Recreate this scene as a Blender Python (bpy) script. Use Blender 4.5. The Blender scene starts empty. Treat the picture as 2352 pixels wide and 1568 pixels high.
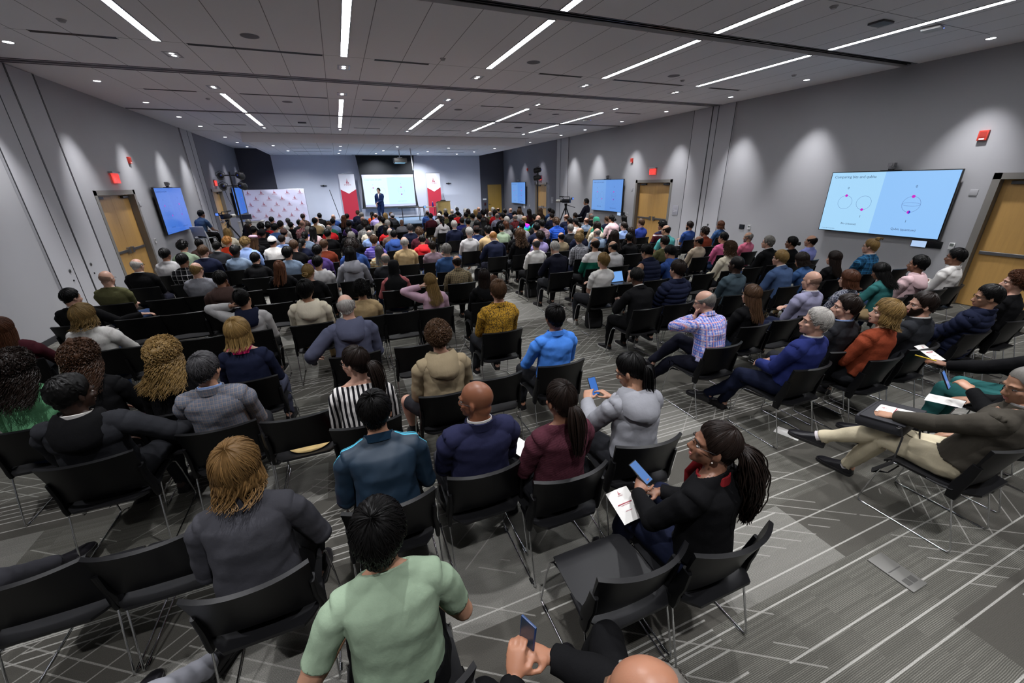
import bpy, bmesh, math, random
import numpy as np
from mathutils import Vector, Matrix, Euler
C = bpy.context.scene.collection
A = np.array
PI = math.pi
def R(d): return math.radians(d)
# ------------------------------------------------------------------ materials
MATS = {}
def newmat(name):
    m = bpy.data.materials.new(name); m.use_nodes = True
    nt = m.node_tree; b = nt.nodes['Principled BSDF']
    return m, nt, b
def lin(c):
    return tuple(((x/12.92) if x <= .04045 else ((x+.055)/1.055)**2.4) for x in c)
class G:
    """tiny helper that chains shader nodes"""
    def __init__(s, nt): s.nt = nt
    def n(s, t, **kw):
        nd = s.nt.nodes.new(t)
        for k, v in kw.items(): setattr(nd, k, v)
        return nd
    def put(s, sock, v):
        if v is None: return
        if hasattr(v, 'is_output'): s.nt.links.new(v, sock)
        else:
            if sock.type == 'RGBA' and len(v) == 3: v = (*v, 1)
            sock.default_value = v
    def m(s, op, a, b=None, c=None, clamp=False):
        nd = s.n('ShaderNodeMath', operation=op); nd.use_clamp = clamp
        s.put(nd.inputs[0], a); s.put(nd.inputs[1], b)
        if c is not None: s.put(nd.inputs[2], c)
        return nd.outputs[0]
    def mix(s, f, a, b):
        nd = s.n('ShaderNodeMix', data_type='RGBA')
        s.put(nd.inputs[0], f); s.put(nd.inputs[6], a); s.put(nd.inputs[7], b)
        return nd.outputs[2]
    def coord(s, kind='Object'):
        return s.n('ShaderNodeTexCoord').outputs[kind]
    def xyz(s, v):
        nd = s.n('ShaderNodeSeparateXYZ'); s.put(nd.inputs[0], v); return nd.outputs
    def noise(s, v, scale, detail=3, rough=.5):
        nd = s.n('ShaderNodeTexNoise'); s.put(nd.inputs['Vector'], v)
        nd.inputs['Scale'].default_value = scale; nd.inputs['Detail'].default_value = detail; nd.inputs['Roughness'].default_value = rough
        return nd.outputs[0]
    def white(s, x, y=None):
        nd = s.n('ShaderNodeTexWhiteNoise', noise_dimensions='2D' if y is not None else '1D')
        if y is None: s.put(nd.inputs['W'], x)
        else:
            cb = s.n('ShaderNodeCombineXYZ'); s.put(cb.inputs[0], x); s.put(cb.inputs[1], y)
            s.nt.links.new(cb.outputs[0], nd.inputs['Vector'])
        return nd.outputs['Value']
    def scale(s, v, k):
        nd = s.n('ShaderNodeVectorMath', operation='MULTIPLY'); s.put(nd.inputs[0], v); nd.inputs[1].default_value = k
        return nd.outputs[0]
    def bump(s, h, strength, dist=.01):
        nd = s.n('ShaderNodeBump'); s.put(nd.inputs['Height'], h)
        nd.inputs['Strength'].default_value = strength; nd.inputs['Distance'].default_value = dist
        return nd.outputs[0]
    def stripe(s, x, period, width):
        """1 where fract(x/period) < width"""
        return s.m('LESS_THAN', s.m('FRACT', s.m('DIVIDE', x, period)), width)
def plain(name, col, rough=.5, metal=0, spec=.5, noise=0, bump=0, bscale=200, emit=None, estr=0):
    k = ('plain', name)
    if k in MATS: return MATS[k]
    m, nt, b = newmat(name); g = G(nt)
    b.inputs['Base Color'].default_value = (*col, 1); b.inputs['Roughness'].default_value = rough
    b.inputs['Metallic'].default_value = metal; b.inputs['Specular IOR Level'].default_value = spec
    if noise:
        f = g.noise(g.coord(), 14, 4)
        g.put(b.inputs['Base Color'], g.mix(f, tuple(x*(1-noise) for x in col), tuple(min(1, x*(1+noise)) for x in col)))
    if bump: g.put(b.inputs['Normal'], g.bump(g.noise(g.coord(), bscale, 2), bump, .002))
    if emit: b.inputs['Emission Color'].default_value = (*emit, 1); b.inputs['Emission Strength'].default_value = estr
    MATS[k] = m
    return m
# ------------------------------------------------------------------ mesh building
def norm(v):
    v = np.asarray(v, float); l = np.linalg.norm(v); return v/l if l > 1e-9 else v
def frames(P, ref=None):
    P = np.asarray(P, float); n = len(P)
    T = np.zeros_like(P); T[1:-1] = P[2:]-P[:-2]; T[0] = P[1]-P[0]; T[-1] = P[-1]-P[-2]
    T /= np.maximum(np.linalg.norm(T, axis=1), 1e-9)[:, None]
    if ref is None:
        ref = A((0, 0, 1.)) if abs(T[0][2]) < .9 else A((0, 1., 0))
    u = norm(ref-T[0]*np.dot(ref, T[0])); U = [u]
    for i in range(1, n):
        u = norm(U[-1]-T[i]*np.dot(U[-1], T[i])); U.append(u)
    U = A(U); V = np.cross(T, U)
    return T, U, V
class MB:
    def __init__(s): s.v = []; s.f = []; s.mi = []; s.n = 0
    def add(s, V, F, mi=0):
        V = np.asarray(V, float).reshape(-1, 3)
        s.v.append(V); s.f += [tuple(i+s.n for i in f) for f in F]; s.mi += [mi]*len(F); s.n += len(V)
        return s
    def loft(s, rings, mi=0, closed=True, cap=True):
        """rings: list of (k,3) arrays"""
        k = len(rings[0]); V = np.concatenate(rings); F = []
        for i in range(len(rings)-1):
            for j in range(k if closed else k-1):
                a = i*k+j; b = i*k+(j+1) % k
                F.append((a, b, b+k, a+k))
        if cap and closed:
            F.append(tuple(range(k-1, -1, -1))); o = (len(rings)-1)*k; F.append(tuple(range(o, o+k)))
        return s.add(V, F, mi)
    def tube(s, P, r, n=8, mi=0, ref=None, cap=True, pw=1.0, flat=None):
        """r: scalar, list of scalars or list of (ru,rv)"""
        P = np.asarray(P, float); T, U, V = frames(P, ref)
        if np.isscalar(r): r = [r]*len(P)
        th = np.linspace(0, 2*PI, n, endpoint=False); c, sn = np.cos(th), np.sin(th)
        if pw != 1.0: c = np.sign(c)*abs(c)**pw; sn = np.sign(sn)*abs(sn)**pw
        rings = []
        for i in range(len(P)):
            ru, rv = (r[i], r[i]) if np.isscalar(r[i]) else r[i]
            rings.append(P[i]+np.outer(c*ru, U[i])+np.outer(sn*rv, V[i]))
        return s.loft(rings, mi, cap=cap)
    def ball(s, c, r, n=12, m=8, mi=0, rot=None):
        if np.isscalar(r): r = (r, r, r)
        V = []; F = []
        for i in range(m+1):
            t = PI*i/m
            for j in range(n):
                p = 2*PI*j/n
                V.append((math.sin(t)*math.cos(p), math.sin(t)*math.sin(p), math.cos(t)))
        V = A(V)*A(r)
        if rot is not None: V = V@np.asarray(rot).T
        for i in range(m):
            for j in range(n):
                a = i*n+j; b = i*n+(j+1) % n
                F.append((a, a+n, b+n, b))
        return s.add(V+A(c), F, mi)
    def box(s, lo, hi, mi=0, M=None):
        x0, y0, z0 = lo; x1, y1, z1 = hi
        V = A([(x0,y0,z0),(x1,y0,z0),(x1,y1,z0),(x0,y1,z0),(x0,y0,z1),(x1,y0,z1),(x1,y1,z1),(x0,y1,z1)], float)
        if M is not None: V = V@A(M)[:3, :3].T+A(M)[:3, 3]
        return s.add(V, [(0,3,2,1),(4,5,6,7),(0,1,5,4),(1,2,6,5),(2,3,7,6),(3,0,4,7)], mi)
    def prism(s, poly, axis, lo, hi, mi=0):
        """polygon (2D list) extruded along axis 0/1/2 between lo and hi"""
        k = len(poly); o = [i for i in range(3) if i != axis]; V = np.zeros((2*k, 3))
        for i, (a, b) in enumerate(poly):
            for t, h in ((0, lo), (1, hi)):
                V[t*k+i, o[0]] = a; V[t*k+i, o[1]] = b; V[t*k+i, axis] = h
        F = [tuple(range(k-1, -1, -1)), tuple(range(k, 2*k))]+[(i, (i+1) % k, k+(i+1) % k, k+i) for i in range(k)]
        return s.add(V, F, mi)
    def lathe(s, prof, n=16, mi=0, c=(0,0,0), axis=2):
        rings = []
        th = np.linspace(0, 2*PI, n, endpoint=False)
        for r, h in prof:
            V = np.zeros((n, 3)); o = [i for i in range(3) if i != axis]
            V[:, o[0]] = np.cos(th)*r; V[:, o[1]] = np.sin(th)*r; V[:, axis] = h
            rings.append(V+A(c))
        return s.loft(rings, mi)
    def arrays(s): return np.concatenate(s.v), s.f
    def mesh(s, name, mats, smooth=True, bevel=0):
        me = bpy.data.meshes.new(name)
        if s.n: me.from_pydata(np.concatenate(s.v).tolist(), [], s.f)
        for m in (mats if isinstance(mats, (list, tuple)) else [mats]): me.materials.append(m)
        if s.n:
            me.polygons.foreach_set('material_index', s.mi)
            bm = bmesh.new(); bm.from_mesh(me); bmesh.ops.recalc_face_normals(bm, faces=bm.faces); 
            if bevel:
                bmesh.ops.bevel(bm, geom=[e for e in bm.edges if e.is_manifold and e.calc_face_angle(0) > .6], offset=bevel, segments=2, affect='EDGES', profile=.6)
            bm.to_mesh(me); bm.free()
            me.polygons.foreach_set('use_smooth', [smooth]*len(me.polygons))
            if smooth: me.set_sharp_from_angle(angle=R(48))
        return me
    def build(s, name, mats, parent=None, smooth=True, bevel=0):
        return link(name, s.mesh(name, mats, smooth, bevel), parent)
def link(name, data, parent=None, loc=None, rz=None):
    o = bpy.data.objects.new(name, data); C.objects.link(o)
    if parent is not None: o.parent = parent
    if loc is not None: o.location = loc
    if rz is not None: o.rotation_euler = (0, 0, rz)
    return o
def tag(o, label=None, cat=None, group=None, kind=None):
    if label: o['label'] = label
    if cat: o['category'] = cat
    if group: o['group'] = group
    if kind: o['kind'] = kind
    return o
def empty(name, loc=(0,0,0), rz=0, label=None, cat=None, group=None):
    o = bpy.data.objects.new(name, None); C.objects.link(o); o.location = loc; o.rotation_euler = (0, 0, rz)
    o.empty_display_size = .1
    return tag(o, label, cat, group)
def copy_tree(o, parent=None):
    c = o.copy(); C.objects.link(c)
    if parent is not None: c.parent = parent
    for ch in o.children: copy_tree(ch, c)
    return c
def paint(o, mats):
    for i, m in enumerate(mats if isinstance(mats, (list, tuple)) else [mats]):
        o.material_slots[i].link = 'OBJECT'; o.material_slots[i].material = m
    return o
ORD = ['zeroth','first','second','third','fourth','fifth','sixth','seventh','eighth','ninth','tenth','eleventh','twelfth','thirteenth','fourteenth','fifteenth','sixteenth','seventeenth','eighteenth','nineteenth','twentieth','twenty-first','twenty-second','twenty-third','twenty-fourth']
def snoise(P, f, seed=0):
    """cheap smooth noise in [-1,1] for an (n,3) array"""
    rs = np.random.RandomState(seed); o = np.zeros(len(P))
    for k in range(6):
        d = rs.normal(size=3); d /= np.linalg.norm(d)
        o += np.sin(P@(d*f*rs.uniform(.6, 1.5))+rs.uniform(0, 6.3)+.9*np.sin(P@(rs.normal(size=3)*f*.4)))
    return o/3.2
# ------------------------------------------------------------------ people
TMP_MAT = plain('cloth_base', (.3, .3, .3))
def rotm(yaw=0, pitch=0, roll=0):
    """yaw>0 turns left (towards -x), pitch>0 looks down, roll>0 tips to the right"""
    cy, sy = math.cos(yaw), math.sin(yaw); cp, sp = math.cos(-pitch), math.sin(-pitch); cr, sr = math.cos(roll), math.sin(roll)
    Z = A([[cy,-sy,0],[sy,cy,0],[0,0,1]]); X = A([[1,0,0],[0,cp,-sp],[0,sp,cp]]); Y = A([[cr,0,sr],[0,1,0],[-sr,0,cr]])
    return Z@X@Y
def ik(S, W, l1, l2, pole):
    S, W = A(S, float), A(W, float); d = W-S; L = np.linalg.norm(d)
    if L > (l1+l2)*.995: W = S+d/L*(l1+l2)*.995; d = W-S; L = np.linalg.norm(d)
    if L < abs(l1-l2)+.03: W = S+norm(d)*(abs(l1-l2)+.03); d = W-S; L = np.linalg.norm(d)
    e = d/L; a = (l1*l1-l2*l2+L*L)/(2*L); hh = math.sqrt(max(0, l1*l1-a*a))
    p = A(pole, float); p = norm(p-e*np.dot(p, e))
    return S+e*a+p*hh, W
DEF = dict(lean=-6, side=0, twist=0, hy=0, hpitch=4, hroll=0, hunch=0, arms=('lap','lap'), legs=('n','n'), sw=.178, seat=.55, spine=.495, hipy=-.085, fat=1.0, fine=.011, fingers=True, stand=False)
def solve(p):
    q = dict(DEF); q.update(p); J = {}
    H = A((0, q['hipy'], q['seat'])); le, si = R(q['lean']), R(q['side'])
    d = norm((math.sin(si), math.sin(le), math.cos(le)*math.cos(si)))
    d2 = norm(d+A((0, math.sin(R(q['hunch'])), 0)))
    mid = H+d*q['spine']*.5; N = mid+d2*q['spine']*.5
    tw = R(q['twist']); sx = A((math.cos(tw), math.sin(tw), 0)); sx = norm(sx-d2*np.dot(sx, d2))
    J.update(H=H, mid=mid, N=N, d=d, d2=d2, sx=sx, fw=np.cross(d2, sx))
    HR = rotm(R(q['hy']), R(q['hpitch']), R(q['hroll']))
    nd = norm(d2*.8+A((0,.28,.9))*.5+A((math.sin(R(q['hroll']))*.4, math.sin(R(q['hpitch']))*.35, 0)))
    J['head'] = N+nd*.155+HR@A((0,.012,.012)); J['HR'] = HR
    hd = J['head']
    for i, s in enumerate((-1, 1)):
        S = N-d2*.070+sx*s*q['sw']; J['S%d' % i] = S
        a = q['arms'][i]; pole = (s*.7, -.8, -.35); hdir = None
        if isinstance(a, dict):
            W = A(a['w'], float); pole = a.get('pole', pole); hdir = a.get('h')
        elif a == 'lap': W = A((s*.075, .20, .675)); hdir = (-s*.8, .55, -.12)
        elif a == 'thigh': W = A((s*.14, .25, .67)); hdir = (-s*.15, .9, -.25)
        elif a == 'cross': W = N+A((-s*.06, .215, -.25+.035*s)); pole = (s, -.1, -.9); hdir = (-s, -.05, .15)
        elif a == 'chin': W = hd+HR@A((s*.03, .095, -.20)); pole = (s*.5, .5, -1); hdir = (-s*.05, .0, 1)
        elif a == 'face': W = hd+HR@A((s*.075, .10, -.14)); pole = (s*.6, .6, -.7); hdir = (-s*.55, .1, .8)
        elif a == 'headside': W = hd+HR@A((s*.165, -.02, -.03)); pole = (s, .2, -.6); hdir = (-s*.8, -.1, .5)
        elif a == 'phone': W = N+A((s*.10, .30, -.24)); pole = (s*.7, -.2, -.8); hdir = (-s*.35, .75, .25)
        elif a == 'read': W = N+A((s*.11, .30, -.28)); pole = (s*.7, -.2, -.8); hdir = (-s*.3, .8, .2)
        elif a == 'sideout': W = S+A((s*.44, .16, -.12)); pole = (0, -.4, -1); hdir = (s, .3, -.1)
        elif a == 'down': W = S+A((s*.05, .06, -.5)); pole = (s*.3, -1, 0); hdir = (0, .1, -1)
        else: W = A(a, float)
        E, W = ik(S, W, .285, .25, pole)
        J['E%d' % i] = E; J['W%d' % i] = W; J['hd%d' % i] = norm(hdir) if hdir is not None else norm(W-E)
        L = H+sx*s*.09-d*.0; L[2] = H[2]-.005; J['L%d' % i] = L
        g = q['legs'][i]; pole = (s*.12, .6, 1)
        if isinstance(g, dict): Kt = A(g['a'], float); pole = g.get('pole', pole); fy = g.get('fy', 0); fp = g.get('fp', 0)
        else:
            fy = -s*.12; fp = 0
            if g == 'n': Kt = A((s*.14, .40, .085))
            elif g == 'back': Kt = A((s*.13, .22, .10)); fp = .35
            elif g == 'fwd': Kt = A((s*.13, .62, .085)); 
            elif g == 'wide': Kt = A((s*.24, .40, .085)); pole = (s*.5, .5, 1)
            elif g == 'over': Kt = A((-s*.24, .52, .36)); pole = (s*.25, .3, 1); fy = s*.3; fp = -.2
            elif g == 'stand': Kt = A((s*.10, H[1]+.02, H[2]-.86)); pole = (0, 1, 0)
        K, Af = ik(L, Kt, .44, .43, pole)
        J['K%d' % i] = K; J['A%d' % i] = Af; J['fy%d' % i] = fy; J['fp%d' % i] = fp
    J['q'] = q
    return J
def hand_parts(mb, W, f, s, palm=None, curl=.5, spread=.1, thumb=.8, r=.0085):
    """palm + five fingers; f = pointing direction, palm = palm normal"""
    f = norm(f)
    if palm is None: palm = A((0, 0, -1.))
    palm = norm(np.asarray(palm, float)-f*np.dot(palm, f)); u = np.cross(f, palm)*s   # u towards the thumb side
    u = -u if False else u
    mb.tube([W-f*.01, W+f*.03, W+f*.07, W+f*.092], [(.014,.026),(.016,.038),(.014,.041),(.011,.038)], 10, ref=palm)
    for k, (o, ln) in enumerate(((.031,.066),(.011,.076),(-.010,.070),(-.029,.055))):
        p = W+f*.086+u*o; P = [p]; a = 0; dirb = norm(f+u*o*spread*20)
        for j, fr in enumerate((.42,.33,.25)):
            a += curl*(.75+.12*k)*(1.0, 1.1, .7)[j]
            p = p+(dirb*math.cos(a)+palm*math.sin(a))*ln*fr; P.append(p)
        mb.tube(P, [r*1.05, r, r*.92, r*.72], 7)
        mb.ball(P[-1], r*.74, 7, 5)
    b = W+f*.025+u*.028+palm*.006; t1 = norm(f*.55+u*thumb+palm*.35); t2 = norm(f*.85+u*thumb*.25+palm*.4)
    mb.tube([b-f*.012-u*.012, b+t1*.03, b+t1*.03+t2*.028, b+t1*.03+t2*.05], [.013,.0115,.010,.0075], 7)
def head_mb(mb, o, HR, s=1.0):
    def e(c, r, rot=None, n=16, m=10): mb.ball(o+HR@A(c)*s, A(r)*s, n, m, rot=HR if rot is None else HR@rot)
    e((0,-.012,.026), (.074,.094,.093), n=24, m=16)
    e((0,.026,-.036), (.060,.062,.078), n=20, m=12)
    e((0,.043,-.080), (.041,.043,.034)); e((0,.074,-.099), (.021,.017,.015))
    e((0,-.035,-.05), (.055,.055,.06))
    mb.tube([o+HR@A(v)*s for v in ((0,.078,.012),(0,.093,-.012),(0,.107,-.034),(0,.098,-.046))], [.009*s,.010*s,.0135*s,.011*s], 8)
    for i in (-1, 1):
        e((i*.0125,.096,-.042), (.0085,.0105,.0075), n=8, m=6)
        e((i*.041,.056,-.027), (.023,.022,.019), n=10, m=8)
        mb.tube([o+HR@A(v)*s for v in ((i*.055,.058,.014),(i*.034,.078,.022),(i*.010,.086,.019))], [.007*s,.0095*s,.009*s], 7)
        e((i*.0785,-.010,-.012), (.009,.019,.031), rotm(i*.35, .1, 0), n=10, m=8)
        e((i*.074,.000,-.030), (.008,.010,.012), n=8, m=6)
    e((0,.0865,-.0655), (.023,.0105,.0065), n=10, m=6); e((0,.0845,-.0765), (.019,.0105,.0075), n=10, m=6)
WORK = bpy.data.scenes.new('work')
def evaluated(ob):
    WORK.collection.objects.link(ob); vl = WORK.view_layers[0]; vl.update(); return ob.evaluated_get(vl.depsgraph)
def remesh(mb, vs, smooth=3):
    V, F = mb.arrays(); me = bpy.data.meshes.new('t'); me.from_pydata(V.tolist(), [], F)
    ob = bpy.data.objects.new('t', me)
    md = ob.modifiers.new('r', 'REMESH'); md.mode = 'VOXEL'; md.voxel_size = vs
    ev = evaluated(ob); m2 = ev.to_mesh()
    n = len(m2.vertices); P = np.zeros(n*3); m2.vertices.foreach_get('co', P); P = P.reshape(-1, 3)
    q = len(m2.polygons); lt = np.zeros(q, int); m2.polygons.foreach_get('loop_total', lt)
    lv = np.zeros(len(m2.loops), int); m2.loops.foreach_get('vertex_index', lv)
    ev.to_mesh_clear(); bpy.data.objects.remove(ob); bpy.data.meshes.remove(me)
    if (lt == 4).all(): Q = lv.reshape(-1, 4)
    else:
        Q = []; k = 0
        for t in lt: Q.append(list(lv[k:k+t])+([lv[k+t-1]] if t == 3 else [])); k += t
        Q = A([x[:4] for x in Q])
    for _ in range(smooth):
        S = np.zeros_like(P); cnt = np.zeros(n)
        for a, b in ((0,1),(1,2),(2,3),(3,0)):
            np.add.at(S, Q[:, a], P[Q[:, b]]); np.add.at(cnt, Q[:, a], 1)
            np.add.at(S, Q[:, b], P[Q[:, a]]); np.add.at(cnt, Q[:, b], 1)
        P = P*.45+.55*S/np.maximum(cnt, 1)[:, None]
    return P, Q
def vnormals(P, Q):
    fn = np.cross(P[Q[:, 2]]-P[Q[:, 0]], P[Q[:, 3]]-P[Q[:, 1]]); N = np.zeros_like(P)
    for k in range(4): np.add.at(N, Q[:, k], fn)
    return N/np.maximum(np.linalg.norm(N, axis=1), 1e-12)[:, None]
def decimate(me, ratio, keep=None):
    ob = bpy.data.objects.new('t', me); md = ob.modifiers.new('d', 'DECIMATE'); md.ratio = ratio; md.use_collapse_triangulate = False
    if keep is not None:
        g = ob.vertex_groups.new(name='w'); g.add([int(i) for i in np.nonzero(~keep)[0]], 1.0, 'REPLACE'); md.vertex_group = 'w'; md.vertex_group_factor = 10
    m2 = bpy.data.meshes.new_from_object(evaluated(ob)); nm = me.name
    bpy.data.objects.remove(ob); bpy.data.meshes.remove(me); m2.name = nm; m2.polygons.foreach_set('use_smooth', [True]*len(m2.polygons)); return m2
def mk(name, P, Q, mat, rims=None):
    F = [tuple(dict.fromkeys(int(x) for x in f)) for f in Q]
    me = bpy.data.meshes.new(name); me.from_pydata(P.tolist(), [], [f for f in F if len(f) > 2]); me.materials.append(mat)
    me.polygons.foreach_set('use_smooth', [True]*len(me.polygons)); return me
def seg(P, a, b):
    d = b-a; t = ((P-a)@d)/np.dot(d, d); tc = np.clip(t, 0, 1)
    return np.linalg.norm(P-a-np.outer(tc, d), axis=1), t
TOR, NECK, HEAD, UA, FA, HA, TH, SH, FT = 0, 1, 2, 3, 5, 7, 9, 11, 13
def body(p):
    """one continuous skin surface; returns everything the clothes need"""
    J = solve(p); q = J['q']; mb = MB(); H, mid, N, d, d2, sx, fw = (J[k] for k in ('H','mid','N','d','d2','sx','fw')); ft = q['fat']
    st = [(-.085,.12,.085),(-.03,.172,.118),(.06,.172,.122),(.20,.158,.112),(.32,.160,.112)]
    pts = [H+d*t for t, _, _ in st]; rr = [(w*ft, dp*ft) for _, w, dp in st]
    for t, w, dp in ((.10,.170,.112),(.17,.176,.104),(.205,.150,.085),(.235,.085,.066),(.27,.056,.056)):
        pts.append(mid+d2*(t+.0)*q['spine']/.495); rr.append((w*q['sw']/.178*(1 if t > .1 else ft), dp*(ft if t < .15 else 1)))
    mb.tube(pts, rr, 22, ref=sx, pw=.86)
    hd, HR = J['head'], J['HR']
    mb.tube([N-d2*.03, N+d2*.03, hd+HR@A((0,-.022,-.055)), hd+HR@A((0,-.015,-.02))], [.060,.054,.053,.05], 14)
    head_mb(mb, hd, HR)
    segs = [(TOR, H, mid, .15), (TOR, mid, N-d2*.03, .14), (NECK, N-d2*.01, hd+HR@A((0,-.02,-.05)), .056), (HEAD, hd, hd+A((0,0,.01)), .105)]
    for i, s in enumerate((-1, 1)):
        S, E, W, hdr = (J[k+'%d' % i] for k in ('S','E','W','hd'))
        mb.tube([N-d2*.03+sx*s*.03, N-d2*.045+sx*s*.10, S+d2*.002], [.060,.056,.054], 12); mb.tube([N+d2*.035+sx*s*.02-fw*.012, N+d2*.000+sx*s*.075-fw*.010, S+d2*.022-sx*s*.03], [.036,.036,.030], 10)
        mb.tube([S-sx*s*.03, S+(E-S)*.12, S+(E-S)*.5, E+(S-E)*.08], [.055,.056,.050,.044], 12); mb.ball(E, .0445, 10, 8)
        mb.tube([E, E+(W-E)*.25, E+(W-E)*.65, W, W+hdr*.015], [.044,.046,.037,.029,.027], 12)
        if q['fingers']:
            pn = q.get('palm%d' % i); 
            hand_parts(mb, W+hdr*.012, hdr, s, pn if pn is not None else (A((-s*.3, 0, -1.)) if abs(hdr[2]) < .75 else A((-s*.4, -1., 0))), q.get('curl%d' % i, .42), .1, .8)
        else: mb.tube([W, W+hdr*.08, W+hdr*.17], [(.02,.03),(.018,.04),(.01,.03)], 8)
        L, K, Af = (J[k+'%d' % i] for k in ('L','K','A'))
        mb.tube([L-norm(K-L)*.04, L+(K-L)*.15, L+(K-L)*.6, K+(L-K)*.06], [.085*ft,.094*ft,.078,.062], 14); mb.ball(K, .062, 12, 8)
        mb.tube([K, K+(Af-K)*.28, K+(Af-K)*.7, Af], [.060,.060,.044,.037], 12)
        fd = norm(A((math.sin(-J['fy%d' % i]), math.cos(J['fy%d' % i]), -.35+J['fp%d' % i]*-.6))); J['fd%d' % i] = fd
        mb.tube([Af-fd*.05-A((0,0,.015)), Af+A((0,0,-.02)), Af+fd*.10+A((0,0,-.022)), Af+fd*.17+A((0,0,-.025))], [.03,.036,.032,.02], 8)
        segs += [(UA+i, S, E, .055), (FA+i, E, W, .042), (HA+i, W+hdr*.01, W+hdr*.16, .035), (TH+i, L, K, .085), (SH+i, K, Af, .052), (FT+i, Af-fd*.03, Af+fd*.17-A((0,0,.02)), .04)]
    P, Q = remesh(mb, q['fine'])
    best = np.full(len(P), 9e9); T = np.zeros(len(P), int)
    for t, a, b, r in segs:
        dd, _ = seg(P, A(a), A(b)); dd = dd/r
        k = dd < best; best[k] = dd[k]; T[k] = t
    if not q['stand']:
        k = (P[:, 2] > .40) & (P[:, 2] < .460) & (P[:, 1] < .28) & np.isin(T, (TOR, TH, TH+1)); P[k, 2] = .460
    return dict(P=P, Q=Q, T=T, J=J, Nrm=vnormals(P, Q))
def garment(B, tags, cuts, off, fold=.003, quilt=0, seed=1, snap=.03, shoulder=0):
    P, Q, T, Nm, J = B['P'], B['Q'], B['T'], B['Nrm'], B['J']
    allowed = np.isin(T, tags); out = ~allowed; X = P.copy(); snappable = np.zeros(len(P), bool)
    for ts, p0, n in cuts:
        n = norm(n); rel = np.isin(T, ts); sd = (P-p0)@n
        o = rel & (sd > 0); X[o] -= np.outer(sd[o], n); out |= o; snappable |= (o & (sd < snap))
        out &= ~(rel & (sd <= 0) & ~allowed) if False else out
    inn = ~out
    ok = inn | snappable
    fm = inn[Q].any(1) & ok[Q].all(1)
    Fq = Q[fm]; used = np.unique(Fq); mp = np.full(len(P), -1); mp[used] = np.arange(len(used))
    Fq = mp[Fq]; V = X[used]; N = Nm[used]; Tt = T[used]
    o = np.full(len(V), off, float)
    o += fold*snoise(V*A((1, 1, 1.7)), 22, seed)+fold*.7*snoise(V*A((1.6, 1, 1)), 48, seed+7)
    if shoulder:
        for i in (0, 1):
            dd = np.linalg.norm(V-J['S%d' % i], axis=1); o += shoulder*np.clip(1-dd/.12, 0, 1)
    if quilt:
        q = np.zeros(len(V)); tm = (Tt <= NECK); q[tm] = (V[tm]-J['H'])@J['d']
        for i in (0, 1):
            for t, a, b in ((UA+i, 'S', 'E'), (FA+i, 'E', 'W')):
                k = Tt == t; a_, b_ = J[a+str(i)], J[b+str(i)]; q[k] = (V[k]-a_)@norm(b_-a_)
        o += quilt*np.sqrt(np.abs(np.sin(PI*q/.062)))-quilt*.4
    W = V+N*o[:, None]
    # keep the thighs and the back from being pushed into the chair
    W[:, 2] = np.where((V[:, 2] > .40) & (V[:, 2] < .50) & (V[:, 1] < .30), np.maximum(W[:, 2], .452), W[:, 2]) if not J['q']['stand'] else W[:, 2]
    # rim turned in
    E = {}
    for f in Fq:
        for a, b in ((0,1),(1,2),(2,3),(3,0)):
            x, y = int(f[a]), int(f[b])
            if x == y: continue
            E[(x, y)] = E.get((x, y), 0)+1
    be = [(x, y) for (x, y) in E if (y, x) not in E]
    bv = sorted({v for e in be for v in e}); bi = {v: len(W)+k for k, v in enumerate(bv)}
    W2 = np.concatenate([W, V[bv]-N[bv]*.002]) if bv else W
    R4 = [(y, x, bi[x], bi[y]) for x, y in be]
    return W2, (np.concatenate([Fq, A(R4)]) if R4 else Fq)
ARMS = [UA, UA+1, FA, FA+1]
def neckcut(J, up=.012, tilt=.75, back=0):
    n = norm(J['d2']*1.0+J['fw']*tilt)
    return ([TOR, NECK, HEAD], J['N']+J['d2']*up-J['fw']*.02, n)
def top_garment(B, kind, seed=1):
    J = B['J']; H, d = J['H'], J['d']
    hem = ([TOR, TH, TH+1], H-d*.02, -d) if not J['q']['stand'] else ([TOR, TH, TH+1], H-d*.10, -d)
    tg = [TOR, NECK]+ARMS+[HA, HA+1]
    sl = 1.0; up = .012; tilt = .75; off = .010; fold = .003; quilt = 0; sh = 0
    if kind == 't': sl = None; off = .010; fold = .0045; up = .040; tilt = .5
    elif kind == 's': off = .012; fold = .005; up = .042; tilt = .6
    elif kind == 'w': off = .014; fold = .0045; up = .036; tilt = .6
    elif kind == 'wide': off = .011; up = .005; tilt = .45; fold = .003
    elif kind == 'h': off = .020; fold = .006; up = .012
    elif kind == 'j': off = .018; fold = .004; up = .036; tilt = .8; sh = .008
    elif kind == 'p': off = .022; quilt = .014; up = .042; fold = .003
    elif kind == 'v': off = .022; quilt = .012; up = .03; tg = [TOR, NECK]
    cuts = [neckcut(J, up, tilt), hem]
    for i in (0, 1):
        S, E, W = J['S%d' % i], J['E%d' % i], J['W%d' % i]
        if kind == 'v': pass
        elif sl is None: cuts.append(([UA+i, FA+i, HA+i], S+(E-S)*.74, E-S))
        else: cuts.append(([FA+i, HA+i], W+(E-W)*.02, W-E))
    if sl is None: tg = [TOR, NECK, UA, UA+1]
    elif kind != 'v': tg = [TOR, NECK]+ARMS
    return garment(B, tg, cuts, off, fold, quilt, seed, .05, sh)
def trousers(B, seed=2, short=False):
    J = B['J']; cuts = [([TOR], J['H']+J['d']*.09, J['d'])]
    for i in (0, 1):
        K, Af = J['K%d' % i], J['A%d' % i]
        if short: cuts.append(([TH+i, SH+i], K+(J['L%d' % i]-K)*.12, K-J['L%d' % i]))
        else: cuts.append(([SH+i, FT+i], K+(Af-K)*.99, Af-K))
    return garment(B, [TOR, TH, TH+1]+([] if short else [SH, SH+1]), cuts, .013, .0045, 0, seed, .05)
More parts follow.
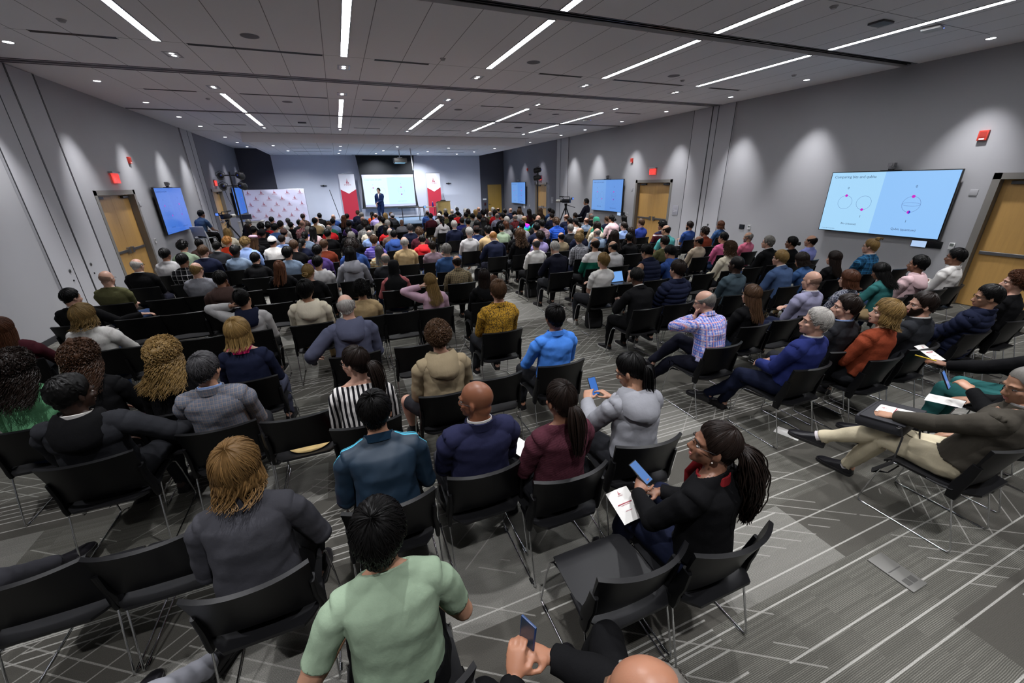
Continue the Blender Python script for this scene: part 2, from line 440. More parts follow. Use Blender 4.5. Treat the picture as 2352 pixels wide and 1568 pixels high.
def hood_mb(J, big=1.0, top=True):
    """fabric hood lying round the back of the neck"""
    mb = MB(); N, d2, sx, fw = J['N'], J['d2'], J['sx'], J['fw']; rings = []
    n = 15
    for k in range(n):
        a = -2.35+4.7*k/(n-1); b = max(0, math.cos(a*.62))     # 0 = straight back
        rad = .078+.016*b; c = N+d2*(.040-.040*b)+(sx*math.sin(a)-fw*math.cos(a))*rad-fw*.0
        outw = norm(sx*math.sin(a)-fw*math.cos(a)); tp_ = min(1, (1-abs(a)/2.35)*3+.12); hgt = (.034+.072*b**1.25)*big*tp_; th = (.017+.032*b)*big*tp_
        c = c+outw*th*.55-d2*hgt*.55*b
        t = np.linspace(0, 2*PI, 14, endpoint=False)
        wob = 1+.10*np.sin(3*t+k*.5)+.07*np.sin(7*t+2.2*math.sin(k*.55))
        rings.append(c+np.outer(np.cos(t)*th*wob, outw)+np.outer(np.sin(t)*hgt*wob, norm(d2-outw*.35*b)))
    return mb.loft(rings)
def collar_mb(J, r=.064, h=.036, up=.012, flare=.008, open_=.5, th=.004, drop=.0):
    """standing or folded collar open at the front"""
    mb = MB(); N, d2, sx, fw = J['N'], J['d2'], J['sx'], J['fw']; rings = []; n = 21
    for k in range(n):
        a = -(PI-open_)+(2*PI-2*open_)*k/(n-1); o = sx*math.sin(a)-fw*math.cos(a); fr = .5-.5*math.cos(a)
        base = N+d2*(up-.03*fr)+fw*.004
        rings.append(A([base+o*r, base+o*(r+flare)+d2*h*(1-.25*fr), base+o*(r+flare+th)+d2*(h*(1-.25*fr)-.001), base+o*(r+th+flare*1.6)-d2*(.004+drop)]))
    return mb.loft(rings)
def shoe_mb(mb, Af, fy, fp, kind='shoe', mi=(0, 1), up=(0, 0, 1)):
    up = A(up, float)
    yaw = rotm(fy, fp, 0)
    prof = [(-.088,.024,.060),(-.078,.036,.100),(-.03,.041,.112),(.02,.043,.092),(.08,.048,.066),(.13,.046,.052),(.165,.034,.042),(.186,.014,.026)]
    rings = []; sole = []
    base = A((0, .035, -.085))
    for y, w, h in prof:
        t = np.linspace(0, PI, 9); pts = np.stack([np.cos(t)*w, np.full(9, y), .022+np.sin(t)**.8*(h-.022)], 1)
        rings.append(pts); 
        t = np.linspace(0, 2*PI, 10, endpoint=False)
    R9 = []
    for r_ in rings: R9.append((np.concatenate([r_, [[r_[-1][0], r_[0][1], .012], [r_[0][0], r_[0][1], .012]]])+base)@yaw.T+Af)
    mb.loft(R9, mi[0])
    R4 = []
    for y, w, h in prof:
        w2 = w+.004; R4.append((A([(w2,y,.024),(-w2,y,.024),(-w2,y,.0),(w2,y,.0)])+base)@yaw.T+Af)
    mb.loft(R4, mi[1]); mb.tube([Af+up*.13, Af+up*.05, Af-up*.02], [.044,.041,.043], 12, 2 if len(mi) < 3 else mi[2])
# ------------------------------------------------------------------ hair (head frame: +y face, +z up)
ELL = [((0,-.012,.026),(.074,.094,.093)),((0,.026,-.036),(.060,.062,.078)),((0,-.035,-.05),(.055,.055,.06))]
def head_r(D):
    out = np.zeros(len(D))
    for c, a in ELL:
        a = A(a); c = A(c); d = D/a; o = -c/a
        A_ = (d*d).sum(1); B_ = (d*o).sum(1); C_ = (o*o).sum()-1; disc = B_*B_-A_*C_
        out = np.maximum(out, np.where(disc > 0, (-B_+np.sqrt(np.maximum(disc, 0)))/A_, 0))
    return out
def dirs(az, el): return np.stack([np.sin(el)*np.sin(az), np.sin(el)*np.cos(az), np.cos(el)], -1)
LIM = [(0,45),(28,44),(44,54),(56,70),(66,80),(76,99),(86,99),(92,86),(102,86),(112,112),(140,122),(180,126)]
def limit(az, dl=0, lim=LIM):
    a = np.abs((np.degrees(az)+180) % 360-180); return np.radians(np.interp(a, [x for x, _ in lim], [y for _, y in lim])+dl)
CROWN = rotm(0, R(-28), 0)
def cap_mb(mb, th=.016, rim=.004, na=56, ne=16, ridge=.0025, freq=22, seed=0, dl=0, lump=0, lf=40, hole=None, lim=LIM, topth=None, mi=0):
    az = np.linspace(0, 2*PI, na, endpoint=False); rings = []; rs = np.random.RandomState(seed)
    els = np.radians(np.linspace(0, 175, 140)); ph = rs.uniform(0, 6.3, 3)
    cols = []; dead = []; jit = rs.uniform(-2.2, 2.2, na)
    for ja, a in enumerate(az):
        D = dirs(np.full(140, a), els)@CROWN.T
        ta = np.arctan2(D[:, 0], D[:, 1]); te = np.arccos(np.clip(D[:, 2], -1, 1))
        okk = te <= limit(ta, dl+jit[ja], lim)
        stop = np.argmax(~okk) if (~okk).any() else 139
        start = 0.0
        if hole is not None:
            hl = te > np.radians(np.interp(np.abs(np.degrees(ta)), [0, 60, 180], hole)); start = els[np.argmax(hl)] if hl.any() else 0
        dead.append(els[max(stop-1, 1)]-start < .05); cols.append((start, max(els[max(stop-1, 1)], start+.02)))
    for k in range(ne+1):
        f = k/ne; E = A([s0+(s1-s0)*f for s0, s1 in cols]); D = dirs(az, np.maximum(E, .012))@CROWN.T
        r = head_r(D); tp = min(1, (1-f)*3.2)**.7
        if hole is not None: tp *= min(1, f*4+.15)
        t = rim+(th-rim)*tp
        if topth: t = t+(topth-th)*np.clip((D[:, 2]+.15)/1.15, 0, 1)**1.3*tp
        w = az*freq+1.6*np.sin(az*3+ph[0])+2.2*E+ph[1]
        t = t+ridge*tp*(np.sin(w)+.6*np.sin(w*2.3+E*3+ph[2]))
        if lump: t = t+lump*tp*(np.abs(snoise(D*.1, lf*2.4, seed))+.5*snoise(D*.1, lf*5, seed+3))
        rings.append(D*(r+t)[:, None])
    inner = [D_ for D_ in []]
    k = na; V = np.concatenate(rings); F = []
    for i in range(ne):
        for j in range(k):
            a = i*k+j; b = i*k+(j+1) % k
            if not (dead[j] or dead[(j+1) % k]): F.append((a, a+k, b+k, b))
    E = A([s1 for _, s1 in cols]); D = dirs(az, E)@CROWN.T; V = np.concatenate([V, D*(head_r(D)-.006)[:, None]])
    o = ne*k
    for j in range(k):
        if not (dead[j] or dead[(j+1) % k]): F.append((o+j, o+k+j, o+k+(j+1) % k, o+(j+1) % k))
    if hole is not None:
        E = A([s0 for s0, _ in cols]); D = dirs(az, np.maximum(E, .012))@CROWN.T; n0 = len(V); V = np.concatenate([V, D*(head_r(D)-.006)[:, None]])
        for j in range(k):
            if not (dead[j] or dead[(j+1) % k]): F.append((j, (j+1) % k, n0+(j+1) % k, n0+j))
    else: F.append(tuple(range(k)))
    mb.add(V, F, mi); return [c_ for c_, d_ in zip(cols, dead) if not d_], [a for a, d_ in zip(az, dead) if not d_]
def strands(mb, n, cols, az, th, seed, r=.0024, ln=(.35, .6), drift=.25, lift=.002, curl=0, cf=9, seg_=6, tipout=0):
    rs = np.random.RandomState(seed)
    for _ in range(n):
        j = rs.randint(len(az)); a0 = az[j]+rs.uniform(-.06, .06); s0, s1 = cols[j]
        f0 = rs.uniform(0, .8)**.8; f1 = min(1.02, f0+rs.uniform(*ln)); dr = rs.uniform(-drift, drift); ph = rs.uniform(0, 6.3)
        t = np.linspace(0, 1, seg_); E = np.maximum(s0+(s1-s0)*(f0+(f1-f0)*t), .02); a = a0+dr*t
        D = dirs(a, E)@CROWN.T; rr = head_r(D)+th*np.clip((1-(f0+(f1-f0)*t))*3+.2, 0, 1)+lift*np.sin(t*PI)+tipout*t*t*rs.uniform(.3, 1)
        P = D*rr[:, None]
        if curl: P = P+curl*np.stack([np.sin(t*cf+ph), np.cos(t*cf*1.1+ph), np.sin(t*cf*.9+ph*2)], 1)
        mb.tube(P, [r*(.5 if k == 0 else (.35 if k == seg_-1 else 1)) for k in range(seg_)], 4, cap=False)
def fall(mb, n, zend, seed, az0=62, r=.008, back=-.165, curl=0, cf=60, jit=.012, spreadx=1.0, r1=.4, seg_=12, start_el=None, out=.014):
    """long locks from the sides and back of the head down to zend"""
    rs = np.random.RandomState(seed)
    for k in range(n):
        u = rs.uniform(-1, 1) if k >= n*.6 else -1+2*(k+.5)/(n*.6)
        a = PI+u*(PI-R(az0)); e0 = R(rs.uniform(45, 95)) if start_el is None else R(start_el); t = np.linspace(0, 1, seg_)
        D0 = dirs(A([a]), A([e0]))[0]; p0 = D0*(head_r(D0[None])[0]+out*rs.uniform(.5, 1.1))
        D1 = dirs(A([a]), A([R(100)]))[0]; p1 = D1*(head_r(D1[None])[0]+out*rs.uniform(.7, 1.4))
        side = abs(u)                      # 1 at the temples, 0 at the back
        ze = zend*(1-.25*side)+rs.uniform(-.03, .03)
        pm = p1+A((p1[0]*.10*spreadx, 0, -.10)); pm[1] = p1[1]*.9-.01
        pe = A((p1[0]*(1.05*spreadx)+rs.uniform(-1, 1)*jit, 0, ze)); pe[1] = back*(1-.45*side)+rs.uniform(-1, 1)*jit if ze < -.12 else p1[1]*.75
        P = []
        for x in t:
            c = (1-x)**3*p0+3*x*(1-x)**2*(p1+(p1-p0)*.3)+3*x*x*(1-x)*pm+x**3*pe; P.append(c)
        P = A(P); ph = rs.uniform(0, 6.3)
        if curl:
            am = curl*np.clip(t*2.5, .2, 1); L = t*cf*abs(ze)
            P = P+np.stack([np.sin(L+ph)*am, np.cos(L+ph)*am, .4*np.sin(L*.7+ph)*am], 1)
        rr = [r*(.7+.3*math.sin(PI*min(1, x*1.4)))*(1-(1-r1)*x**2) for x in t]
        mb.tube(P, rr, 5, ref=A((1., .2, 0)))
def tail(mb, base, end, n, seed, r=.007, width=.03, bulge=.03, curl=0, cf=30, seg_=12, tilt=None):
    rs = np.random.RandomState(seed); base, end = A(base, float), A(end, float)
    if tilt is not None: end = base+tilt.T@(end-base)
    for _ in range(n):
        o = rs.normal(size=3)*A((1, .6, .2)); t = np.linspace(0, 1, seg_); ph = rs.uniform(0, 6.3)
        c1 = base+A((0,-.055,.01)); c2 = A((end[0], end[1], (base[2]+end[2])/2))
        P = A([(1-x)**3*base+3*x*(1-x)**2*c1+3*x*x*(1-x)*c2+x**3*(end+A((0,0,rs.uniform(-.02,.04)))) for x in t])
        P += np.outer(np.sin(PI*np.clip(t*.8+.04, 0, 1))*width+.004, o/2)
        if curl: P += np.stack([np.sin(t*cf+ph), np.cos(t*cf+ph), 0*t], 1)*curl*t[:, None]
        mb.tube(P, [r*(.6+.6*math.sin(PI*min(1, x*.9+.1))) for x in t], 5)
    mb.tube([base+A((0,.006,0)), base+A((0,-.012,-.002))], [.016, .016], 8)
def hair_mb(style, near=False, seed=1, tilt=None):
    mb = MB(); N = 1 if near else 0
    lw = [(0,46),(30,52),(48,74),(66,94),(82,104),(95,110),(112,122),(140,130),(180,132)]
    if style in ('s','sw','sl'):
        th = {'s': .008, 'sl': .018, 'sw': .014}[style]
        c = cap_mb(mb, th, .002, 72 if near else 44, 20 if near else 12, .0022, 26, seed, dl=9 if style == 'sl' else 0, topth={'s': .024, 'sl': .030, 'sw': .026}[style])
        strands(mb, 700 if near else 130, *c, th+.004, seed, .0020 if near else .003, ln=(.25,.5), drift=.35, lift=.006, tipout=.009 if style != 'sw' else .004)
    elif style == 'buzz': cap_mb(mb, .007, .002, 48, 12, .0006, 40, seed)
    elif style in ('c','afb','af','cm'):
        th, lp = dict(c=(.030,.010), afb=(.062,.008), af=(.022,.005), cm=(.032,.010))[style]
        c = cap_mb(mb, th, .006, 84 if near else 48, 24 if near else 14, .001, 30, seed, dl=dict(cm=14, afb=8).get(style, 0), lump=lp, lf=46 if style != 'af' else 120)
        strands(mb, (800 if near else 90) if style != 'af' else 0, *c, th+.004, seed, (.0026 if near else .0045), ln=(.12,.3), drift=.5, lift=.006, curl=.006 if style != 'af' else .003, cf=16, seg_=8, tipout=.006)
        if style == 'cm': fall(mb, 60, -.15, seed, 70, .008, curl=.010, cf=130, out=.03)
    elif style == 'br':
        c = cap_mb(mb, .009, .002, 64, 12, .0018, 26, seed, hole=[75, 62, 46])
        strands(mb, 220 if near else 40, *c, .012, seed, .0020, ln=(.5,.8), drift=.12)
    elif style == 'bt':
        c = cap_mb(mb, .0022, .0008, 48, 12, .0008, 40, seed, hole=[90, 84, 62])
    elif style in ('l','lw','lc','hu'):
        cu = dict(lc=.011).get(style, .0)
        c = cap_mb(mb, .020 if style != 'lc' else .035, .012, 64, 16, .0022, 30, seed, dl=4, lim=lw, lump=.010 if style == 'lc' else 0)
        ze = dict(l=-.33, lw=-.30, lc=-.27, hu=-.30)[style]
        fall(mb, ((520 if style == 'lc' else 360) if near else 60), ze, seed, 60, (.0042 if near else .011)*(.9 if style == 'lc' else 1), seg_=(22 if style == 'lc' and near else 12), curl=cu or (.004 if style == 'l' else .008), cf=120 if style == 'lc' else 22, jit=.02, spreadx=1.45 if style == 'lc' else 1.08, out=.030 if style == 'lc' else .014, back=-.19 if style == 'lc' else -.17)
        if style == 'lc':
            strands(mb, 700 if near else 70, *c, .035, seed, .0032, ln=(.3,.6), drift=.4, curl=.007, cf=30, seg_=14, tipout=.014)
        else: strands(mb, 300 if near else 40, *c, .020, seed, .0026, ln=(.5,.9), drift=.1)
    elif style in ('bob','bobm'):
        c = cap_mb(mb, .022, .014, 64, 16, .0024, 28, seed, dl=2, lim=lw, topth=.028)
        fall(mb, 320 if near else 54, -.115, seed, 58, .0045 if near else .011, curl=.010 if style == 'bobm' else .002, cf=90, out=.02, jit=.01)
        strands(mb, 700 if near else 50, *c, .024, seed, .0024 if near else .003, ln=(.5,.95), drift=.3 if style == 'bobm' else .12, tipout=.016 if style == 'bobm' else .004)
    elif style in ('p','pl','bn','topbun'):
        c = cap_mb(mb, .012, .003, 72, 18, .0020, 34, seed, dl=4)
        strands(mb, 300 if near else 30, *c, .0125, seed, .0019, ln=(.5,.9), drift=.08)
        if style == 'p': tail(mb, (0,-.108,.005), (.0,-.185,-.27), 200 if near else 14, seed, .0030 if near else .010, .046 if near else .035, tilt=tilt)
        if style == 'pl': mb.lathe([(.013,-.010),(.024,-.006),(.024,.006),(.013,.010)], 14, c=(0,-.112,.028), axis=1); tail(mb, (0,-.112,.028), (.03,-.20,-.40), 420, seed, .0030, .078, curl=.007, cf=24, seg_=24, tilt=tilt)
        if style == 'bn':
            mb.ball((0,-.125,-.015), (.040,.034,.036), 14, 10)
            for k in range(14 if near else 6):
                a = k*.9; mb.tube([A((0,-.125,-.015))+A((math.cos(a+t)*.034, -.018+.014*math.sin(3*t), math.sin(a+t)*.031)) for t in np.linspace(0, 2.4, 8)], .007, 5)
        if style == 'topbun':
            mb.ball((0,-.075,.125), (.036,.034,.032), 14, 10)
            for k in range(12):
                a = k*.9; mb.tube([A((0,-.075,.125))+A((math.cos(a+t)*.033, math.sin(a+t)*.031, .015*math.sin(3*t+k))) for t in np.linspace(0, 2.4, 8)], .006, 5)
            tail(mb, (0,-.085,.14), (.02,-.125,.12), 14, seed, .003, .03)
    return mb
def beard_mb(seed=0):
    mb = MB(); rings = []
    for k in range(9):
        f = k/8; e = R(107+52*f); az = np.linspace(-1.75, 1.75, 28); D = dirs(az, np.full(28, e))
        r = np.maximum(head_r(D), .0)
        for c, a in (((0,.043,-.080),(.041,.043,.034)),((0,.074,-.099),(.021,.017,.015))):
            a = A(a); c = A(c); d = D/a; o = -c/a; A_ = (d*d).sum(1); B_ = (d*o).sum(1); C_ = (o*o).sum()-1; ds = B_*B_-A_*C_
            r = np.maximum(r, np.where(ds > 0, (-B_+np.sqrt(np.maximum(ds, 0)))/A_, 0))
        # leave the mouth and cheeks free near the front
        t = .006*np.clip(np.minimum(np.abs(az)*3-.9, 1) if f < .35 else 1, -.6, 1)*(1 if f > 0 else -.3)
        rings.append(D*(r+t+.001*np.sin(az*40+k*2))[:, None])
    return mb.loft(rings, closed=False, cap=False)
def glasses_mb(rect=True):
    mb = MB()
    for i in (-1, 1):
        t = np.linspace(0, 2*PI, 17)
        P = np.stack([i*.032+.024*np.sign(np.cos(t))*np.abs(np.cos(t))**.75, .093-.10*(np.abs(i*.032+.024*np.cos(t))-.01)**1.4*3, -.003+.0185*np.sign(np.sin(t))*np.abs(np.sin(t))**.75], 1)
        mb.tube(P, .0019, 5)
        mb.tube([(i*.056,.083,.004),(i*.072,.06,.006),(i*.0825,.0,.004),(i*.083,-.02,-.008)], .0018, 5)
    mb.tube([(-.010,.094,.003),(0,.100,.005),(.010,.094,.003)], .0018, 5)
    return mb
def face_bits(near=True):
    """eyes (white, iris), brows, lips as separate meshes in the head frame"""
    e = MB()
    for i in (-1, 1):
        e.ball((i*.031,.0705,-.004), (.0125,.0115,.0062), 12, 8, 0); e.ball((i*.031,.0782,-.004), (.0058,.0046,.0058), 8, 6, 1)
    b = MB()
    for i in (-1, 1): b.tube([(i*.050,.070,.016),(i*.034,.0865,.0245),(i*.014,.0935,.021)], [(.0018,.003),(.003,.0045),(.002,.004)], 6)
    return e, b
# ------------------------------------------------------------------ cloth, skin and hair materials
def srgb(h): return lin(tuple(int(h[i:i+2], 16)/255 for i in (0, 2, 4)))
COL = dict(black='0c0c0e', maroon='4a1f28', charcoal='26272b', denim='34507a', white='dfdcd8', grey='83838a', florapink='d9b7b5', tan='b59c74', blue='2f4a86', navy='171c31', darknavy='141522', lightblue='8fa8d8', green='2f7a62', red='c02429', royal='2c46b8', bluegrey='76879c', pinkpale='dcbcbf', cream='ddd3bd', redorange='c63c22', purple='56407c', rust='6d2f1d', lightgrey='b4b2b2', sage='7f8f78', brown='40302c', olive='565538', rose='a05a5c', mauve='85707a', slate='4a4d60', pink='c9a6b8', mustard='b58a2c', khaki='8d7f66', violetstripe='55489a', creamstripe='d8cda8', orange='d2521f', lavender='b1a2da', taupe='6b5a50', plaidlight='9a9a96', navyplaid='272a60', lavgrey='8f8fa2', teal='53a2a0', tiedye='d8a02a', royalstripe='2753b4', navyblue='1a294e', florabeige='c2ad86', royalnavy='2a3c86', greenstripe='1f6b58', checkbw='8d8d94', gingham='8d7d5e', plaiddark='3a2f36', plaidblack='26262a', plaidred='6b2226', brightblue='4a86e0', maroonstripe='5a2630', hotpink='e0709c', beige='b7a793', pinkpolo='d8708a', bluviolet='8c92cf', tealgrey='3c4a52', steelblue='3c4f70', plaidpink='b9a6d8', lavblazer='8d8ca6', plaidblue='24557c', tealdark='2f6665', patternbw='a9acb4', suitblue='252e66', rusty='8a3f28', darkgrey='232529', checkgrey='6e6a72', scarf='c02a62', kelly='6fae80', track='12283a', navyblazer='23253f', knit='4b2630', heather='8f9096', striped='d5d2cf', sagetee='83957f', tanpants='c6bba0', jeans='2b3c5c', sweatgrey='96979f', floralbw='d4d2ce', scarfred='7c1d22', coral='c4545c', greydark='37373c', wine='5e2440', hijabgreen='1f6a4a', cameraman='30435e')
def fabric(code, rough=.85):
    k = ('fab', code)
    if k in MATS: return MATS[k]
    m, nt, b = newmat('fabric_'+code); g = G(nt); base = srgb(COL.get(code, '555555')); P = g.coord('Object'); x, y, z = g.xyz(P)
    col = base; h = g.noise(P, 420, 2)
    def band(c, per, w, off=0): return g.stripe(g.m('ADD', c, 7.31+off), per, w)
    wv = g.noise(P, 6, 3)
    def jit(c, amt=.01): return g.m('ADD', c, g.m('MULTIPLY', wv, amt))
    if code in ('plaiddark','plaidlight','navyplaid','plaidblack','plaidred','plaidpink','plaidblue','gingham','checkbw','checkgrey'):
        per, w, c2, c3 = dict(plaiddark=(.07,.3,'201a1e','8a6a3a'), plaidlight=(.05,.4,'6a6a68','e0e0dc'), navyplaid=(.04,.4,'1a1d48','3c4088'), plaidblack=(.085,.5,'0e0e10','b8b8b8'), plaidred=(.07,.5,'25181a','8a2d30'), plaidpink=(.030,.45,'5a74c8','d98a7e'), plaidblue=(.075,.45,'17364e','3a7ba2'), gingham=(.016,.5,'2c2a2a','b5a27c'), checkbw=(.034,.5,'1a1a20','dcdce2'), checkgrey=(.012,.5,'56606e','8c7c70'))[code]
        a = band(jit(x), per, w); bq = band(jit(z), per, w); cy = band(jit(y), per, w)
        mx = g.m('MULTIPLY', g.m('ADD', a, g.m('MAXIMUM', bq, cy)), .5)
        col = g.mix(mx, base, srgb(c2)) if code not in ('plaidpink',) else g.mix(mx, srgb('d6cfe6'), srgb(c2))
        ln = g.m('MAXIMUM', band(jit(x), per*(1 if per > .03 else 2), .10, per*.6), band(jit(z), per*(1 if per > .03 else 2), .10, per*.6))
        col = g.mix(g.m('MULTIPLY', ln, .75), col, srgb(c3))
    elif code in ('violetstripe','royalstripe','creamstripe'):
        c2 = dict(violetstripe='9a90d0', royalstripe='122a6a', creamstripe='c98a3c')[code]
        col = g.mix(band(jit(z, .02), .055, .22), base, srgb(c2))
    elif code == 'maroonstripe': col = g.mix(band(z, .30, .10, .12), g.mix(band(z, .30, .3, .07), base, srgb('20203c')), srgb('c9c4c4'))
    elif code == 'greenstripe': col = g.mix(g.m('GREATER_THAN', z, .90), base, srgb('d8d5d2'))
    elif code == 'striped': col = g.mix(band(jit(x, .02), .034, .52), srgb('17171b'), base)
    elif code in ('florapink','florabeige','mustard','patternbw','tiedye'):
        f = g.noise(P, dict(mustard=42, patternbw=60, tiedye=5).get(code, 24), 4, .6)
        c2 = dict(florapink='8a3a40', florabeige='6b5a40', mustard='3a2f22', patternbw='20243c')
        if code == 'tiedye':
            hs = g.n('ShaderNodeHueSaturation'); hs.inputs['Color'].default_value = (.85, .12, .05, 1); g.put(hs.inputs['Hue'], g.m('FRACT', g.m('ADD', g.m('MULTIPLY', z, 2.6), g.m('MULTIPLY', f, 1.2)))); col = hs.outputs[0]
        else: col = g.mix(g.m('COMPARE', f, .5, .035 if code == 'mustard' else .06), base, srgb(c2[code]))
    elif code == 'floralbw': col = g.mix(g.m('GREATER_THAN', g.noise(P, 16, 1), .52), srgb('17171a'), srgb('d4d2ce'))
    elif code in ('knit','kelly','rusty'):
        a = g.m('SINE', g.m('MULTIPLY', z, 520)); c_ = g.m('SINE', g.m('MULTIPLY', g.m('ADD', x, y), 380)); h = g.m('ADD', g.m('MULTIPLY', a, c_), h)
        col = g.mix(g.noise(P, 60, 3), tuple(c*.75 for c in base), tuple(c*1.2 for c in base))
    else:
        f = g.noise(P, 9, 5)
        col = g.mix(f, tuple(c*.86 for c in base), tuple(min(1, c*1.14) for c in base))
    g.put(b.inputs['Base Color'], col); b.inputs['Roughness'].default_value = rough
    b.inputs['Specular IOR Level'].default_value = .12
    wr = g.noise(g.scale(P, (1, 1, .7)), 22, 3, .5)
    hh = g.m('ADD', g.m('MULTIPLY', h, .12), wr)
    g.put(b.inputs['Normal'], g.bump(hh, .35, .012))
    MATS[k] = m
    return m
def skin(t):
    k = ('skin', t)
    if k in MATS: return MATS[k]
    c = {1: 'bd9683', 2: 'ad846b', 3: '855f4b', 4: '573a2c', 5: '35241c', 6: '7d513b', 7: 'a2735a'}[t]
    m, nt, b = newmat('skin_%d' % t); g = G(nt); P = g.coord(); base = srgb(c)
    f = g.noise(P, 18, 4); f2 = g.noise(P, 5, 2)
    col = g.mix(f, tuple(x*.88 for x in base), tuple(min(1, x*1.1) for x in base))
    col = g.mix(g.m('MULTIPLY', f2, .35), col, (base[0]*1.02, base[1]*.84, base[2]*.80))
    g.put(b.inputs['Base Color'], col); b.inputs['Roughness'].default_value = .42; b.inputs['Specular IOR Level'].default_value = .4
    g.put(b.inputs['Normal'], g.bump(g.noise(P, 260, 2), .12, .002))
    b.inputs['Subsurface Weight'].default_value = .08; b.inputs['Subsurface Radius'].default_value = (.012, .005, .003); b.inputs['Subsurface Scale'].default_value = .5
    MATS[k] = m
    return m
HC = dict(sb='8f7263', k='080707', d='1e1511', m='4a3524', a='50301f', dc='3d281b', y='83693f', g='84807a', w='b4b0aa', r='a8743e', e='3a393b', lb='6d5230')
def hairm(c):
    k = ('hair', c)
    if k in MATS: return MATS[k]
    m, nt, b = newmat('hair_'+c); g = G(nt); P = g.coord(); base = srgb(HC[c])
    f = g.noise(g.scale(P, (1, 1, .25)), 90, 4, .65); f2 = g.noise(P, 9, 2)
    lo, hi = {'g': (.55, 1.35), 'w': (.7, 1.25), 'e': (.45, 2.2), 'y': (.45, 1.5), 'lb': (.5, 1.5)}.get(c, (.6, 1.5))
    col = g.mix(f, tuple(x*lo for x in base), tuple(min(1, x*hi) for x in base))
    col = g.mix(g.m('MULTIPLY', f2, .4), col, tuple(x*.6 for x in base))
    ri = g.n('ShaderNodeNewGeometry').outputs['Random Per Island']
    col = g.mix(g.m('MULTIPLY', ri, .65), col, tuple(x*(.35 if c != 'k' else .6) for x in base)); col = g.mix(g.m('MULTIPLY', g.m('GREATER_THAN', ri, .8), .5), col, tuple(min(1, x*hi*1.25) for x in base))
    g.put(b.inputs['Base Color'], col); b.inputs['Roughness'].default_value = .45; b.inputs['Specular IOR Level'].default_value = .2
    g.put(b.inputs['Normal'], g.bump(f, .35, .004))
    MATS[k] = m
    return m
M_EYE = plain('eye_white', srgb('9c928c'), .35); M_IRIS = plain('iris_dark', srgb('20140e'), .2)
M_GLASS = plain('spectacle_frame', srgb('1a1516'), .3); M_SHOE = plain('shoe_leather', srgb('17161a'), .35); M_SOLE = plain('shoe_sole', srgb('1f1e1e'), .7)
M_SOCK = plain('sock_dark', srgb('15151a'), .9)
M_SNEAK = plain('sneaker_white', srgb('c9c7c2'), .6); M_SOLEW = plain('sole_white', srgb('d2d0ca'), .6)
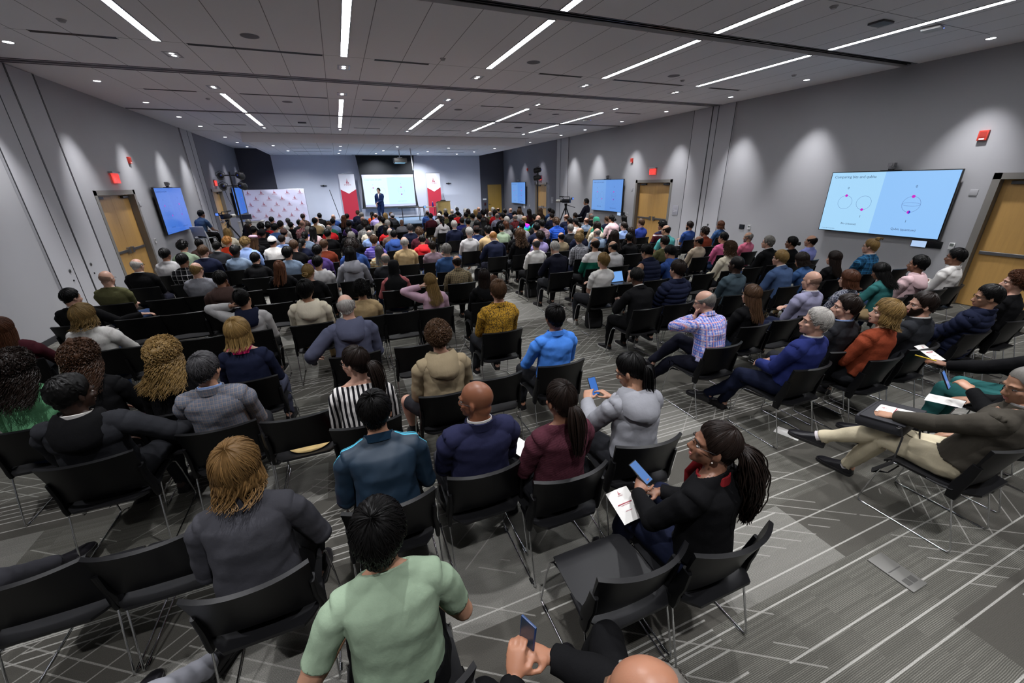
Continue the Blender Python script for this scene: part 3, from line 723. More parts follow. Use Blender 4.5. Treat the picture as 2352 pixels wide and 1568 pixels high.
# ------------------------------------------------------------------ chair
M_SHELL = plain('chair_plastic_black', srgb('0c0c0e'), .40, spec=.22, bump=.12, bscale=900)
M_CHROME = plain('chrome', (.62, .63, .65), .12, 1)
M_BLACKMETAL = plain('black_metal', srgb('121214'), .4)
def back_pt(u, v):
    """u across -1..1, v 0 (bottom) .. 1 (top): point on the chair back's front face"""
    w = .230+.014*v; x = u*w; y = -.212-.088*v-.010*(v**2)+.080*(abs(u)**2.2)*(0.55+.45*v); z = .505+.325*v-.012*(u*u)*v
    return A((x, y, z))
def chair_meshes():
    # seat
    mb = MB(); nx, ny = 13, 12; top = []; bot = []
    for j in range(ny+1):
        f = j/ny; y = -.268+.503*f
        for i in range(nx+1):
            u = -1+2*i/nx; w = .222+.010*math.sin(PI*f)-(.02*max(0, f-.85)/.15)-.055*(max(0, .20-f)/.20)**1.5
            z = .452-.012*(1-u*u)*math.sin(PI*min(1, f*1.1))-.045*max(0, (f-.86)/.14)**2+.016*max(0, .15-f)/.15
            top.append((u*w, y, z)); bot.append((u*(w-.004), y, z-.018))
    k = nx+1; V = top+bot; o = len(top); F = []
    for j in range(ny):
        for i in range(nx):
            a = j*k+i; F.append((a, a+1, a+k+1, a+k)); F.append((o+a, o+a+k, o+a+k+1, o+a+1))
    for j in range(ny): F += [(j*k, j*k+k, o+j*k+k, o+j*k), (j*k+nx, o+j*k+nx, o+j*k+k+nx, j*k+k+nx)]
    for i in range(nx): F += [(i, o+i, o+i+1, i+1), (ny*k+i, ny*k+i+1, o+ny*k+i+1, o+ny*k+i)]
    mb.add(V, F); seat = mb.mesh('seat', plain('seat_plastic_dark', srgb('19191b'), .45, spec=.3, bump=.12, bscale=900))
    # backrest with the two side uprights that clip on to the legs
    mb = MB(); nu, nv = 18, 10; fr = []; bk = []
    for j in range(nv+1):
        for i in range(nu+1):
            u = -1+2*i/nu; v = j/nv; p = back_pt(u, v); th = .011+.012*v**2
            if j == 0: p = p+A((0, 0, -.030*u*u+.012))
            n = norm(A((-.25*u*abs(u), 1, .25))); fr.append(p); bk.append(p-n*th)
    k = nu+1; o = len(fr); F = []
    for j in range(nv):
        for i in range(nu):
            a = j*k+i; F += [(a, a+k, a+k+1, a+1), (o+a, o+a+1, o+a+k+1, o+a+k)]
    for j in range(nv): F += [(j*k, o+j*k, o+j*k+k, j*k+k), (j*k+nu, j*k+k+nu, o+j*k+k+nu, o+j*k+nu)]
    for i in range(nu): F += [(i, i+1, o+i+1, o+i), (nv*k+i, o+nv*k+i, o+nv*k+i+1, nv*k+i+1)]
    mb.add(fr+bk, F)
    for s in (-1, 1):
        P = [back_pt(s*.98, .55)+A((s*.002,-.008,0)), back_pt(s*.98, .2)+A((s*.004,-.008,0)), A((s*.240,-.170,.50)), A((s*.243,-.165,.435)), A((s*.244,-.160,.395))]
        mb.tube(P, [(.026,.012),(.034,.014),(.036,.015),(.034,.015),(.028,.013)], 10, ref=A((0, 1., 0)), pw=.6)
        mb.tube([A((s*.240,-.165,.46)), A((s*.232,-.10,.445)), A((s*.228,-.02,.440))], [(.012,.022),(.010,.018),(.008,.012)], 8, ref=A((0,0,1.)))
    back = mb.mesh('backrest', M_SHELL)
    legs = []
    for s in (-1, 1):
        mb = MB(); r = .0058; X = s*.250
        P = [(s*.246,-.165,.42),(s*.249,-.215,.24),(X,-.268,.045),(X,-.274,.022),(X,-.262,.010),(X,-.235,.0065),(X,0,.0065),(X,.245,.0065),(X,.272,.010),(X,.283,.022),(X,.280,.045),(s*.243,.232,.30),(s*.236,.205,.405),(s*.225,.180,.428),(s*.215,.12,.430),(s*.210,-.10,.432)]
        mb.tube(P, r, 8); 
        for yy in (-.22, .23): mb.box((X-.011, yy-.02, 0), (X+.011, yy+.02, .006))
        legs.append(mb.mesh('leg', [M_CHROME]))
    mb = MB(); mb.tube([(-.215,.12,.428),(-.1,.16,.420),(.1,.16,.420),(.215,.12,.428)], .006, 6); mb.tube([(-.21,-.10,.430),(.21,-.10,.430)], .006, 6)
    mb.tube([(-.236,.205,.40),(-.12,.235,.392),(.12,.235,.392),(.236,.205,.40)], .0045, 6)
    bar = mb.mesh('seat_bar', M_BLACKMETAL)
    return dict(seat=seat, backrest=back, legs=legs, bar=bar)
CH = chair_meshes()
CHAIR0 = None
def chair(loc, rz=0, label=None, group=None):
    r = empty('chair', loc, rz, label, 'chair', group)
    link('seat', CH['seat'], r); link('backrest', CH['backrest'], r); link('seat_bar', CH['bar'], r)
    for m in CH['legs']: link('leg', m, r)
    return r
# ------------------------------------------------------------------ assembling a person
HAIRS = {}
def hairmesh(style, near, seed=1):
    k = (style, near, seed)
    if k not in HAIRS: HAIRS[k] = hair_mb(style, near, seed).mesh('hair', hairm('k'))
    return HAIRS[k]
SMALL = {}
def small(kind):
    if kind not in SMALL:
        if kind == 'eyes': SMALL[kind] = face_bits()[0].mesh('eyes', [M_EYE, M_IRIS])
        elif kind == 'brows': SMALL[kind] = face_bits()[1].mesh('eyebrows', hairm('k'))
        elif kind == 'glasses': SMALL[kind] = glasses_mb().mesh('glasses', M_GLASS)
        elif kind == 'beard': SMALL[kind] = beard_mb().mesh('beard', hairm('k'))
        elif kind == 'lips':
            mb = MB(); mb.ball((0,.0895,-.0655), (.0215,.0090,.0052), 12, 8); mb.ball((0,.0875,-.0760), (.0185,.0092,.0062), 12, 8); SMALL[kind] = mb.mesh('lips', plain('lips', srgb('9c5f55'), .4))
    return SMALL[kind]
TOPN = dict(t='t_shirt', s='shirt', w='sweater', h='hoodie', j='jacket', p='puffer_jacket', v='puffer_vest', wide='blouse', tg='t_shirt')
TPL = {}
def template(key, p, kind, short=False):
    k = (key, kind, short)
    if k in TPL: return TPL[k]
    kb = (key, 'body')
    if kb not in TPL: TPL[kb] = body(p)
    B = TPL[kb]; J = B['J']; T = dict(J=J)
    if (key, 'bm') not in TPL: TPL[(key, 'bm')] = decimate(mk('body', B['P'], B['Q'], skin(1)), .20, np.isin(B['T'], (HEAD, NECK, HA, HA+1)))
    T['body'] = TPL[(key, 'bm')]
    T['top'] = mk(TOPN[kind], *top_garment(B, 't' if kind == 'tg' else kind), TMP_MAT); T['top'] = decimate(T['top'], .45)
    kt = (key, 'tr', short)
    if kt not in TPL: TPL[kt] = decimate(mk('trousers', *trousers(B, short=short), TMP_MAT), .18)
    T['trousers'] = TPL[kt]
    T['hood'] = hood_mb(J).mesh('hood', TMP_MAT) if kind == 'h' else None
    if kind == 'j':
        T['collar'] = collar_mb(J, .062, .041, .034, .005, .45, .004).mesh('shirt_collar', TMP_MAT)
        T['lapel'] = collar_mb(J, .069, .034, .030, .008, .55, .008, .014).mesh('collar', TMP_MAT)
    elif kind == 's': T['collar'] = collar_mb(J, .065, .032, .036, .009, .4, .005, .010).mesh('collar', TMP_MAT)
    elif kind in ('p','v'): T['collar'] = collar_mb(J, .068, .045, .034, .010, .4, .012, 0).mesh('collar', TMP_MAT)
    for i in (0, 1):
        mb = MB(); shoe_mb(mb, J['A%d' % i], J['fy%d' % i], J['fp%d' % i]*.5, up=norm(J['K%d' % i]-J['A%d' % i])); T['shoe%d' % i] = mb.mesh('shoe', [M_SHOE, M_SOLE, M_SOCK])
    TPL[k] = T
    return T
def headmat(J):
    M = Matrix.Identity(4); HR = J['HR']; h = J['head']
    for i in range(3):
        for j in range(3): M[i][j] = HR[i][j]
        M[i][3] = h[i]
    return M
def onhead(name, me, root, J, mats=None):
    o = link(name, me, root); o.matrix_local = headmat(J)
    if mats is not None: paint(o, mats)
    return o
def headgear(code, root, J):
    kind, col = code
    key = ('gear', kind)
    if key not in SMALL:
        mb = MB()
        if kind == 'cap':
            c = cap_mb(mb, .024, .020, 40, 12, 0, lim=[(0,62),(60,70),(100,78),(180,84)])
            mb.loft([A([(x*.9, .085+.075*f*(1-(x/.075)**2*.55), .040-.02*f-.25*abs(x)**1.5*f+dz) for x in np.linspace(-.075, .075, 9)] ) if False else A([(x, .080+.085*f*max(.12, 1-(x/.085)**2), .045-.022*f-1.2*x*x*f+dz) for x in np.linspace(-.075, .075, 11) for dz in (0,)]) for f, dz in ((0,0),(.5,.002),(1,0),(1,-.004),(.5,-.003),(0,-.004))], closed=False, cap=False)
            mb.ball((0,-.045,.148), .008, 8, 6)
        elif kind == 'beret':
            mb.lathe([(.001,.155),(.05,.152),(.095,.135),(.108,.112),(.10,.092),(.082,.080),(.078,.074)], 24, c=(0,-.02,-.01))
        elif kind == 'hat':
            mb.lathe([(.001,.150),(.04,.152),(.066,.150),(.078,.138),(.086,.075),(.090,.062),(.150,.055),(.168,.060),(.170,.056),(.150,.047),(.085,.050)], 32, c=(0,-.012,-.005))
        elif kind == 'hij':
            rings = []
            for zz, rx, ryb, ryf in ((.142,.010,.012,.010),(.135,.050,.06,.05),(.11,.080,.095,.072),(.06,.095,.120,.080),(0,.097,.122,.074),(-.06,.092,.112,.066),(-.11,.090,.105,.085),(-.16,.130,.150,.10),(-.21,.185,.190,.12),(-.27,.215,.212,.14),(-.36,.19,.222,.145)):
                t = np.linspace(0, 2*PI, 40, endpoint=False); wob = 1+.035*np.sin(t*9+zz*30)*(1 if zz < -.05 else .2)
                y = np.where(np.cos(t) < 0, np.cos(t)*ryb, np.cos(t)*ryf); rings.append(np.stack([np.sin(t)*rx*wob, y*wob-.012, np.full(40, zz)], 1))
            V = np.concatenate(rings); F = []
            for i in range(len(rings)-1):
                for j in range(40):
                    a = j*2*PI/40; fz = (rings[i][0][2]+rings[i+1][0][2])/2
                    if abs((a+PI) % (2*PI)-PI) < .75 and -.115 < fz < .075: continue
                    x, y_ = i*40+j, i*40+(j+1) % 40; F.append((x, y_, y_+40, x+40))
            mb.add(V, F)
        SMALL[key] = mb.mesh({'cap': 'baseball_cap', 'beret': 'beret', 'hat': 'hat', 'hij': 'headscarf'}[kind], TMP_MAT)
    return onhead(SMALL[key].name.split('.')[0], SMALL[key], root, J, fabric(col))
def dress(loc, rz, T, sk, top, topcol, hair, haircol, legs='charcoal', near=False, extras=(), scale=1.0, wide=1.0, seed=1, collar='white', shoes=None, hoodcol=None, eyes=True, shod=True):
    J = T['J']; root = link('person', T['body'], None, loc, rz); paint(root, skin(sk)); root.scale = (scale*wide, scale, scale)
    paint(link(TOPN[top], T['top'], root), fabric(topcol))
    if top == 'h': paint(link('hood', T['hood'], root), fabric(hoodcol or topcol))
    if 'collar' in T: paint(link('collar' if top != 'j' else 'shirt_collar', T['collar'], root), fabric(topcol if top != 'j' else collar))
    if 'lapel' in T: paint(link('collar', T['lapel'], root), fabric(topcol))
    paint(link('trousers', T['trousers'], root), fabric(legs))
    if shod:
        for i in (0, 1):
            o = link('shoe', T['shoe%d' % i], root)
            if shoes == 'w': paint(o, [M_SNEAK, M_SOLEW])
            elif shoes == 'k': paint(o, [M_SHOE, M_SOLEW])
    gear = None
    if hair in ('cap','beret','hat','hij'):
        gear = headgear((hair, haircol), root, J)
        if hair in ('cap','beret','hat'): onhead('hair', hairmesh('s' if hair != 'beret' else 'l', False, 3), root, J, hairm('k' if hair != 'beret' else 'm'))
    elif hair == 'b': onhead('hair', hairmesh('bt', near, 1), root, J, hairm('sb' if sk < 4 else 'd'))
    elif hair:
        q = J['q']
        if near and hair in ('p','pl') : onhead('hair', hair_mb(hair, True, seed, rotm(0, R(q['hpitch']), R(q['hroll']))).mesh('hair', hairm('k')), root, J, hairm(haircol))
        else: onhead('hair', hairmesh(hair, near, 1+seed % 2), root, J, hairm(haircol))
    hc = haircol if haircol in HC else 'k'
    if eyes:
        onhead('eyes', small('eyes'), root, J); onhead('eyebrows', small('brows'), root, J, hairm(hc if hc not in 'gw' else 'm')); onhead('lips', small('lips'), root, J, plain('lips', srgb('9c5f55'), .4) if sk < 4 else skin(sk))
    if 'glasses' in extras or 'shades' in extras: onhead('glasses', small('glasses'), root, J)
    if 'beard' in extras: onhead('beard', small('beard'), root, J, hairm(hc))
    return root
EXPOSURE = 0.0
# ------------------------------------------------------------------ the room
H, XL, XR, YB, YF = 4.42, -4.88, 10.93, -2.6, 28.25
SX0, SX1, SY, SZ = -3.2, 9.12, 20.45, 4.09      # dropped ceiling over the stage
def struct(name, mb, mats, smooth=False, parent=None):
    o = mb.build(name, mats, parent, smooth)
    if parent is None: o['kind'] = 'structure'
    return o
def wallmat(name, c, rough=.75):
    m, nt, b = newmat(name); g = G(nt); P = g.coord()
    f = g.noise(P, 1.2, 4); g.put(b.inputs['Base Color'], g.mix(f, tuple(x*.96 for x in c), tuple(x*1.04 for x in c)))
    b.inputs['Roughness'].default_value = rough; b.inputs['Specular IOR Level'].default_value = .25
    g.put(b.inputs['Normal'], g.bump(g.noise(P, 350, 2), .08, .002)); return m
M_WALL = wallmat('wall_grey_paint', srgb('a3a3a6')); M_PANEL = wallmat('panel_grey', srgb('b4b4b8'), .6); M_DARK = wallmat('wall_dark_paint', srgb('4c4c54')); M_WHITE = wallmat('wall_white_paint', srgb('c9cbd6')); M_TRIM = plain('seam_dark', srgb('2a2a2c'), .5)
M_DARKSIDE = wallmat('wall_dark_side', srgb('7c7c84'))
def ceilmat():
    m, nt, b = newmat('ceiling_tiles'); g = G(nt); P = g.coord(); x, y, z = g.xyz(P)
    fx = g.m('FRACT', g.m('DIVIDE', g.m('ADD', x, 100*.6375+2.414), .6375))
    s1 = g.m('LESS_THAN', g.m('MINIMUM', fx, g.m('SUBTRACT', 1, fx)), .0085)
    s2 = None
    for yy in (1.9, 4.2, 8.50, 12.28, 18.0, 24.2, 26.6):
        t = g.m('COMPARE', y, yy, .006); s2 = t if s2 is None else g.m('MAXIMUM', s2, t)
    inside = g.m('MULTIPLY', g.m('GREATER_THAN', x, -3.75), g.m('LESS_THAN', x, 9.85))
    nz = g.xyz(g.n('ShaderNodeNewGeometry').outputs['Normal'])[2]; s = g.m('MULTIPLY', g.m('MULTIPLY', g.m('MAXIMUM', s1, s2), inside), g.m('GREATER_THAN', g.m('ABSOLUTE', nz), .5))
    c = srgb('efedef'); f = g.noise(P, 160, 2)
    col = g.mix(f, tuple(v*.93 for v in c), tuple(min(1, v*1.06) for v in c))
    g.put(b.inputs['Base Color'], g.mix(g.m('MULTIPLY', s, .72), col, srgb('4a484a'))); b.inputs['Roughness'].default_value = .9
    b.inputs['Specular IOR Level'].default_value = .1
    return m
def carpet():
    m, nt, b = newmat('carpet_streaks'); g = G(nt); P = g.coord(); x, y, z = g.xyz(P)
    n1 = g.noise(P, 330, 3, .7); n2 = g.noise(P, 3, 3)
    # blocks of plank tiles 1.0 x 0.5 with their own tone
    row = g.m('FLOOR', g.m('DIVIDE', y, .50)); cx = g.m('FLOOR', g.m('ADD', g.m('DIVIDE', x, 1.0), g.m('MULTIPLY', g.white(row), 7)))
    tone = g.white(cx, row)
    rib = g.m('SINE', g.m('MULTIPLY', g.m('ADD', y, g.m('MULTIPLY', n2, .02)), 2*PI/.0075)); rn = g.white(g.m('FLOOR', g.m('DIVIDE', y, .015)), g.m('FLOOR', g.m('MULTIPLY', x, 3)))
    base = g.mix(g.m('MULTIPLY', g.m('ADD', g.m('MULTIPLY', rib, .5), .5), g.m('ADD', .45, g.m('MULTIPLY', rn, .55))), srgb('54534d'), srgb('8a8880'))
    dark = g.mix(n1, srgb('393834'), srgb('737069'))
    col = g.mix(g.m('LESS_THAN', tone, .36), base, dark)
    col = g.mix(g.m('MULTIPLY', g.m('GREATER_THAN', tone, .78), .45), col, srgb('a3a19b'))
    def lines(c, along, per, w, dens, seg, colr, amt, region=None):
        nonlocal col
        k = g.m('FLOOR', g.m('DIVIDE', c, per)); fr = g.m('FRACT', g.m('DIVIDE', c, per))
        on = g.m('LESS_THAN', g.white(g.m('ADD', k, .37)), dens)
        sg = g.m('FLOOR', g.m('ADD', g.m('DIVIDE', along, seg), g.m('MULTIPLY', g.white(k), 13)))
        on2 = g.m('LESS_THAN', g.white(g.m('ADD', sg, .11), g.m('ADD', k, .23)), .72)
        mk_ = g.m('MULTIPLY', g.m('MULTIPLY', on, on2), g.m('LESS_THAN', fr, w/per))
        if region is not None: mk_ = g.m('MULTIPLY', mk_, region)
        col = g.mix(g.m('MULTIPLY', mk_, amt), col, colr)
    def reg(px, py, sx, sy, th):
        return g.m('LESS_THAN', g.white(g.m('FLOOR', g.m('DIVIDE', g.m('ADD', x, px), sx)), g.m('FLOOR', g.m('DIVIDE', g.m('ADD', y, py), sy))), th)
    L = srgb('cfcdc6')
    lines(y, x, .058, .010, .75, 1.3, L, .7, reg(.3, .1, 1.9, .6, .42))
    lines(g.m('ADD', y, 50.3), x, .125, .010, .55, 2.0, L, .75)
    for (a, px, py, sx, sy, th) in ((38, .7, .5, 1.1, .6, .40), (-33, 1.9, 2.3, 1.3, .7, .36)):
        c_, s_ = math.cos(R(a)), math.sin(R(a)); u = g.m('ADD', g.m('MULTIPLY', x, -s_), g.m('MULTIPLY', y, c_)); v = g.m('ADD', g.m('MULTIPLY', x, c_), g.m('MULTIPLY', y, s_))
        lines(g.m('ADD', u, 80), v, .085, .009, .8, 1.5, srgb('bcbab3'), .6, reg(px, py, sx, sy, th))
    for a, per, w in ((80, 2.9, .06), (62, 2.7, .012), (-70, 3.1, .012), (24, 2.3, .011)):
        c_, s_ = math.cos(R(a)), math.sin(R(a)); u = g.m('ADD', g.m('MULTIPLY', x, -s_), g.m('MULTIPLY', y, c_)); v = g.m('ADD', g.m('MULTIPLY', x, c_), g.m('MULTIPLY', y, s_))
        lines(g.m('ADD', u, 90.4), v, per, w, .13, 1.2, srgb('bdbbb4'), .7)
    gr = g.m('MULTIPLY', g.m('SUBTRACT', n1, .5), 5.0, clamp=False); col = g.mix(g.m('MULTIPLY', g.m('ADD', gr, .5, clamp=True), .62), col, srgb('282723'))
    g.put(b.inputs['Base Color'], col); b.inputs['Roughness'].default_value = .95; b.inputs['Specular IOR Level'].default_value = .08
    g.put(b.inputs['Normal'], g.bump(g.m('ADD', n1, g.m('MULTIPLY', rib, .3)), .5, .004))
    return m
mb = MB(); mb.box((XL-.3, YB-.3, -.12), (XR+.3, YF+.3, 0)); struct('floor', mb, carpet())
# ceiling with the long slots left open
M_CEIL = ceilmat(); mb = MB(); T_ = .12
ys = [(YB-.3, 5.58), (5.86, 10.20), (10.54, 15.06), (15.33, 20.0), (20.06, YF+.3)]
for a, b_ in ys: mb.box((XL-.3, a, H), (XR+.3, b_, H+T_))
struct('ceiling', mb, M_CEIL)
mb = MB(); mb.box((SX0, SY, SZ), (SX1, YF, H)); o = struct('ceiling_over_stage', mb, M_CEIL)
M_SLOT = plain('slot_black', srgb('0b0b0d'), .5); M_TRACK = plain('track_grey', srgb('c6c4c8'), .5); M_ALU = plain('aluminium', srgb('a9a9ad'), .35, .9)
mb = MB(); mb.box((XL, 5.58, H+.10), (XR, 5.86, H+.3)); struct('trim_1', mb, M_SLOT)
mb = MB()
for yy in (5.66, 5.72, 5.78): mb.box((XL, yy-.008, H+.02), (XR, yy+.008, H+.10))
struct('trim_2', mb, plain('rail_dark', srgb('3a393c'), .35, .6))
mb = MB(); mb.box((XL, 10.20, H+.006), (XR, 10.54, H+.2)); struct('trim_3', mb, M_TRACK)
mb = MB()
for yy, w in ((10.225, .006), (10.34, .010), (10.40, .010), (10.515, .006)): mb.box((XL, yy-w, H-.006), (XR, yy+w, H+.06))
struct('trim_4', mb, plain('track_rail', srgb('6e6d72'), .4, .3))
mb = MB(); mb.box((XL, 15.06, H+.08), (XR, 15.33, H+.25)); struct('trim_5', mb, M_SLOT)
mb = MB(); mb.box((XL, 15.17, H-.004), (XR, 15.22, H+.1)); struct('trim_6', mb, plain('rail_mid', srgb('77767a'), .4, .4))
mb = MB(); mb.box((XL, 20.0, H+.02), (XR, 20.06, H+.1)); struct('trim_7', mb, M_SLOT)
mb = MB(); mb.box((SX0-.15, SY-.20, H-.004), (SX1+.1, SY-.13, H+.02)); struct('trim_8', mb, M_SLOT)
# walls, with real openings for the doors
def sidewall(name, X, sgn, doors, mat, y0, y1):
    mb = MB(); x0, x1 = sorted((X, X+sgn*.3)); y = y0
    for a, b_, zt in sorted(doors):
        if a > y1 or b_ < y0: continue
        mb.box((x0, y, 0), (x1, a, H)); mb.box((x0, a, zt), (x1, b_, H)); y = b_
    mb.box((x0, y, 0), (x1, y1, H)); return struct(name, mb, mat)
DR = [(2.02, 3.86, 2.34), (11.92, 13.80, 2.34), (21.6, 23.1, 2.30)]; DL = [(12.0, 13.9, 2.34), (21.35, 23.1, 2.30)]
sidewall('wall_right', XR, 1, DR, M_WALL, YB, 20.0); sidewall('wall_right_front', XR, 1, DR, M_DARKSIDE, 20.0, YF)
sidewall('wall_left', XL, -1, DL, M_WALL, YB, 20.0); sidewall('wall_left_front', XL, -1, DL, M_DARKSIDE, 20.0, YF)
mb = MB(); mb.box((SX0, YF, 0), (9.19, YF+.3, H)); struct('wall_front', mb, M_WHITE)
mb = MB(); mb.box((XL-.3, YF, 0), (SX0, YF+.3, H)); struct('wall_front_left', mb, M_DARK)
mb = MB(); mb.box((9.19, YF, 0), (XR+.3, YF+.3, H)); struct('wall_front_right', mb, M_DARK)
mb = MB(); mb.box((XL-.3, YB-.3, 0), (XR+.3, YB, H)); struct('wall_back', mb, M_WALL)
# folding-partition panels and jambs on the side walls
def panel(i, X, s, y0, y1, seams, z1=H-.01):
    mb = MB(); x0, x1 = sorted((X-s*.002, X-s*.035)); mb.box((x0, y0, .02), (x1, y1, z1)); p = struct('wall_panel_%d' % i, mb, M_PANEL)
    mb = MB()
    for yy, w in seams: x0, x1 = sorted((X-s*.030, X-s*.040)); mb.box((x0, yy-w, .02), (x1, yy+w, z1))
    mb.build('seam', M_TRIM, p, False)
panel(1, XR, 1, 9.67, 11.25, ((9.685,.008),(10.28,.01),(10.50,.018),(11.23,.008)))
panel(2, XR, 1, 19.2, 20.45, ((19.21,.01),(20.0,.015),(20.44,.01)))
panel(3, XL, -1, 9.55, 11.33, ((9.565,.012),(10.12,.008),(10.55,.022),(11.29,.007),(11.32,.007)))
panel(4, XL, -1, 19.2, 20.65, ((19.21,.01),(20.05,.02),(20.64,.01)))
mb = MB()
for X, s in ((XR, 1), (XL, -1)):
    x0, x1 = sorted((X, X-s*.012))
    d = sorted(DR if s > 0 else DL); y = YB
    for a, b_, _ in d+[(YF, YF, 0)]: mb.box((x0, y, 0), (x1, a-.06 if a < YF else a, .10)); y = b_+.06
struct('baseboard_sides', mb, plain('base_dark', srgb('2c2c2f'), .6))
M_LOCK = plain('lock_metal', srgb('8e8e90'), .3, 1)
def lock(y, X, s, lab):
    for z, r in ((1.02, .03), (.84, .016)):
        mb = MB(); mb.lathe([(.001, -.004), (r, -.004), (r, .006), (r*.7, .009), (.001, .009)], 14, axis=0)
        o = mb.build('panel_lock', M_LOCK if r > .02 else M_SLOT); o.location = (X-s*.042, y, z); tag(o, lab % ('metal pull' if r > .02 else 'black keyhole below the pull'), 'lock')
lock(10.02, XR, 1, 'round %s on the grey partition panel near the right wall screen')
lock(9.98, XL, -1, 'round %s, nearer the camera, on the left wall partition panel'); lock(10.72, XL, -1, 'round %s on left wall partition, on the door side')
# doors
def woodmat(name, c):
    m, nt, b = newmat(name); g = G(nt); P = g.coord(); f = g.noise(g.scale(P, (6, 9, .7)), 3, 5, .6); f2 = g.noise(g.scale(P, (40, 60, 1.5)), 4, 3)
    x, y, z = g.xyz(P); leaf = g.white(g.m('FLOOR', g.m('MULTIPLY', g.m('ADD', y, x), 4.3)))
    f = g.m('ADD', g.m('MULTIPLY', f, .6), g.m('ADD', g.m('MULTIPLY', leaf, .25), g.m('MULTIPLY', f2, .2)))
    g.put(b.inputs['Base Color'], g.mix(f, tuple(v*.72 for v in c), tuple(min(1, v*1.22) for v in c))); b.inputs['Roughness'].default_value = .38; return m
M_WOOD = woodmat('maple_veneer', srgb('bf9658')); M_FRAME = plain('door_frame_grey', srgb('77746f'), .5); M_STEEL = plain('steel_bar', srgb('a2a2a4'), .28, .9); M_DKSTEEL = plain('steel_dark', srgb('4a4a4c'), .35, .8)
def door(i, X, s, y0, y1, zt, leaves=2, rec=.13):
    """s=+1 right wall (door plane beyond X), -1 left wall"""
    r = empty('door_%d' % i, (X, (y0+y1)/2, 0)); r['kind'] = 'structure'; hw = (y1-y0)/2
    mb = MB()
    for a, b_ in ((-hw-.06, -hw+.045), (hw-.045, hw+.06)):
        mb.box((-.012 if s > 0 else -.20, a, 0), (.20 if s > 0 else .012, b_, zt+.06))
    mb.box((-.012 if s > 0 else -.20, -hw-.06, zt-.045), (.20 if s > 0 else .012, hw+.06, zt+.06)); mb.build('door_frame', M_FRAME, r, False)
    n = leaves; w = (2*hw-.09)/n
    for k in range(n):
        a = -hw+.045+k*w; mb = MB(); xx = sorted((s*rec, s*(rec+.045))); mb.box((xx[0], a+.003, .01), (xx[1], a+w-.003, zt-.05)); lf = mb.build('door_leaf', M_WOOD, r, False)
        mb = MB(); f = s*(rec-.035); mb.box((min(f, f+s*.03), a+.06, .985), (max(f, f+s*.03), a+w-.06, 1.045)); c = a+.10 if k == 1 else a+w-.10
        mb.box((min(s*(rec-.055), s*rec), c-.045, .94), (max(s*(rec-.055), s*rec), c+.045, 1.09)); mb.build('panic_bar', M_STEEL, lf, False, bevel=.006)
        mb = MB(); q = a+.12 if k == 0 else a+w-.42; mb.box((min(s*(rec-.06), s*rec), q, zt-.13), (max(s*(rec-.06), s*rec), q+.30, zt-.075)); mb.build('door_closer', M_DKSTEEL, lf, False, bevel=.004)
    mb = MB(); mb.box((min(s*.21, s*.24), -hw, 0), (max(s*.21, s*.24), hw, zt)); mb.build('threshold_dark', M_SLOT, r, False)
    return r
for i, (a, b_, z) in enumerate(DR): door(i+1, XR, 1, a, b_, z)
for i, (a, b_, z) in enumerate(DL): door(i+4, XL, -1, a, b_, z)
r = empty('door_6', (10.2, YF, 0)); r['kind'] = 'structure'
mb = MB(); mb.box((-.50, -.03, 0), (.50, .0, 2.28)); lf = mb.build('door_leaf', woodmat('oak_veneer', srgb('a8863c')), r, False)
mb = MB(); mb.box((-.45, -.05, .97), (-.39, -.03, 1.03)); mb.tube([(-.42,-.04,1.0),(-.42,-.08,1.0),(-.30,-.08,1.0)], .011, 8); mb.build('lever_handle', M_DKSTEEL, lf)
# ------------------------------------------------------------------ lights
M_LED = plain('led_diffuser', (1, 1, 1), .5, emit=(.95, .97, 1.0), estr=34.0)
M_CAN = plain('can_lens', (1, 1, 1), .5, emit=(.97, .97, 1.0), estr=12.0)
XS = [-2.1, .45, 3.02, 5.60, 8.20]
def strip(x, y0, y1, lab):
    r = empty('ceiling_light', (x, (y0+y1)/2, H), 0, lab, 'light', 'linear ceiling lights'); h = (y1-y0)/2
    mb = MB(); mb.box((-.05, -h, -.006), (.05, h, .0)); mb.build('diffuser', M_LED, r, False)
    mb = MB()
    for s in (-1, 1): mb.box((s*.056-.006, -h-.01, -.009), (s*.056+.006, h+.01, 0))
    for e in (-1, 1): mb.box((-.062, e*(h+.006)-.006, -.009), (.062, e*(h+.006)+.006, 0))
    mb.build('frame', M_ALU, r, False)
pos = ['leftmost','second from left','middle','second from right','rightmost']
for k, x in enumerate(XS):
    strip(x, 2.96, 5.55, 'white light strip, %s, on the camera side of the wide ceiling slot' % pos[k])
    strip(x, -2.2, .40, 'long white light strip, %s, behind the camera' % pos[k]) if False else None
    strip(x, 5.88, 8.47, 'white light strip, %s, just beyond the wide ceiling slot' % pos[k])
    strip(x, 12.36, 15.05, 'white light strip, %s, ending at the narrow ceiling slot' % pos[k])
    strip(x, 15.34, 17.96, 'white light strip, %s, beyond the narrow ceiling slot' % pos[k])
def spot(name, loc, target, energy, angle, blend=.6, col=(.97, .97, 1.0), rad=.04):
    l = bpy.data.lights.new(name, 'SPOT'); l.energy = energy; l.spot_size = R(angle); l.spot_blend = blend; l.color = col; l.shadow_soft_size = rad
    o = link(name, l); o.location = loc; d = Vector(target)-Vector(loc); o.rotation_euler = d.to_track_quat('-Z', 'Y').to_euler(); return o
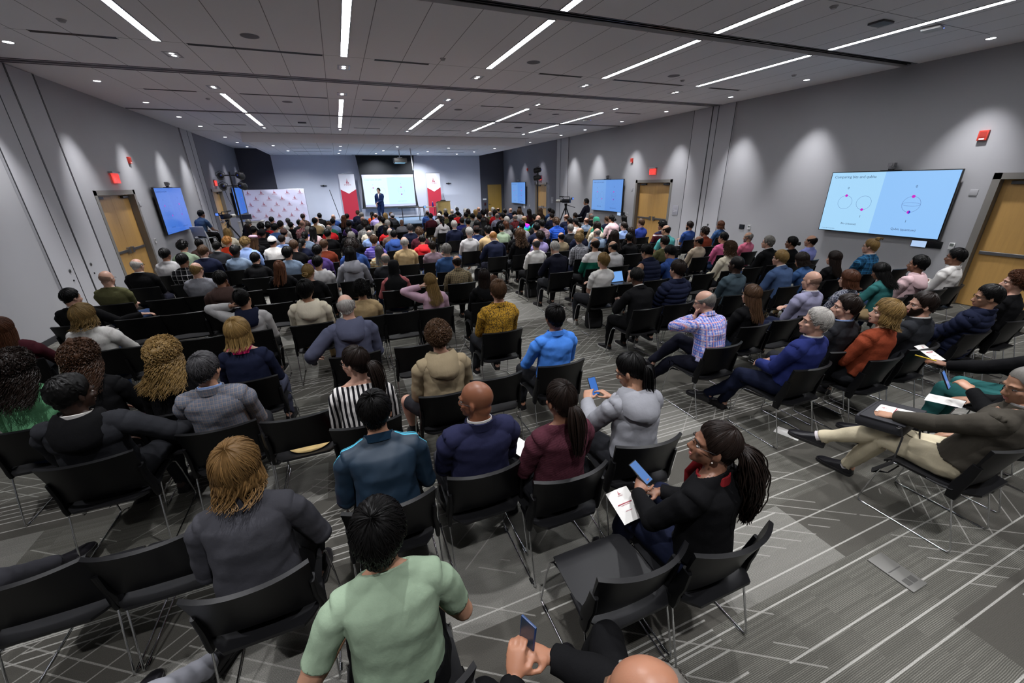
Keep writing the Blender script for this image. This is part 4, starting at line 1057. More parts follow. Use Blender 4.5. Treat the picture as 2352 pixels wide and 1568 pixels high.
def can(x, y, z, lab, grp, square=False, r=.060):
    o = empty('downlight', (x, y, z), 0, lab, 'light', grp)
    mb = MB(); mb.lathe([(r*.99, 0), (r*1.18, -.004), (r*1.18, -.0005), (r*.99, -.0002)], 20) if not square else [mb.box((-.11, -.16, -.004), (.11, -.13, 0)), mb.box((-.11, .13, -.004), (.11, .16, 0)), mb.box((-.11, -.13, -.004), (-.08, .13, 0)), mb.box((.08, -.13, -.004), (.11, .13, 0))]
    mb.build('trim_ring', M_ALU, o)
    if not square: mb = MB(); mb.lathe([(.001, -.003), (r*.95, -.003), (r*.95, -.0005), (.001, -.0005)], 18); mb.build('lens', M_CAN, o)
    else:
        for e in (-.062, .062): mb = MB(); mb.lathe([(.001, -.003), (.034, -.003), (.034, -.0005), (.001, -.0005)], 14, c=(0, e, 0)); mb.build('lens', M_CAN, o)
WASH_L = [6.7, 9.22, 11.71, 14.08, 16.51, 18.7, 22.3, 24.73, 27.2]; WASH_R = [1.8, 4.3, 7.24, 9.25, 11.68, 14.0, 16.55, 18.66, 22.15, 24.6, 26.9]
for s, ys_ in ((-1, WASH_L), (1, WASH_R)):
    for k, y in enumerate(ys_):
        x = -4.08 if s < 0 else 10.16; w = 'left' if s < 0 else 'right'
        can(x, y, H, 'round white downlight beside the %s wall, %s from the camera end' % (w, ORD[k+1]), 'round wall washers')
        tx = XL if s < 0 else XR
        spot('wall_washer', (x, y, H-.02), (tx+s*.0, y, 1.55), (400 if y > 3 else 280) if y < 20 else 220, 54, 1.0, (.97, .97, 1.0), .07)
NP = ['leftmost','second from left','middle','second from right','rightmost']
for row, y in enumerate((9.22, 11.70, 18.67, 2.22, -.25)):
    for k, x in enumerate((-2.12, .46, 3.03, 5.61, 8.23)):
        can(x, y, H, 'square twin downlight, %s, %s' % (NP[k], ['row just before the grey track','row just beyond the grey track','row nearest the stage', 'row above the camera', 'row behind the camera'][row]), 'twin downlights', True)
        spot('downlight_beam', (x, y, H-.02), (x, y, 0), (520 if y > 5 else 320), 100, .8)
for k, (x, y) in enumerate(((-2.3, 22.0), (.45, 21.9), (3.0, 21.9), (5.6, 22.2), (8.1, 22.2), (-2.0, 25.0), (.45, 24.4), (2.6, 24.4), (5.0, 24.6), (7.7, 24.6), (.4, 26.6), (2.4, 26.6), (4.8, 26.6), (7.2, 26.6))):
    can(x, y, SZ, 'small downlight in the dropped stage ceiling, %s from left' % (ORD[[1,2,3,4,5,1,2,3,4,5,1,2,3,4][k]]) + (', front row' if k < 5 else ', middle row' if k < 10 else ', back row'), 'stage downlights', False, .06)
    if k in (0, 2, 4, 6, 8, 11, 12, 5, 9): spot('stage_beam', (x, y, SZ-.02), (x, y+1.3, .4), 560, 120, .8, (.86, .92, 1.0))
# linear air slots, speakers, small ceiling devices
def slot(x0, x1, y, lab):
    r = empty('air_slot', ((x0+x1)/2, y, H), 0, lab, 'vent', 'black linear air slots'); h = (x1-x0)/2
    mb = MB(); mb.box((-h, -.035, -.003), (h, .035, 0)); mb.build('slot_opening', M_SLOT, r, False)
    mb = MB(); mb.box((-h-.006, -.042, -.005), (h+.006, -.035, 0)); mb.box((-h-.006, .035, -.005), (h+.006, .042, 0)); mb.box((-h, -.003, -.006), (h, .003, -.001)); mb.build('frame', M_DKSTEEL, r, False)
SL = [(-3.52,-2.58),(-1.74,.12),(.95,1.89),(4.12,5.10),(5.90,7.80),(8.65,9.62)]
for row, (y, nm) in enumerate(((8.53, 'nearest row'), (12.29, 'second row'), (18.0, 'farthest row'))):
    for k, (a, b_) in enumerate(SL): slot(a, b_, y, 'black linear air slot in the ceiling, %s from left in the %s' % (ORD[k+1], nm))
for (x, y, k) in ((-.85, 23.2, 'left front'), (6.6, 23.2, 'right front'), (-.85, 25.3, 'left rear'), (6.4, 25.3, 'right rear')):
    o = slot(x-.9, x+.9, y, 'thin air slot in the dropped stage ceiling, %s of four' % k)
for o in [o for o in C.objects if o.name.startswith('air_slot') and 'stage' in o['label']]: o.location.z = SZ
M_GRILL = plain('grille_grey', srgb('77757a'), .7, bump=.6, bscale=900)
for k, (x, y) in enumerate(((-.82, 7.85), (3.66, 7.83), (6.92, 7.85), (-.83, 13.07), (3.67, 13.07), (6.91, 13.09))):
    r = empty('ceiling_speaker', (x, y, H), 0, 'round grey ceiling loudspeaker, %s of three in the %s row' % (['left','middle','right'][k % 3], 'near' if k < 3 else 'far'), 'speaker', 'ceiling loudspeakers')
    mb = MB(); mb.lathe([(.001, -.006), (.10, -.006), (.115, -.004), (.115, 0), (.001, 0)], 24); mb.build('grille', M_GRILL, r)
    mb = MB(); mb.lathe([(.116, 0), (.124, -.005), (.124, 0)], 24); mb.build('rim', M_PANEL, r)
M_PLAST = plain('white_plastic', srgb('d6d6d6'), .35)
for x, y, lab in ((8.54, 4.32, 'white wireless access point beside the rightmost near light strip'), (8.6, 13.91, 'white wireless access point beside the rightmost far light strip')):
    r = empty('access_point', (x, y, H), .2, lab, 'access point'); mb = MB(); mb.box((-.11,-.11,-.045), (.11,.11,-.004)); mb.build('housing', M_PLAST, r, True, .02); mb = MB(); mb.box((.07,-.112,-.03), (.08,-.108,-.022)); mb.build('status_light', plain('blue_led', (.05,.1,1), .4, emit=(.1,.2,1), estr=6), r)
for x, y, lab in ((7.53, 4.45, 'dark square ceiling plate nearest the right wall'), (7.0, 16.4, 'dark square ceiling plate beyond the narrow black slot, right'), (-.75, 16.9, 'dark square ceiling plate beyond the narrow black slot, left')):
    mb = MB(); mb.box((-.13,-.10,-.03), (.13,.10,0)); o = mb.build('ceiling_plate', plain('plate_dark', srgb('4b494c'), .5), None, True, .012); o.location = (x, y, H); tag(o, lab, 'plate')
for k, (x, y) in enumerate(((6.25, 4.3), (-2.9, 7.9), (2.05, 8.1), (7.4, 8.1), (-2.55, 13.1), (1.9, 13.2), (6.1, 13.3), (9.4, 7.0))):
    mb = MB(); mb.lathe([(.001,-.03), (.03,-.03), (.042,-.012), (.05,-.004), (.05,0), (.001,0)], 16); o = mb.build('smoke_detector', plain('detector', srgb('a5a3a6'), .5)); o.location = (x, y, H); tag(o, 'small round ceiling sensor, %s in line from the left' % ORD[[5,1,4,7,2,3,6,8][k]], 'sensor', 'ceiling sensors')
mb = MB(); mb.tube([(math.cos(t)*.26, math.sin(t)*.22, -.012) for t in np.linspace(0, 2*PI, 33)], .005, 6); o = mb.build('cable_loop', plain('cable_olive', srgb('58553c'), .6)); o.location = (-4.05, 9.1-.9, H); tag(o, 'thin loop of cable on the ceiling by the left wall', 'cable')
# ------------------------------------------------------------------ lettering, slides and logos
FONT = {}
def text_arrays(s, size, align='CENTER'):
    cu = bpy.data.curves.new('t', 'FONT'); cu.body = s; cu.size = size; cu.align_x = align; cu.align_y = 'CENTER'; cu.resolution_u = 2
    o = bpy.data.objects.new('t', cu); C.objects.link(o); C.objects.unlink(o); ev = evaluated(o); me = ev.to_mesh()
    V = A([tuple(v.co) for v in me.vertices]).reshape(-1, 3); F = [tuple(p.vertices) for p in me.polygons]; ev.to_mesh_clear(); bpy.data.objects.remove(o); bpy.data.curves.remove(cu)
    return V, F
def flat_text(mb, s, x, y, size, mi=0, z=0, align='CENTER', sx=1):
    V, F = text_arrays(s, size, align)
    if len(V): mb.add(V*A((sx, 1, 1))+A((x, y, z)), F, mi)
def disc(mb, x, y, r, mi, z=0, n=24, a0=0, a1=2*PI):
    t = np.linspace(a0, a1, n+1); V = [(x, y, z)]+[(x+r*math.cos(a), y+r*math.sin(a), z) for a in t]; mb.add(V, [(0, i+1, i+2) for i in range(n)], mi)
def ringline(mb, x, y, rx, ry, w, mi, z=0, n=48):
    t = np.linspace(0, 2*PI, n, endpoint=False); V = [(x+(rx+e*w)*math.cos(a), y+(ry+e*w)*math.sin(a), z) for e in (-.5, .5) for a in t]
    mb.add(V, [(i, (i+1) % n, n+(i+1) % n, n+i) for i in range(n)], mi)
def rect(mb, x0, y0, x1, y1, mi, z=0): mb.add([(x0,y0,z),(x1,y0,z),(x1,y1,z),(x0,y1,z)], [(0,1,2,3)], mi)
def emis(name, col, s):
    m, nt, b = newmat(name); b.inputs['Base Color'].default_value = (.02, .02, .02, 1); b.inputs['Emission Color'].default_value = (*col, 1); b.inputs['Emission Strength'].default_value = s; b.inputs['Roughness'].default_value = .25; return m
def slide_mats(k, a, b_, ink):
    return [emis('slide_left_'+k, srgb(a), 1.0*BR[k]), emis('slide_right_'+k, srgb(b_), BR[k]), emis('slide_ink_'+k, srgb(ink), .9), emis('slide_magenta_'+k, srgb('c81ac0'), 1.0), emis('slide_blue_'+k, srgb('2a30d0'), .9), emis('slide_line_'+k, srgb('5a78b8'), .9)]
BR = dict(a=.95, b=.75, c=.72, p=1.25)
SM = dict(a=slide_mats('a', 'aadcff', '94c8fe', '30406a'), b=slide_mats('b', '78b0fa', '6aa4f8', '304a90'), c=slide_mats('c', '4c86f0', '4680ee', '2a4490'), p=slide_mats('p', 'd4f2fd', 'c2eafd', '86c4e8'))
for m in SM['p'][5:]: m.node_tree.nodes['Principled BSDF'].inputs['Emission Color'].default_value = (*srgb('a6cfe4'), 1)
for m in SM['p'][3:5]: m.node_tree.nodes['Principled BSDF'].inputs['Emission Color'].default_value = (*srgb('d050c8' if m.name.startswith('slide_mag') else '6a5ad8'), 1)
def slide(parent, w, h, k):
    """in the parent's local x (width) / y (height) plane, centred, facing +z"""
    mb = MB(); rect(mb, -w/2, -h/2, -.03*w, h/2, 0); rect(mb, -.03*w, -h/2, w/2, h/2, 1); scr = mb.build('screen', SM[k], parent, False)
    mb = MB(); z = .0015; X = lambda u: (u-.5)*w; Yv = lambda v: (v-.5)*h; lw = .0022*w
    flat_text(mb, 'Comparing bits and qubits', X(.03), Yv(.925), .062*h, 2, z, 'LEFT'); r = .064*w
    for cx, cy, dot, n_, ny in ((.185, .50, 1, '0', .74), (.355, .50, -1, '1', .27)):
        ringline(mb, X(cx), Yv(cy), r, r, lw, 5, z); disc(mb, X(cx), Yv(cy)+dot*r, .0125*w, 3, z+.001); flat_text(mb, n_, X(cx), Yv(ny), .055*h, 2, z)
    cx = .735; r = .068*w; ringline(mb, X(cx), Yv(.5), r, r, lw, 5, z); ringline(mb, X(cx), Yv(.5), r, r*.22, lw, 5, z)
    disc(mb, X(cx), Yv(.5)+r, .0135*w, 3, z+.001); disc(mb, X(cx), Yv(.5)-r, .0135*w, 4, z+.001); disc(mb, X(cx), Yv(.5)-r, .0135*w, 3, z+.0015, 12, PI/2, 1.5*PI)
    flat_text(mb, '0', X(cx), Yv(.77), .055*h, 2, z); flat_text(mb, '1', X(cx), Yv(.235), .055*h, 2, z)
    flat_text(mb, 'Bits (classical)', X(.27), Yv(.135), .045*h, 2, z); flat_text(mb, 'Qubit (quantum)', X(.735), Yv(.105), .05*h, 2, z); flat_text(mb, '© 2024 IBM Corporation', X(.025), Yv(.035), .022*h, 2, z, 'LEFT')
    mb.build('slide_print', SM[k], scr, False)
def facing(o, X, y, z, s):
    """local x along the wall as read from the room, local y up, local z into the room"""
    if s > 0: M = Matrix(((0,0,-1,X),(-1,0,0,y),(0,1,0,z),(0,0,0,1)))
    else: M = Matrix(((0,0,1,X),(1,0,0,y),(0,1,0,z),(0,0,0,1)))
    o.matrix_world = M
def facefront(o, x, Y, z): o.matrix_world = Matrix(((1,0,0,x),(0,0,-1,Y),(0,1,0,z),(0,0,0,1)))
def television(X, s, y, z, w, h, k, lab, off=.13):
    r = empty('television', label=lab, cat='television', group='wall televisions'); facing(r, X-s*off, y, z, s)
    mb = MB(); mb.box((-w/2,-h/2,-.05), (w/2,h/2,-.004)); mb.build('housing', plain('tv_black', srgb('101012'), .3), r, True, .006)
    mb = MB(); mb.box((-.35,-.25,-off), (.35,.25,-.05)); mb.build('wall_mount', M_BLACKMETAL, r, False)
    slide(r, w-.035, h-.035, k)
    mb = MB(); mb.box((-.16,h/2,-.07), (.16,h/2+.012,.06)); mb.box((-.04,h/2+.012,-.03), (.04,h/2+.03,.03)); cm = mb.build('camera_shelf', plain('tv_black', srgb('101012'), .3), r, False)
    mb = MB(); mb.lathe([(.001,.03),(.05,.03),(.055,.05),(.05,.075),(.001,.078)], 16, c=(0,h/2,0), axis=1); mb.box((-.055,h/2+.07,-.045),(.055,h/2+.15,.055)); mb.lathe([(.001,.055),(.034,.055),(.034,.075),(.022,.078),(.001,.072)], 14, c=(0,h/2+.11,0), axis=2); mb.build('conference_camera', plain('cam_grey', srgb('8d8d90'), .35, .3), r, True)
television(XR, 1, 5.44, 1.835, 2.28, 1.30, 'a', 'largest wall screen showing a pale blue slide on the right wall beside the wooden door')
television(XR, 1, 15.6, 1.80, 2.28, 1.30, 'b', 'wall screen between the double wooden door and the camera operator, right wall', .14)
television(XR, 1, 25.4, 1.76, 2.28, 1.30, 'b', 'small far wall screen on the right wall beside the dark stage corner', .14)
television(XL, -1, 15.98, 1.80, 2.28, 1.30, 'c', 'blue wall screen on the left wall next to the wooden door', .14)
television(XL, -1, 25.6, 1.77, 2.28, 1.30, 'c', 'narrow-looking blue wall screen on the left wall by the white backdrop', .14)
M_RED = plain('alarm_red', srgb('c23a2c'), .4)
def walldev(name, X, s, y, z, w, h, d, mat, lab, cat, parts=()):
    r = empty(name, label=lab, cat=cat); facing(r, X, y, z, s); mb = MB(); mb.box((-w/2,-h/2,0), (w/2,h/2,d)); mb.build('housing', mat, r, True, .006)
    for nm, (a, b_, c_, e_), mt in parts: mb = MB(); mb.box((a,b_,d), (c_,e_,d+.004)); mb.build(nm, mt, r, False)
    return r
M_SCRN = plain('lcd_grey', srgb('6a706c'), .3); M_BLK = plain('device_black', srgb('101113'), .3); M_STROBE = plain('strobe', srgb('d8d0ce'), .2)
for X, s, y, z, lab in ((XR,1,4.25,3.03,'red fire alarm above the large right wall screen'),(XR,1,14.2,3.11,'red fire alarm above the double wooden door, right wall'),(XR,1,24.2,3.1,'small red fire alarm on the dark stage end of the right wall'),(XL,-1,14.25,3.11,'red fire alarm on the left wall')):
    walldev('fire_alarm', X, s, y, z, .13, .165, .05, M_RED, lab, 'fire alarm', (('speaker_grille', (-.045,-.03,.045,.06), plain('alarm_red_dark', srgb('a02f24'), .5)), ('strobe', (-.035,-.07,.035,-.045), M_STROBE)))
for X, s, y, z, lab in ((XR,1,4.12,1.09,'white thermostat under the large right wall screen'),(XR,1,8.56,1.06,'white thermostat beside the black touch panel, right wall'),(XR,1,14.2,1.08,'white thermostat between the wall screen and the double door'),(XL,-1,14.2,1.08,'white thermostat under the left wall screen'),(XR,1,23.9,1.05,'white control box by the far right door')):
    walldev('thermostat', X, s, y, z, .085, .125, .025, M_PLAST, lab, 'thermostat', (('display', (-.03,.0,.03,.05), M_SCRN),))
walldev('touch_panel', XR, 1, 8.80, 1.06, .17, .13, .02, M_BLK, 'square black touch panel on the right wall', 'panel', (('screen', (-.06,-.045,.06,.045), plain('panel_glow', srgb('22262c'), .2)),))
for y, lab in ((4.62, 'white lit tablet on the wall below the large right screen'), (14.75, 'small lit tablet below the middle right wall screen')):
    walldev('room_tablet', XR, 1, y, 1.075, .26, .14, .03, M_BLK, lab, 'tablet', (('screen', (-.12,-.06,.12,.06), emis('tablet_white'+str(y), srgb('b8d4fa'), .9)),))
    walldev('control_panel', XR, 1, y-.25, 1.085, .22, .14, .03, M_BLK, 'black control panel on the right of the '+lab.split(' on')[0].split(' below')[0]+(' near the camera' if y < 9 else ' by the double door'), 'panel')
for X, s, y, z, lab in ((XR,1,4.10,2.07,'grey blank wall plate right of the large screen'),(XR,1,14.05,2.05,'grey blank wall plate above the thermostat by the double door'),(XL,-1,14.05,2.05,'grey blank wall plate left of the left wall screen')):
    walldev('wall_plate', X, s, y, z, .115, .115, .012, M_WALL, lab, 'plate')
def room_sign(X, s, y, z, lab, num):
    r = empty('room_sign', label=lab, cat='sign'); facing(r, X, y, z, s); mb = MB(); mb.box((-.13,-.165,0), (.13,.165,.012)); mb.build('plate', plain('sign_grey', srgb('9a9aa2'), .5), r, True, .003)
    mb = MB(); flat_text(mb, num, 0, -.015, .11, 0, .0135); mb.build('lettering', plain('sign_white', srgb('dcdce0'), .5), r, False)
room_sign(XR, 1, 11.56, 1.38, 'grey room sign reading 209 beside the double wooden door', '209'); room_sign(XR, 1, 20.9, 1.45, 'small grey room sign on the far right wall by the light stand', '209')
walldev('notice_paper', XR, 1, 24.75, 1.0, .22, .3, .004, M_PLAST, 'white notice under the far right screen', 'paper')
def exit_sign(X, s, y, z, lab):
    r = empty('exit_sign', label=lab, cat='exit sign', group='red exit signs'); facing(r, X, y, z, s)
    mb = MB(); mb.box((-.19,.11,0), (.19,.15,.09)); mb.build('canopy', M_ALU, r, True, .006)
    mb = MB(); mb.box((-.17,-.11,.035), (.17,.11,.055)); mb.build('panel', emis('exit_pane', srgb('e0443c'), 1.1), r, True, .003)
    mb = MB(); flat_text(mb, 'EXIT', 0, 0, .17, 0, .0565); mb.build('lettering', emis('exit_red', srgb('ff2a24'), 2.2), r, False)
    l = bpy.data.lights.new('exit_glow', 'POINT'); l.energy = .9; l.color = (1, .06, .04); l.shadow_soft_size = .08; lo = link('exit_glow', l); lo.location = (X-s*.12, y, z-.02)
exit_sign(XR, 1, 12.9, 2.67, 'lit red EXIT sign above the double wooden door, right wall'); exit_sign(XR, 1, 22.4, 2.6, 'lit red EXIT sign above the far right door'); exit_sign(XL, -1, 13.1, 2.66, 'lit red EXIT sign above the left wooden door'); exit_sign(XL, -1, 22.2, 2.6, 'lit red EXIT sign behind the four-lamp stand, left')
# ------------------------------------------------------------------ the stage end
M_STAGE = plain('stage_top', srgb('5b6c80'), .6, noise=.1); M_SKIRT = plain('stage_skirt', srgb('101114'), .9)
r = empty('stage', (2.9, 25.4, 0), 0, 'low stage platform with blue-grey top and black skirt', 'stage')
mb = MB(); mb.box((-4.6,-2.6,.40), (4.6,2.7,.45)); mb.build('deck', M_STAGE, r, False)
mb = MB(); n = 90; P = [(-4.55+9.1*i/n, -2.57+.02*math.sin(i*2.2), z) for z in (.40, .005) for i in range(n+1)]; mb.add(P, [(i, i+1, n+2+i, n+1+i) for i in range(n)]); mb.build('skirt', M_SKIRT, r)
# projection screen: black drop from the ceiling, white sheet with the slide, black hem bar
r = empty('projection_screen', label='large hanging projection screen with black drop showing a slide', cat='projection screen'); facefront(r, 3.02, 27.75, 0)
def sheet(z0, z1, w0, w1, waist, n=12):
    L_ = []; 
    for i in range(n+1):
        f = i/n; w = w0+(w1-w0)*f-waist*math.sin(PI*f); L_.append((w, z0+(z1-z0)*f))
    return L_
ZT, ZB = 4.09, 1.06
mb = MB(); E_ = [(1.72-.10*math.sin(PI*f)+.02*f*0, ZB+(ZT-ZB)*f) for f in np.linspace(0, 1, 16)]
V = [(-w, z, 0) for w, z in E_]+[(w, z, 0) for w, z in E_]; mb.add(V, [(i, 16+i, 17+i, i+1) for i in range(15)]); V2 = [(x, y, -.012) for x, y, _ in V]; mb.add(V2, [(i, i+1, 17+i, 16+i) for i in range(15)])
mb.build('black_border', plain('screen_black', srgb('05060a'), .8), r)
mb = MB(); rect(mb, -1.53, 1.13, 1.56, 2.99, 0, .006); mb.build('white_sheet', plain('screen_white', srgb('b0b0c4'), .8), r, False)
mb = MB(); mb.tube([(-1.75, ZB, 0), (1.75, ZB, 0)], .035, 10); mb.build('hem_bar', M_BLACKMETAL, r)
mb = MB(); mb.box((-1.9, ZT-.02, -.1), (1.9, ZT, .1)); mb.build('ceiling_case', M_PANEL, r, False)
h_ = empty('slide_holder'); h_.parent = r; h_.location = (.015, 2.04, .010); slide(h_, 3.05, 1.56, 'p')
for c_ in list(h_.children): c_.parent = r; c_.location = (.015, 2.04, .010)
bpy.data.objects.remove(h_)
# logo
def emblem(mb, x, y, s, mi, z):
    for poly in ([(-.30,-.42),(-.34,-.05),(-.16,.20),(-.05,.62),(0,1.0),(.04,.60),(.02,.25),(-.12,.02),(-.16,-.25),(-.05,-.42)], [(.0,-.42),(-.06,-.18),(.06,.06),(.10,.34),(.2,.05),(.12,-.2),(.17,-.42)], [(.24,-.42),(.22,-.2),(.30,.0),(.42,-.2),(.44,-.42)]):
        mb.add([(x+a*s, y+b_*s, z) for a, b_ in poly], [tuple(range(len(poly)))], mi)
def logo(mb, x, y, s, mi, z=.004): emblem(mb, x, y+.15*s, s*.62, mi, z); flat_text(mb, 'STEVENS', x, y-.32*s, .30*s, mi, z)
M_PRINT = plain('print_red', srgb('9e1f36'), .6)
def banner(x, lab):
    r = empty('banner', label=lab, cat='banner', group='red and white banners'); facefront(r, x, 27.3, 0); w = .43; zt, zb = 3.03, .46
    mb = MB(); mz = 2.02
    mb.add([(-w,zt,0),(0,zt,0),(w,zt,0),(w,mz+.17,0),(0,mz-.07,0),(-w,mz+.17,0)], [(0,1,4,5),(1,2,3,4)], 0); mb.add([(-w,mz+.17,0),(0,mz-.07,0),(w,mz+.17,0),(w,zb,0),(0,zb,0),(-w,zb,0)], [(0,1,4,5),(1,2,3,4)], 1)
    mb.build('cloth', [plain('banner_white', srgb('d9d6dc'), .7), plain('banner_red', srgb('a8182f'), .7)], r, False)
    mb = MB(); mb.tube([(-w-.01,zt+.015,0),(w+.01,zt+.015,0)], .014, 8); mb.tube([(0,zt,-.03),(0,.5,-.03)], .012, 8); mb.box((-.35,.452,-.10),(.35,.475,.08)); mb.build('stand', M_ALU, r)
    mb = MB(); logo(mb, 0, 2.55, .34, 0); mb.build('logo_print', M_PRINT, r, False)
banner(.62, 'tall red and white STEVENS banner left of the projection screen'); banner(5.75, 'tall red and white STEVENS banner behind the lectern')
r = empty('backdrop', label='white step-and-repeat backdrop with red logos at the front left', cat='backdrop'); facefront(r, -3.05, 25.4, 0)
bw, b0, b1 = 1.40, .15, 2.28
mb = MB(); nx, nz = 40, 20; V = []
for j in range(nz+1):
    for i in range(nx+1):
        x = -bw+2*bw*i/nx; z = b0+(b1-b0)*j/nz; f = j/nz
        V.append((x, z, .012*math.sin(x*5+z*4)*max(0, x/bw)*f+.02*math.exp(-((x-.8+2*(z-1.6))**2)*18)*f))
mb.add(V, [(j*(nx+1)+i, j*(nx+1)+i+1, (j+1)*(nx+1)+i+1, (j+1)*(nx+1)+i) for j in range(nz) for i in range(nx)]); mb.build('cloth', plain('backdrop_cloth', srgb('cfcbe0'), .75), r)
mb = MB()
for row in range(7):
    for k in range(5 if row % 2 == 0 else 4):
        x = -1.22+.60*k+(.30 if row % 2 else 0); z = 2.12-.285*row; logo(mb, x, z, .21, 0, .035)
mb.build('logo_print', M_PRINT, r, False)
mb = MB()
for s in (-1, 1): mb.tube([(s*bw,0,-.03),(s*bw,b1,-.03)], .016, 8); mb.tube([(s*bw,.012,-.3),(s*bw,.012,.3)], .014, 8)
mb.tube([(-bw,b1,-.03),(bw,b1,-.03)], .016, 8); mb.build('frame', M_ALU, r)
# lectern with plate, laptop, microphone, side table, bottle
r = empty('lectern', (5.55, 24.2, .45), 0, 'light wood STEVENS lectern on the stage', 'lectern')
mb = MB(); mb.box((-.36,-.25,0), (.36,-.21,1.0)); mb.box((-.36,-.21,0), (-.32,.25,.92)); mb.box((.32,-.21,0), (.36,.25,.92)); mb.build('body', woodmat('lectern_wood', srgb('b79a5e')), r, False)
mb = MB(); V = [(-.38,-.27,1.0),(.38,-.27,1.0),(.38,.27,.90),(-.38,.27,.90)]; mb.add(V+[(x,y,z+.03) for x,y,z in V], [(0,3,2,1),(4,5,6,7),(0,1,5,4),(1,2,6,5),(2,3,7,6),(3,0,4,7)]); mb.build('top', plain('lectern_top', srgb('8a7348'), .5), r, False)
p = empty('plate_holder'); p.parent = r; p.matrix_local = Matrix(((1,0,0,0),(0,0,-1,-.252),(0,1,0,.80),(0,0,0,1)))
mb = MB(); rect(mb, -.25,-.12,.25,.12,0,.002); flat_text(mb, 'STEVENS', 0, .03, .115, 1, .004); rect(mb, -.17,-.06,.17,-.045,2,.004)
o = mb.build('name_plate', [plain('plate_silver', srgb('a9a9a4'), .4), plain('plate_ink', srgb('26242a'), .5), plain('plate_ink2', srgb('6a686a'), .5)], r, False); o.matrix_local = p.matrix_local.copy(); bpy.data.objects.remove(p)
mb = MB(); mb.tube([(.12,0,.98),(.10,-.02,1.15),(.02,-.1,1.42)], .006, 6); mb.ball((.015,-.105,1.44), .016, 8, 6); mb.build('gooseneck_microphone', M_BLACKMETAL, r)
r = empty('laptop', (5.6, 24.25, 1.43), PI, 'dark laptop open on top of the lectern', 'laptop'); mb = MB(); mb.box((-.16,-.11,0), (.16,.11,.016)); mb.build('base', M_DKSTEEL, r, True, .004); mb = MB(); mb.box((-.16,-.125,.01), (.16,-.112,.10)); mb.build('lid', M_DKSTEEL, r, True, .003)
r = empty('side_table', (4.65, 24.4, .45), 0, 'narrow wooden-topped table beside the lectern', 'table')
mb = MB(); mb.box((-.50,-.22,.70), (.50,.22,.73)); mb.build('table_top', woodmat('table_wood', srgb('9a7f52')), r, False)
for a in (-.46, .46): mb = MB(); mb.tube([(a,-.2,.70),(a,-.2,0)], .016, 8); mb.tube([(a,.2,.70),(a,.2,0)], .016, 8); mb.tube([(a,-.2,.05),(a,.2,.05)], .012, 8); mb.build('leg', M_BLACKMETAL, r)
r = empty('water_bottle', (4.98, 24.35, 1.18), 0, 'blue bottle standing on the table beside the lectern', 'bottle'); mb = MB(); mb.lathe([(.001,0),(.04,0),(.042,.15),(.036,.2),(.02,.235),(.018,.25),(.001,.25)], 16); mb.build('body', plain('bottle_blue', srgb('2a2a8c'), .2), r); mb = MB(); mb.lathe([(.001,.25),(.02,.25),(.02,.275),(.001,.277)], 12); mb.build('cap', M_PLAST, r)
r = empty('stage_rail', (3.9, 23.6, .45), 0, 'black two-bar metal rail at the stage edge', 'rail'); mb = MB(); mb.tube([(-1.0,0,.76),(.55,.15,.76)], .022, 8); mb.tube([(-1.0,0,.28),(.9,.15,.28)], .02, 8); mb.build('bars', M_BLACKMETAL, r)
for a in (-.78, .42): mb = MB(); mb.tube([(a,.02 if a < 0 else .13,0),(a,.02 if a < 0 else .13,.76)], .02, 8); mb.build('post', M_BLACKMETAL, r)
r = empty('phone_tripod', (4.25, 23.0, .45), 0, 'small tripod holding a lit phone at the stage edge', 'tripod'); mb = MB(); mb.tube([(0,0,.25),(0,0,.75)], .014, 8)
for a in (0, 2.1, 4.2): mb.tube([(0,0,.45),(.2*math.cos(a),.2*math.sin(a),.01)], .010, 6)
mb.build('stand', M_BLACKMETAL, r); mb = MB(); mb.box((-.07,-.02,.75),(.07,.03,.86)); mb.build('phone', M_BLK, r, True, .006); mb = MB(); mb.box((-.055,-.025,.765),(.055,-.021,.845)); mb.build('screen', emis('phone_screen', srgb('7cb4ff'), 1.2), r, False)
# projector
r = empty('projector', (3.3, 23.6, SZ), 0, 'ceiling projector hanging in front of the screen', 'projector')
mb = MB(); mb.tube([(0,.05,0),(0,.05,-.36)], .025, 10); mb.box((-.12,-.06,-.40),(.12,.16,-.36)); mb.build('mount_pole', M_ALU, r)
mb = MB(); mb.box((-.33,-.2,-.62),(.33,.28,-.40)); mb.build('housing', plain('projector_grey', srgb('55524e'), .4, .3), r, True, .02)
mb = MB(); mb.box((-.30,-.215,-.66),(.22,.25,-.62)); mb.build('underside', plain('projector_blue', srgb('6fa6c0'), .4), r, True, .008); mb = MB(); mb.lathe([(.001,0),(.06,0),(.07,.06),(.05,.07),(.001,.06)], 16, c=(.18,.28,-.51), axis=1); mb.build('lens', M_BLK, r)
mb = MB(); mb.tube([(.0,0,0),(.05,0,-1.02)], .028, 10); o = mb.build('projector_pole', M_PANEL); o.location = (3.72, 22.6, SZ); tag(o, 'slim grey pole hanging from the ceiling in front of the projector', 'pole')
for x, z, lab in ((-.72, 2.42, 'small black camera on the white stage wall left of the banner'), (6.95, 2.42, 'small black camera on the white stage wall right of the banner')):
    r = empty('wall_camera', label=lab, cat='camera'); facefront(r, x, YF, z); mb = MB(); mb.box((-.17,-.02,.03),(.17,.02,.09)); mb.ball((0,-.01,.08),(.05,.05,.05),12,8); mb.box((-.04,-.04,0),(.04,.04,.04)); mb.build('body', M_BLK, r)
r = empty('wall_outlet', label='small white outlet on the white stage wall', cat='outlet'); facefront(r, 7.3, YF, .9); mb = MB(); mb.box((-.06,-.1,0),(.06,.1,.012)); mb.build('plate', M_PLAST, r, True, .003)
